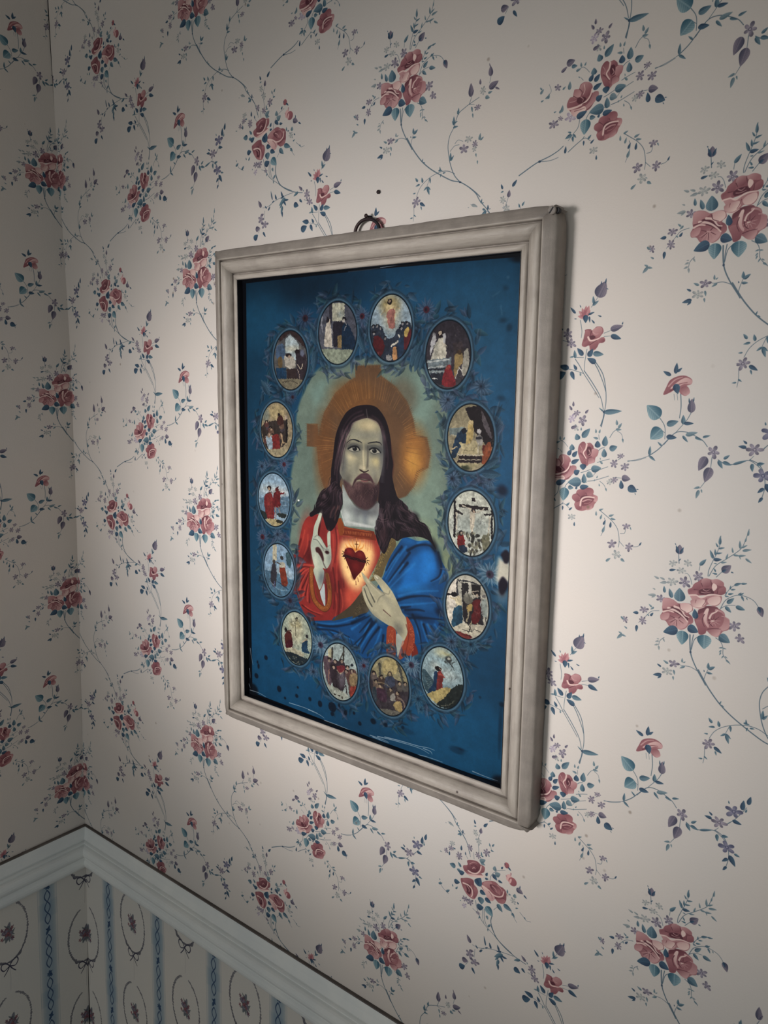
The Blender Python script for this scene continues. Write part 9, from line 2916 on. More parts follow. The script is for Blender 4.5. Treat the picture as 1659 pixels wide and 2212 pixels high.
T a0aeb6 .94 .4 .7 .5 5.4 456 6.5 467.8
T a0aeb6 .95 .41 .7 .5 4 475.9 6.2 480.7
T 55697a .71 .54 .6 .4 159.8 4.9 188.3 4.8 216.7 3.5 227.7 2.7
T 3a4658 .78 .59 .6 .4 31.6 2.4 87.9 3
T 76848e .69 .43 .8 .4 201 4 213.9 3.7 221.1 3
'''.strip().split('\n')]

PIC_W, PIC_H = 359.75, 492.14      # the sheet, in mm


def hx(s): return tuple(int(s[i:i+2], 16)/255. for i in (0, 2, 4))


def paint_picture(s=3.4):
    c = Canvas(PIC_W, PIC_H, s, hx('174158'))
    rnd = random.Random(12); nr = np.random.RandomState(7)
    yy, xx = np.mgrid[0:c.H, 0:c.W].astype(np.float32)

    def blot(cell, k):
        g = nr.rand(c.H//cell+3, c.W//cell+3).astype(np.float32); fx = xx/cell; fy = yy/cell
        i = fx.astype(int); j = fy.astype(int); a = fx-i; b = fy-j; a = a*a*(3-2*a); b = b*b*(3-2*b)
        return ((g[j, i]*(1-a)+g[j, i+1]*a)*(1-b)+(g[j+1, i]*(1-a)+g[j+1, i+1]*a)*b-.5)*k

    def ring(m):
        x, y, rx, ry = m
        c.ell(x, y, rx*1.24, ry*1.18, 0, hx('3a5263'), .6, soft=6.)
        for i in range(84):
            a = rnd.random()*6.283; k = 1.08+.34*rnd.random(); sg = rnd.choice((-1, 1)); t = a+sg*(1.2+rnd.uniform(-.6, .4)); L = rnd.uniform(7, 16)
            px, py = x+math.cos(a)*rx*k, y+math.sin(a)*ry*k
            d, l = rnd.choice((('101f2c', '4a6272'), ('1c3040', '64788a'), ('14222f', '556a7a'), ('202c3e', '62687c'), ('12262e', '4a6a70'), ('0c1822', '2c4454')))
            c.leaf(px, py, px+math.cos(t)*L, py+math.sin(t)*L, rnd.uniform(.22, .42), hx(d), hx(l), rnd.choice((-1, 1)), .55, vein=False)
        c.ell(x, y, rx*1.16, ry*1.12, 0, hx('46606f'), .5, soft=2.2)
        th = np.linspace(0, 6.283, 40)
        for w, col, k in ((1.1, '18242f', 1.17), (.8, '6a8492', 1.1), (.6, '22323e', 1.13)):
            c.line(np.stack([x+rx*(k+.012*np.sin(9*th))*np.cos(th), y+ry*(k-.02+.012*np.sin(7*th))*np.sin(th)], 1), w, w, hx(col), .42, smooth=False, soft=.9)
    ms = [o for o in PICTURE_PRINT if o[0] == 'M']
    drawn = False; stack = []
    for o in PICTURE_PRINT:
        k = o[0]
        if not drawn and k in 'DM':
            drawn = True
            for m in ms: ring(m[3:])
        if k == 'G':
            p = o[6:]
            g = o[5]
            c.poly(p, hx(o[1]), o[2], o[3], bool(o[4]), g and (g[0], g[1], g[2], g[3], hx(g[4])))
        elif k == 'T': c.line(o[6:], o[2], o[3], hx(o[1]), o[4], soft=o[5])
        elif k == 'V': c.ell(o[6], o[7], o[8], o[9], o[4], hx(o[1]), o[2], soft=o[3])
        elif k == 'L': c.leaf(*o[5:9], w=o[3], dark=hx(o[1]), light=hx(o[2]), al=o[4])
        elif k == 'D':
            kind, al, x, y, r = int(o[1]), *o[2:]
            d, l, m = (('1c2c3e', '4c5c74', '3a2028'), ('2a3c50', '5c6c80', '4c1c26'), ('24384a', '66788a', '2a3444'), ('33505f', '8496a2', '3c2c3c'), ('1f3c4c', '567484', '20384a'))[kind]
            n = 15
            for ra, L, dl in ((0, 1., 0), (.2, .72, 1)):
                for i in range(n):
                    a = 6.283*i/n+ra+rnd.uniform(-.08, .08); q = L*rnd.uniform(.8, 1.1)
                    c.leaf(x+math.cos(a)*.15*r, y+math.sin(a)*.15*r, x+math.cos(a)*r*q, y+math.sin(a)*r*q*.95, .26, hx(d), hx(l), rnd.choice((-1, 1)), al*.8, .9, vein=False)
            c.ell(x, y, .26*r, .24*r, 0, hx(m), al, soft=.12*r); c.ell(x-.05*r, y, .1*r, .1*r, 0, hx('141620'), al, soft=.1*r)
        elif k == 'M':
            x, y, rx, ry = last = o[3:]
            c.ell(x, y, rx+1.1, ry+1.1, 0, hx('0b161f'), 1, soft=.8)
            d = np.sqrt(((xx+.5)/c.s-x)**2/rx**2+((yy+.5)/c.s-y)**2/ry**2)
            c.clip = np.clip(.5-(d-1)*min(rx, ry)*c.s, 0, 1)
            c.ell(x, y, rx, ry, 0, hx(o[1]), grad=hx(o[2]), gang=1.57)
        elif k == 'N':                                             # the little scenes were stippled by hand: break up the flat tints
            x, y, rx, ry = last
            for i in range(110):
                a, q = rnd.random()*6.283, math.sqrt(rnd.random()); px, py = x+rx*q*math.cos(a), y+ry*q*math.sin(a); t = rnd.gauss(1.4, .7); L = rnd.uniform(1.5, 5)
                c.line([px, py, px+math.cos(t)*L, py+math.sin(t)*L], rnd.uniform(.35, .9), .3, hx(rnd.choice(('14141c', '1c1820', '20242c', '2c2420', '8c8a7c', 'a09c88', '6a6c6c'))), rnd.uniform(.1, .36), soft=.4)
            i0, i1, j0, j1 = int((x-rx)*c.s), int((x+rx)*c.s)+1, int((y-ry)*c.s), int((y+ry)*c.s)+1
            jj = np.clip(yy[j0:j1, i0:i1]+blot(5, 4.)[j0:j1, i0:i1]+blot(4, 2.)[j0:j1, i0:i1], j0, j1-1).astype(int); ii = np.clip(xx[j0:j1, i0:i1]+blot(5, 4.)[j0:j1, i0:i1]+blot(4, 2.)[j0:j1, i0:i1], i0, i1-1).astype(int)
            sub = c.a[jj, ii]; f = (c.clip[j0:j1, i0:i1]*(c.clip[jj, ii] > .98))[..., None]
            g = sub.mean(2, keepdims=True); sub = (g+(sub-g)*.8)*(1+blot(9, .26)+blot(4, .16))[j0:j1, i0:i1, None]*.93
            c.a[j0:j1, i0:i1] += (sub-c.a[j0:j1, i0:i1])*f
            c.clip = None
    # the grain of the stone print, faint mottling of age
    n = blot(26, .10)+blot(9, .06)+blot(3, .05)+(nr.rand(c.H, c.W).astype(np.float32)-.5)*.07
    c.a = np.clip(c.a, 0, 1)**1.24*(1+n)[..., None]*np.array((.965, .93, .93), np.float32)
    np.clip(c.a, 0, 1, out=c.a)
    return c


# ------------------------------------------------------------------ helpers
def link(o, parent=None):
    sc.collection.objects.link(o)
    if parent is not None: o.parent = parent
    return o

def mesh(name, verts, faces, mat, parent=None, uvs=None, smooth=False):
    me = bpy.data.meshes.new(name); me.from_pydata([tuple(v) for v in verts], [], faces)
    if uvs is not None:
        l = me.uv_layers.new(name='UVMap')
        for lp in me.loops: l.data[lp.index].uv = uvs[lp.vertex_index]
    if smooth:
        for p in me.polygons: p.use_smooth = True
    me.validate(); me.update()
    bm = bmesh.new(); bm.from_mesh(me); bmesh.ops.recalc_face_normals(bm, faces=bm.faces) if not smooth == 'keep' else None
    bm.to_mesh(me); bm.free()
    o = bpy.data.objects.new(name, me); me.materials.append(mat)
    return link(o, parent)

def box(name, a, b, mat, parent=None):
    (x0, y0, z0), (x1, y1, z1) = a, b
    v = [(x, y, z) for x in (x0, x1) for y in (y0, y1) for z in (z0, z1)]
    return mesh(name, v, [(0, 1, 3, 2), (4, 6, 7, 5), (0, 4, 5, 1), (2, 3, 7, 6), (0, 2, 6, 4), (1, 5, 7, 3)], mat, parent)

def tube(name, pts, r, mat, parent=None, n=12, closed=False):
    P = [Vector(p) for p in pts]; k = len(P); V = []; F = []
    for i, p in enumerate(P):
        t = (P[(i+1) % k]-P[i-1]) if closed else (P[min(i+1, k-1)]-P[max(i-1, 0)]); t.normalize()
        a = t.orthogonal() if i == 0 else (a-t*a.dot(t)); a.normalize(); b = t.cross(a)
        rr = r[i] if isinstance(r, (list, tuple)) else r
        V += [p+a*math.cos(6.28318*j/n)*rr+b*math.sin(6.28318*j/n)*rr for j in range(n)]
    for i in range(k if closed else k-1):
        for j in range(n): F.append((i*n+j, i*n+(j+1) % n, (i+1) % k*n+(j+1) % n, (i+1) % k*n+j))
    if not closed: F += [tuple(range(n))[::-1], tuple(range((k-1)*n, k*n))]
    return mesh(name, V, F, mat, parent, smooth=True)

def nodes(name):
    mt = bpy.data.materials.new(name); mt.use_nodes = True; nt = mt.node_tree; nt.nodes.clear()
    out = nt.nodes.new('ShaderNodeOutputMaterial'); b = nt.nodes.new('ShaderNodeBsdfPrincipled'); nt.links.new(b.outputs[0], out.inputs[0])
    return mt, nt, b

def N(nt, t, **kw):
    n = nt.nodes.new(t)
    for k, v in kw.items(): setattr(n, k, v)
    return n

def noise(nt, scale, detail=4, rough=.6, vec=None, stretch=None):
    tc = N(nt, 'ShaderNodeTexCoord'); n = N(nt, 'ShaderNodeTexNoise'); n.inputs['Scale'].default_value = scale; n.inputs['Detail'].default_value = detail; n.inputs['Roughness'].default_value = rough
    if stretch:
        mp = N(nt, 'ShaderNodeMapping'); mp.inputs['Scale'].default_value = stretch; nt.links.new(tc.outputs['Object'], mp.inputs[0]); nt.links.new(mp.outputs[0], n.inputs['Vector'])
    else: nt.links.new(tc.outputs['Object'], n.inputs['Vector'])
    return n

def mix(nt, a, b, fac, mode='MIX'):
    x = N(nt, 'ShaderNodeMix', data_type='RGBA', blend_type=mode)
    for s, v in ((0, fac), (6, a), (7, b)):
        if hasattr(v, 'is_output'): nt.links.new(v, x.inputs[s])
        else: x.inputs[s].default_value = v if s == 0 else (*v, 1)
    return x.outputs[2]

def ramp(nt, src, p0, p1, c0=(0, 0, 0), c1=(1, 1, 1)):
    r = N(nt, 'ShaderNodeValToRGB'); r.color_ramp.elements[0].position = p0; r.color_ramp.elements[1].position = p1
    r.color_ramp.elements[0].color = (*c0, 1); r.color_ramp.elements[1].color = (*c1, 1); nt.links.new(src, r.inputs[0]); return r.outputs[0]

def lin(r, g, b): return tuple(((v/255+.055)/1.055)**2.4 if v > 10 else v/3294 for v in (r, g, b))

def sheet(canvas, name):
    im = bpy.data.images.new(name, canvas.W, canvas.H); px = np.ones((canvas.H, canvas.W, 4), np.float32)
    px[..., :3] = np.clip(canvas.a[::-1], 0, 1); im.pixels.foreach_set(px.ravel()); im.update(); im.pack(); return im

def paper_material(name, im, specks=True):
    mt, nt, b = nodes(name)
    uv = N(nt, 'ShaderNodeUVMap'); t = N(nt, 'ShaderNodeTexImage', image=im, interpolation='Cubic', extension='REPEAT'); nt.links.new(uv.outputs[0], t.inputs[0])
    c = t.outputs[0]
    n = noise(nt, 3.2, 3); c = mix(nt, c, mix(nt, (.93, .955, .97), (1.0, .985, .965), ramp(nt, n.outputs[0], .35, .65)), 1.0, 'MULTIPLY')     # faint yellowing
    if specks:                                                     # foxing and fly specks, thicker towards the lower right
        tc = N(nt, 'ShaderNodeTexCoord'); v = N(nt, 'ShaderNodeTexVoronoi'); v.inputs['Scale'].default_value = 52; nt.links.new(tc.outputs['Object'], v.inputs['Vector'])
        sz = ramp(nt, v.outputs['Distance'], .04, .11, (1, 1, 1), (0, 0, 0)); sep = N(nt, 'ShaderNodeSeparateColor'); nt.links.new(v.outputs['Color'], sep.inputs[0])
        pick = ramp(nt, sep.outputs[0], .74, .84); patch = noise(nt, 3.0, 2); pt = ramp(nt, patch.outputs[0], .40, .60)
        f = mix(nt, sz, pick, 1.0, 'MULTIPLY'); f = mix(nt, f, pt, 1.0, 'MULTIPLY'); f = mix(nt, f, (.8, .8, .8), 1.0, 'MULTIPLY')
        rgb2 = N(nt, 'ShaderNodeRGBToBW'); nt.links.new(f, rgb2.inputs[0]); c = mix(nt, c, lin(112, 92, 76), rgb2.outputs[0])
    nt.links.new(c, b.inputs['Base Color']); b.inputs['Roughness'].default_value = .62; b.inputs['Specular IOR Level'].default_value = .25
    g = noise(nt, 420, 3); w2 = noise(nt, 7, 2); ad = N(nt, 'ShaderNodeMath', operation='MULTIPLY_ADD'); nt.links.new(w2.outputs[0], ad.inputs[0]); ad.inputs[1].default_value = 6; nt.links.new(g.outputs[0], ad.inputs[2])
    bp = N(nt, 'ShaderNodeBump'); bp.inputs['Strength'].default_value = .12; bp.inputs['Distance'].default_value = .002; nt.links.new(ad.outputs[0], bp.inputs['Height']); nt.links.new(bp.outputs[0], b.inputs['Normal'])
    return mt

def paint_material(name, a, b_, c_, grain=None, rough=.45, bump=.25, scale=60):
    mt, nt, b = nodes(name)
    n1 = noise(nt, scale, 5, .65, stretch=grain); n2 = noise(nt, scale*.14, 4)
    c = mix(nt, lin(*a), lin(*b_), ramp(nt, n1.outputs[0], .3, .7)); c = mix(nt, c, lin(*c_), ramp(nt, n2.outputs[0], .48, .78))
    nt.links.new(c, b.inputs['Base Color']); b.inputs['Roughness'].default_value = rough; b.inputs['Specular IOR Level'].default_value = .35
    bp = N(nt, 'ShaderNodeBump'); bp.inputs['Strength'].default_value = bump; bp.inputs['Distance'].default_value = .0015; nt.links.new(n1.outputs[0], bp.inputs['Height']); nt.links.new(bp.outputs[0], b.inputs['Normal'])
    return mt

wall_paper = paper_material('flowered_paper', sheet(paint_wallpaper(), 'flowered_paper'))
dado_mat = paper_material('striped_paper', sheet(paint_dado(), 'striped_paper'), False)
rail_paint = paint_material('painted_rail', (222, 222, 218), (212, 214, 212), (198, 202, 203), (1, 1, 1), .38, .08, 30)
def frame_material():
    mt, nt, b = nodes('worn_cream_paint')
    uv = N(nt, 'ShaderNodeUVMap'); mp = N(nt, 'ShaderNodeMapping'); mp.inputs['Scale'].default_value = (40, 420, 1); nt.links.new(uv.outputs[0], mp.inputs[0])
    g = N(nt, 'ShaderNodeTexNoise'); g.inputs['Scale'].default_value = 1; g.inputs['Detail'].default_value = 5; g.inputs['Roughness'].default_value = .65; nt.links.new(mp.outputs[0], g.inputs['Vector'])
    fine = noise(nt, 900, 3); n2 = noise(nt, 22, 4)
    c = mix(nt, lin(164, 155, 145), lin(143, 134, 125), ramp(nt, g.outputs[0], .35, .75)); c = mix(nt, c, lin(130, 121, 113), ramp(nt, n2.outputs[0], .52, .8))
    sep = N(nt, 'ShaderNodeSeparateXYZ'); nt.links.new(uv.outputs[0], sep.inputs[0])
    m1 = N(nt, 'ShaderNodeMath', operation='LESS_THAN'); m1.inputs[1].default_value = .0103; nt.links.new(sep.outputs[1], m1.inputs[0])
    n3 = noise(nt, 60, 4); f = mix(nt, ramp(nt, n3.outputs[0], .2, .7, (.35, .35, .35), (.8, .8, .8)), m1.outputs[0], 1.0, 'MULTIPLY')
    bw = N(nt, 'ShaderNodeRGBToBW'); nt.links.new(f, bw.inputs[0]); c = mix(nt, c, lin(110, 102, 96), bw.outputs[0])                # outer edge band tinted greyer and darker, unevenly
    for lo_, hi_ in ((.0117, .0130), (.0258, .0279)):                                                                                # groove shade painted into the colour of the moulding's two quirks
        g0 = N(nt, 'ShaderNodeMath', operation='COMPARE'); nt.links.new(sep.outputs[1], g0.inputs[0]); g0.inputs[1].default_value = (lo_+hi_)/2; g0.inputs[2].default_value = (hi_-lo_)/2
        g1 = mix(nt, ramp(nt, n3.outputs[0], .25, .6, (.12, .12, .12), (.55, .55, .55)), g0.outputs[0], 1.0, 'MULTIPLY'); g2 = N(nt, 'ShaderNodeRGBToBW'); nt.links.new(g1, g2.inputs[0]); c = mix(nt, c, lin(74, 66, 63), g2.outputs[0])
    v = N(nt, 'ShaderNodeTexVoronoi'); v.inputs['Scale'].default_value = 60; tc = N(nt, 'ShaderNodeTexCoord'); nt.links.new(tc.outputs['Object'], v.inputs['Vector'])
    s2 = N(nt, 'ShaderNodeSeparateColor'); nt.links.new(v.outputs['Color'], s2.inputs[0]); ch = mix(nt, ramp(nt, v.outputs['Distance'], .05, .1, (1, 1, 1), (0, 0, 0)), ramp(nt, s2.outputs[0], .93, .95), 1.0, 'MULTIPLY')
    b2 = N(nt, 'ShaderNodeRGBToBW'); nt.links.new(ch, b2.inputs[0]); c = mix(nt, c, lin(70, 58, 54), b2.outputs[0])                       # pin chips
    nt.links.new(c, b.inputs['Base Color']); b.inputs['Roughness'].default_value = .48; b.inputs['Specular IOR Level'].default_value = .3
    bp = N(nt, 'ShaderNodeBump'); bp.inputs['Strength'].default_value = .3; bp.inputs['Distance'].default_value = .0006; ad = N(nt, 'ShaderNodeMath', operation='MULTIPLY_ADD'); nt.links.new(g.outputs[0], ad.inputs[0]); ad.inputs[1].default_value = .8; nt.links.new(fine.outputs[0], ad.inputs[2]); nt.links.new(ad.outputs[0], bp.inputs['Height']); nt.links.new(bp.outputs[0], b.inputs['Normal'])
    return mt
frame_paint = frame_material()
dark_wood = paint_material('dark_rebate', (22, 20, 24), (14, 13, 18), (34, 32, 38), None, .5, .2, 60)
iron = paint_material('rusty_iron', (44, 36, 40), (30, 26, 32), (66, 48, 44), None, .5, .4, 200); iron.node_tree.nodes['Principled BSDF'].inputs['Metallic'].default_value = .5
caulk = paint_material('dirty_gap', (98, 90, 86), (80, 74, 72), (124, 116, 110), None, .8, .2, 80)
plaster = paint_material('plain_plaster', (176, 172, 166), (170, 166, 160), (160, 156, 150), None, .8, .1, 12)
boards = paint_material('floor_boards', (96, 74, 56), (82, 62, 46), (70, 54, 42), (1, 8, 1), .4, .2, 12)
im = sheet(paint_picture(), 'devotional_print')
print_mat, nt, b = nodes('devotional_print')
uvn = N(nt, 'ShaderNodeUVMap'); t = N(nt, 'ShaderNodeTexImage', image=im, interpolation='Cubic', extension='EXTEND'); nt.links.new(uvn.outputs[0], t.inputs[0]); nt.links.new(t.outputs[0], b.inputs['Base Color'])
b.inputs['Roughness'].default_value = .5; b.inputs['Specular IOR Level'].default_value = .06

# ------------------------------------------------------------------ the room
def corner(Y):                                                     # the old plaster is not plumb: the corner wanders a few millimetres
    return XC+np.interp(Y, (-3, -1.75, -1.0, -.37, .4, .96, 1.7, 2.19, 2.3, 3.4, 5), (-.06, -.037, 0, .032, .03, .019, .0, -.008, -.008, -.046, -.06))

def wall_sheet(name, mat, Y0, Y1, side, off, uvf, parent=None, back=.10):
    """A wall as a slab: a gridded papered face and a plain back, thick as a wall."""
    ys = np.linspace(Y0, Y1, 41)
    if side == 'back': us = np.concatenate([[0, .02, .05, .1, .2], np.linspace(.4, 4.9, 10)])
    else: us = np.concatenate([[0, .05, .1, .2, .35, .5, .8, 1.2], np.linspace(2, 10.6, 6)])
    V, U, F = [], [], []
    for y in ys:
        for k, u in enumerate(us):
            cx = corner(y)
            if side == 'back': X = cx+(u if k else 0)*(1 if k else 0); X = cx if k == 0 else XC+u+(cx-XC)*math.exp(-u/.3); Z = -off
            else: X = XC+(cx-XC)*math.exp(-u/.8)+off; Z = -u
            V.append(w(X, y, Z)); U.append(uvf(X, y, Z, u))
    n, r = len(us), len(ys)
    for i in range(r-1):
        for j in range(n-1): F.append((i*n+j, (i+1)*n+j, (i+1)*n+j+1, i*n+j+1))
    base = len(V)                                                  # back of the slab
    for y in (Y0, Y1):
        for u in (us[0], us[-1]):
            V.append(w(XC+u, y, back/Q) if side == 'back' else w(XC-back/Q, y, -u)); U.append((0, 0))
    F.append((base, base+1, base+3, base+2))
    F.append(tuple(range(n))+(base+1, base)); F.append(tuple(range((r-1)*n, r*n))+(base+3, base+2))
    F.append(tuple(i*n for i in range(r))+(base+2, base)); F.append(tuple(i*n+n-1 for i in range(r))+(base+3, base+1))
    o = mesh(name, V, F, mat, parent, U, smooth=False); return o

Yc = ZF-2.55/Q                                                     # ceiling height 2.55 m
back_uv = lambda X, Y, Z, u: (X*300/(2*PW), 1-Y)
left_uv = lambda X, Y, Z, u: ((-392-u*300)/(2*PW), 1-Y)
def tag(o, **kw):
    for k, v in kw.items(): o[k] = v
    return o
wb = tag(wall_sheet('wall_back', wall_paper, Yc, ZF, 'back', 0, back_uv), kind='structure', label='back wall papered with rose and vine wallpaper behind the picture')
wl = tag(wall_sheet('wall_left', wall_paper, Yc, ZF, 'left', 0, left_uv), kind='structure', label='shadowed left wall papered with rose and vine wallpaper')
DP = 152.0
wall_sheet('dado_paper', dado_mat, 2.30, ZF-.02, 'back', .004, lambda X, Y, Z, u: ((X*300+283.2)/251., 1-(Y*300)/DP), wb, back=.001)
wall_sheet('dado_paper', dado_mat, 2.30, ZF-.02, 'left', .004, lambda X, Y, Z, u: ((-403.5-u*300+283.2)/251., 1-(Y*300)/DP), wl, back=.05)
fl = tag(box('floor', (XC*Q-.1, -3.2, -.08), (XC*Q+1.5, .1, 0), boards), kind='structure', label='brown board floor below the walls')
ce = tag(box('ceiling', (XC*Q-.1, -3.2, 2.55), (XC*Q+1.5, .1, 2.63), plaster), kind='structure', label='plain plaster ceiling above the walls')

# chair rail: one moulding, mitred in the corner (height below the datum, projection)
PROF = [(2.176, -.02), (2.176, .012), (2.182, .016), (2.205, .021), (2.232, .031), (2.237, .030), (2.240, .024), (2.244, .023), (2.247, .030), (2.251, .0355), (2.255, .036), (2.258, .031), (2.262, .031), (2.266, .040), (2.272, .048),
        (2.280, .054), (2.290, .0565), (2.302, .0565), (2.313, .053), (2.322, .046), (2.328, .038), (2.334, .035), (2.340, .036), (2.346, .041), (2.354, .0455), (2.366, .046), (2.378, .043), (2.390, .035), (2.398, .024), (2.403, .010), (2.404, -.02)]
def chair_rail(name, side, L, label):
    V, F = [], []
    for y, p in PROF:
        if side == 'back': V += [w(XC+max(p, -.02), y, -p), w(XC+L, y, -p)]
        else: V += [w(XC+p, y, -max(p, -.02)), w(XC+p, y, -L)]
    k = len(PROF)
    for i in range(k-1): F.append((2*i, 2*i+1, 2*i+3, 2*i+2))
    F.append((0, 1, 2*k-1, 2*k-2)); F.append(tuple(range(0, 2*k, 2))); F.append(tuple(range(1, 2*k, 2)))
    o = tag(mesh(name, V, F, rail_paint, None), kind='structure', label=label)
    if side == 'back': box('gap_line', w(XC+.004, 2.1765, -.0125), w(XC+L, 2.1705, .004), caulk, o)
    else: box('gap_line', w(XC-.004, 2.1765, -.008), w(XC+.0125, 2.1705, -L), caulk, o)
    return o
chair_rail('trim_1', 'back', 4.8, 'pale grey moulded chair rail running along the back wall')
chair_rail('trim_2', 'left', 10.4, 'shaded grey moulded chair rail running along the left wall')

# ------------------------------------------------------------------ the framed picture
W_, H_ = 1.403178*Q, 1.844476*Q
pic = bpy.data.objects.new('framed_picture', None); link(pic); pic.empty_display_size = .05
tag(pic, label='framed devotional print of a robed bearded figure, worn cream wooden frame on the wall', category='picture')
pic.location = w(.549438, 1.199939, -.004041)
pic.rotation_euler = (math.radians(0), 0, 0)
# local axes: x right, y out of the wall (towards the room is -y), z up from the bottom edge; leaning out a little at the top, hung a touch askew
pic.rotation_euler = Matrix.Rotation(.005944, 4, 'Y').to_euler()
pic.matrix_world = Matrix.Translation(w(.549438, 1.199939, -.004041)) @ Matrix.Rotation(-.005944, 4, 'Y') @ Matrix.Rotation(.00885, 4, 'X')
# moulding: distance in from the outer edge, height off the back (in repeats of the paper)
MO = [(0, 0), (0, .052), (.0012, .0575), (.004, .0615), (.012, .0655), (.022, .0700), (.030, .0730), (.0345, .0742), (.0375, .0735), (.0390, .0680), (.0398, .0580), (.0415, .0555), (.0432, .0570), (.0445, .0655), (.0480, .0708), (.0530, .0728), (.0590, .0732), (.0660, .0718), (.0730, .0680), (.0790, .0625),
      (.0840, .0560), (.0862, .0490), (.0876, .0430), (.0900, .0410), (.0922, .0435), (.0940, .0495), (.0975, .0520), (.1030, .0525), (.1085, .0510), (.1112, .0485), (.1120, .0440)]
rnd = random.Random(2)
def frame_rail(side):
    horiz = side in 'TB'; n = 40; V, F, U = [], [], []
    for i in range(n+1):
        t = i/n
        for a, h in MO:
            A, Hh = a*Q, h*Q
            if horiz: L = W_; x = -W_/2+A+t*(W_-2*A); z = (H_-A) if side == 'T' else A
            else: z = A+t*(H_-2*A); x = (-W_/2+A) if side == 'L' else (W_/2-A)
            # worn, knocked corners and a hand-planed waviness of the arris
            e = min(t, 1-t)*n
            wear = 0
            if a < .03:
                near = {'T': ((1, .0035), (0, .0008)), 'B': ((1, .004), (0, .0018)), 'L': ((0, .0022), (1, .0008)), 'R': ((1, .0035), (0, .0045))}[side]
                for end, amt in near:
                    q = (1-t if end else t)*(W_ if horiz else H_)
                    wear += amt*math.exp(-(q/.008)**2)*(1-a/.03)
                wear += .0004*(rnd.random()-.5)*(1 if .005 < t < .995 else 0)
            if horiz: z += (-wear if side == 'T' else wear); 
            else: x += (wear if side == 'L' else -wear)
            V.append((x, -Hh+wear*.6*(h > .05), z)); U.append((x if horiz else z, a*Q))
    k = len(MO)
    for i in range(n):
        for j in range(k-1): F.append((i*k+j, i*k+j+1, (i+1)*k+j+1, (i+1)*k+j))
        F.append((i*k+k-1, i*k, (i+1)*k, (i+1)*k+k-1))
    F.append(tuple(range(k))); F.append(tuple(range(n*k, (n+1)*k)))
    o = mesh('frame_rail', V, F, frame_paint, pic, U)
    for p in o.data.polygons: p.use_smooth = len(p.vertices) == 4
    return o
for s in 'TBLR': frame_rail(s)
def disc(name, x, z, y, r, mat, n=14, dep=.0012, parent=pic):
    V = [(x+r*k*math.cos(6.28318*i/n), yy, z+r*k*math.sin(6.28318*i/n)) for yy, k in ((y+dep, 1), (y-dep*.6, 1), (y-dep, .82)) for i in range(n)]
    F = [(s*n+i, s*n+(i+1) % n, (s+1)*n+(i+1) % n, (s+1)*n+i) for s in (0, 1) for i in range(n)]+[tuple(range(2*n, 3*n)), tuple(range(n))]
    return mesh(name, V, F, mat, parent)
px_, pz_ = W_/2-.0046, H_-.0052
pin = disc('corner_plug', px_, pz_, -.0625*Q, .0036, frame_paint)
pin['label'] = 'painted-over plug with a slot at the upper right corner'
s_ = box('slot', (-.0027, -.0004, -.0005), (.0027, .0004, .0005), dark_wood, pin); s_.location = (px_, -.0625*Q-.0013, pz_); s_.rotation_euler = (0, -.95, 0)
knot = disc('knot', W_/2-.0012, H_-.0050, -.0505*Q, .0026, dark_wood, 12, .0016); knot['label'] = 'dark bare knot at the upper right corner'
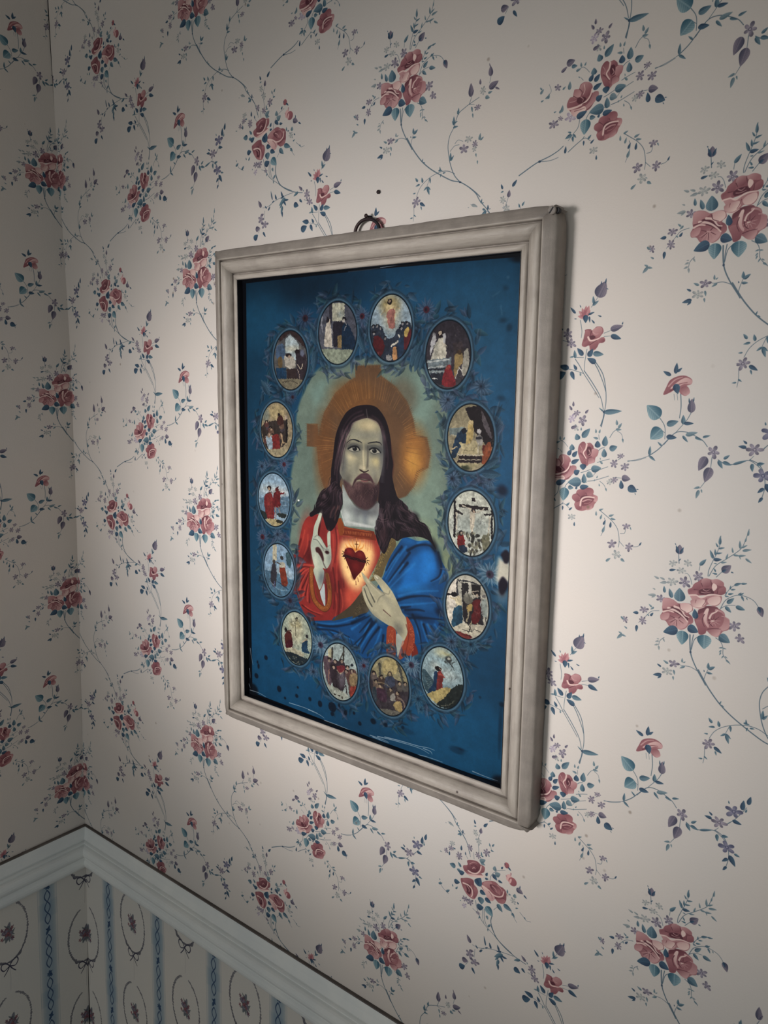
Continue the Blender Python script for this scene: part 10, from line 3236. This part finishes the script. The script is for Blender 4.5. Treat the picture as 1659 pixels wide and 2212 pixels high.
# dark inner face of the rebate, print and backing board
def rebate(side):
    a0, a1, h0, h1 = .1122*Q, .1135*Q, .0495*Q, .020*Q
    V = []
    for a, h in ((a0, h0), (a1, h0), (a1, h1), (a0, h1)):
        pass
    if side in 'TB':
        z0 = (H_-a0) if side == 'T' else a0; z1 = (H_-a1) if side == 'T' else a1
        return box('rebate_lip', (-W_/2+a0, -h0, min(z0, z1)), (W_/2-a0, -h1, max(z0, z1)), dark_wood, pic)
    x0 = (-W_/2+a0) if side == 'L' else W_/2-a0; x1 = (-W_/2+a1) if side == 'L' else W_/2-a1
    return box('rebate_lip', (min(x0, x1), -h0, a1), (max(x0, x1), -h1, H_-a1), dark_wood, pic)
for s in 'TBLR': rebate(s)
mg = .102*Q; y = -.027*Q
o = mesh('picture_print', [(-W_/2+mg, y, mg), (W_/2-mg, y, mg), (W_/2-mg, y, H_-mg), (-W_/2+mg, y, H_-mg), (-W_/2+mg, y+.001, mg), (W_/2-mg, y+.001, mg), (W_/2-mg, y+.001, H_-mg), (-W_/2+mg, y+.001, H_-mg)],
         [(0, 1, 2, 3), (4, 7, 6, 5), (0, 4, 5, 1), (1, 5, 6, 2), (2, 6, 7, 3), (3, 7, 4, 0)], print_mat, pic, [(0, 0), (1, 0), (1, 1), (0, 1)]*2)
o['label'] = 'blue print of a robed bearded figure with a burning heart, ringed by fourteen oval scenes'
box('backing_board', (-W_/2+mg-.002, y+.0015, mg-.002), (W_/2-mg+.002, -.004, H_-mg+.002), dark_wood, pic)
# the hanging ring on the back of the top rail, with its staple
cx, cz, R = -.0030, H_+.0025, .0150
tube('hanging_ring', [(cx+R*math.cos(a)*1.02, .0005-.0005*math.sin(a), cz+R*math.sin(a)*.78) for a in np.linspace(0, 2*math.pi, 33)[:-1]], .0017, iron, pic, 10, True)
tube('ring_staple', [(cx-.003, -.002, cz-.0115), (cx-.002, .002, cz-.0105), (cx+.002, .002, cz-.0105), (cx+.003, -.002, cz-.0115)], .0012, iron, pic, 8)

# ------------------------------------------------------------------ nails in the wall
def nail(name, X, Y, out, r, label, tilt=0.):
    root = bpy.data.objects.new(name, None); link(root); root.empty_display_size = .01
    root.location = w(X, Y, 0); root.rotation_euler = (tilt, 0, 0)
    tag(root, label=label, category='nail')
    tube('shank', [(0, .012, 0), (0, -out, 0)], r*.42, iron, root, 8)
    tube('head', [(0, -out+.0004, 0), (0, -out-.0002, 0), (0, -out-.0009, 0), (0, -out-.0014, 0)], [r*.75, r, r*.9, r*.35], iron, root, 12)
    return root
nail('nail', .5285, -.7010, .0075, .0021, 'iron nail head at the upper left of the hanging ring above the frame')
nail('nail', .5612, -.7750, .0014, .0020, 'small dark nail alone in the wallpaper above the hanging ring')
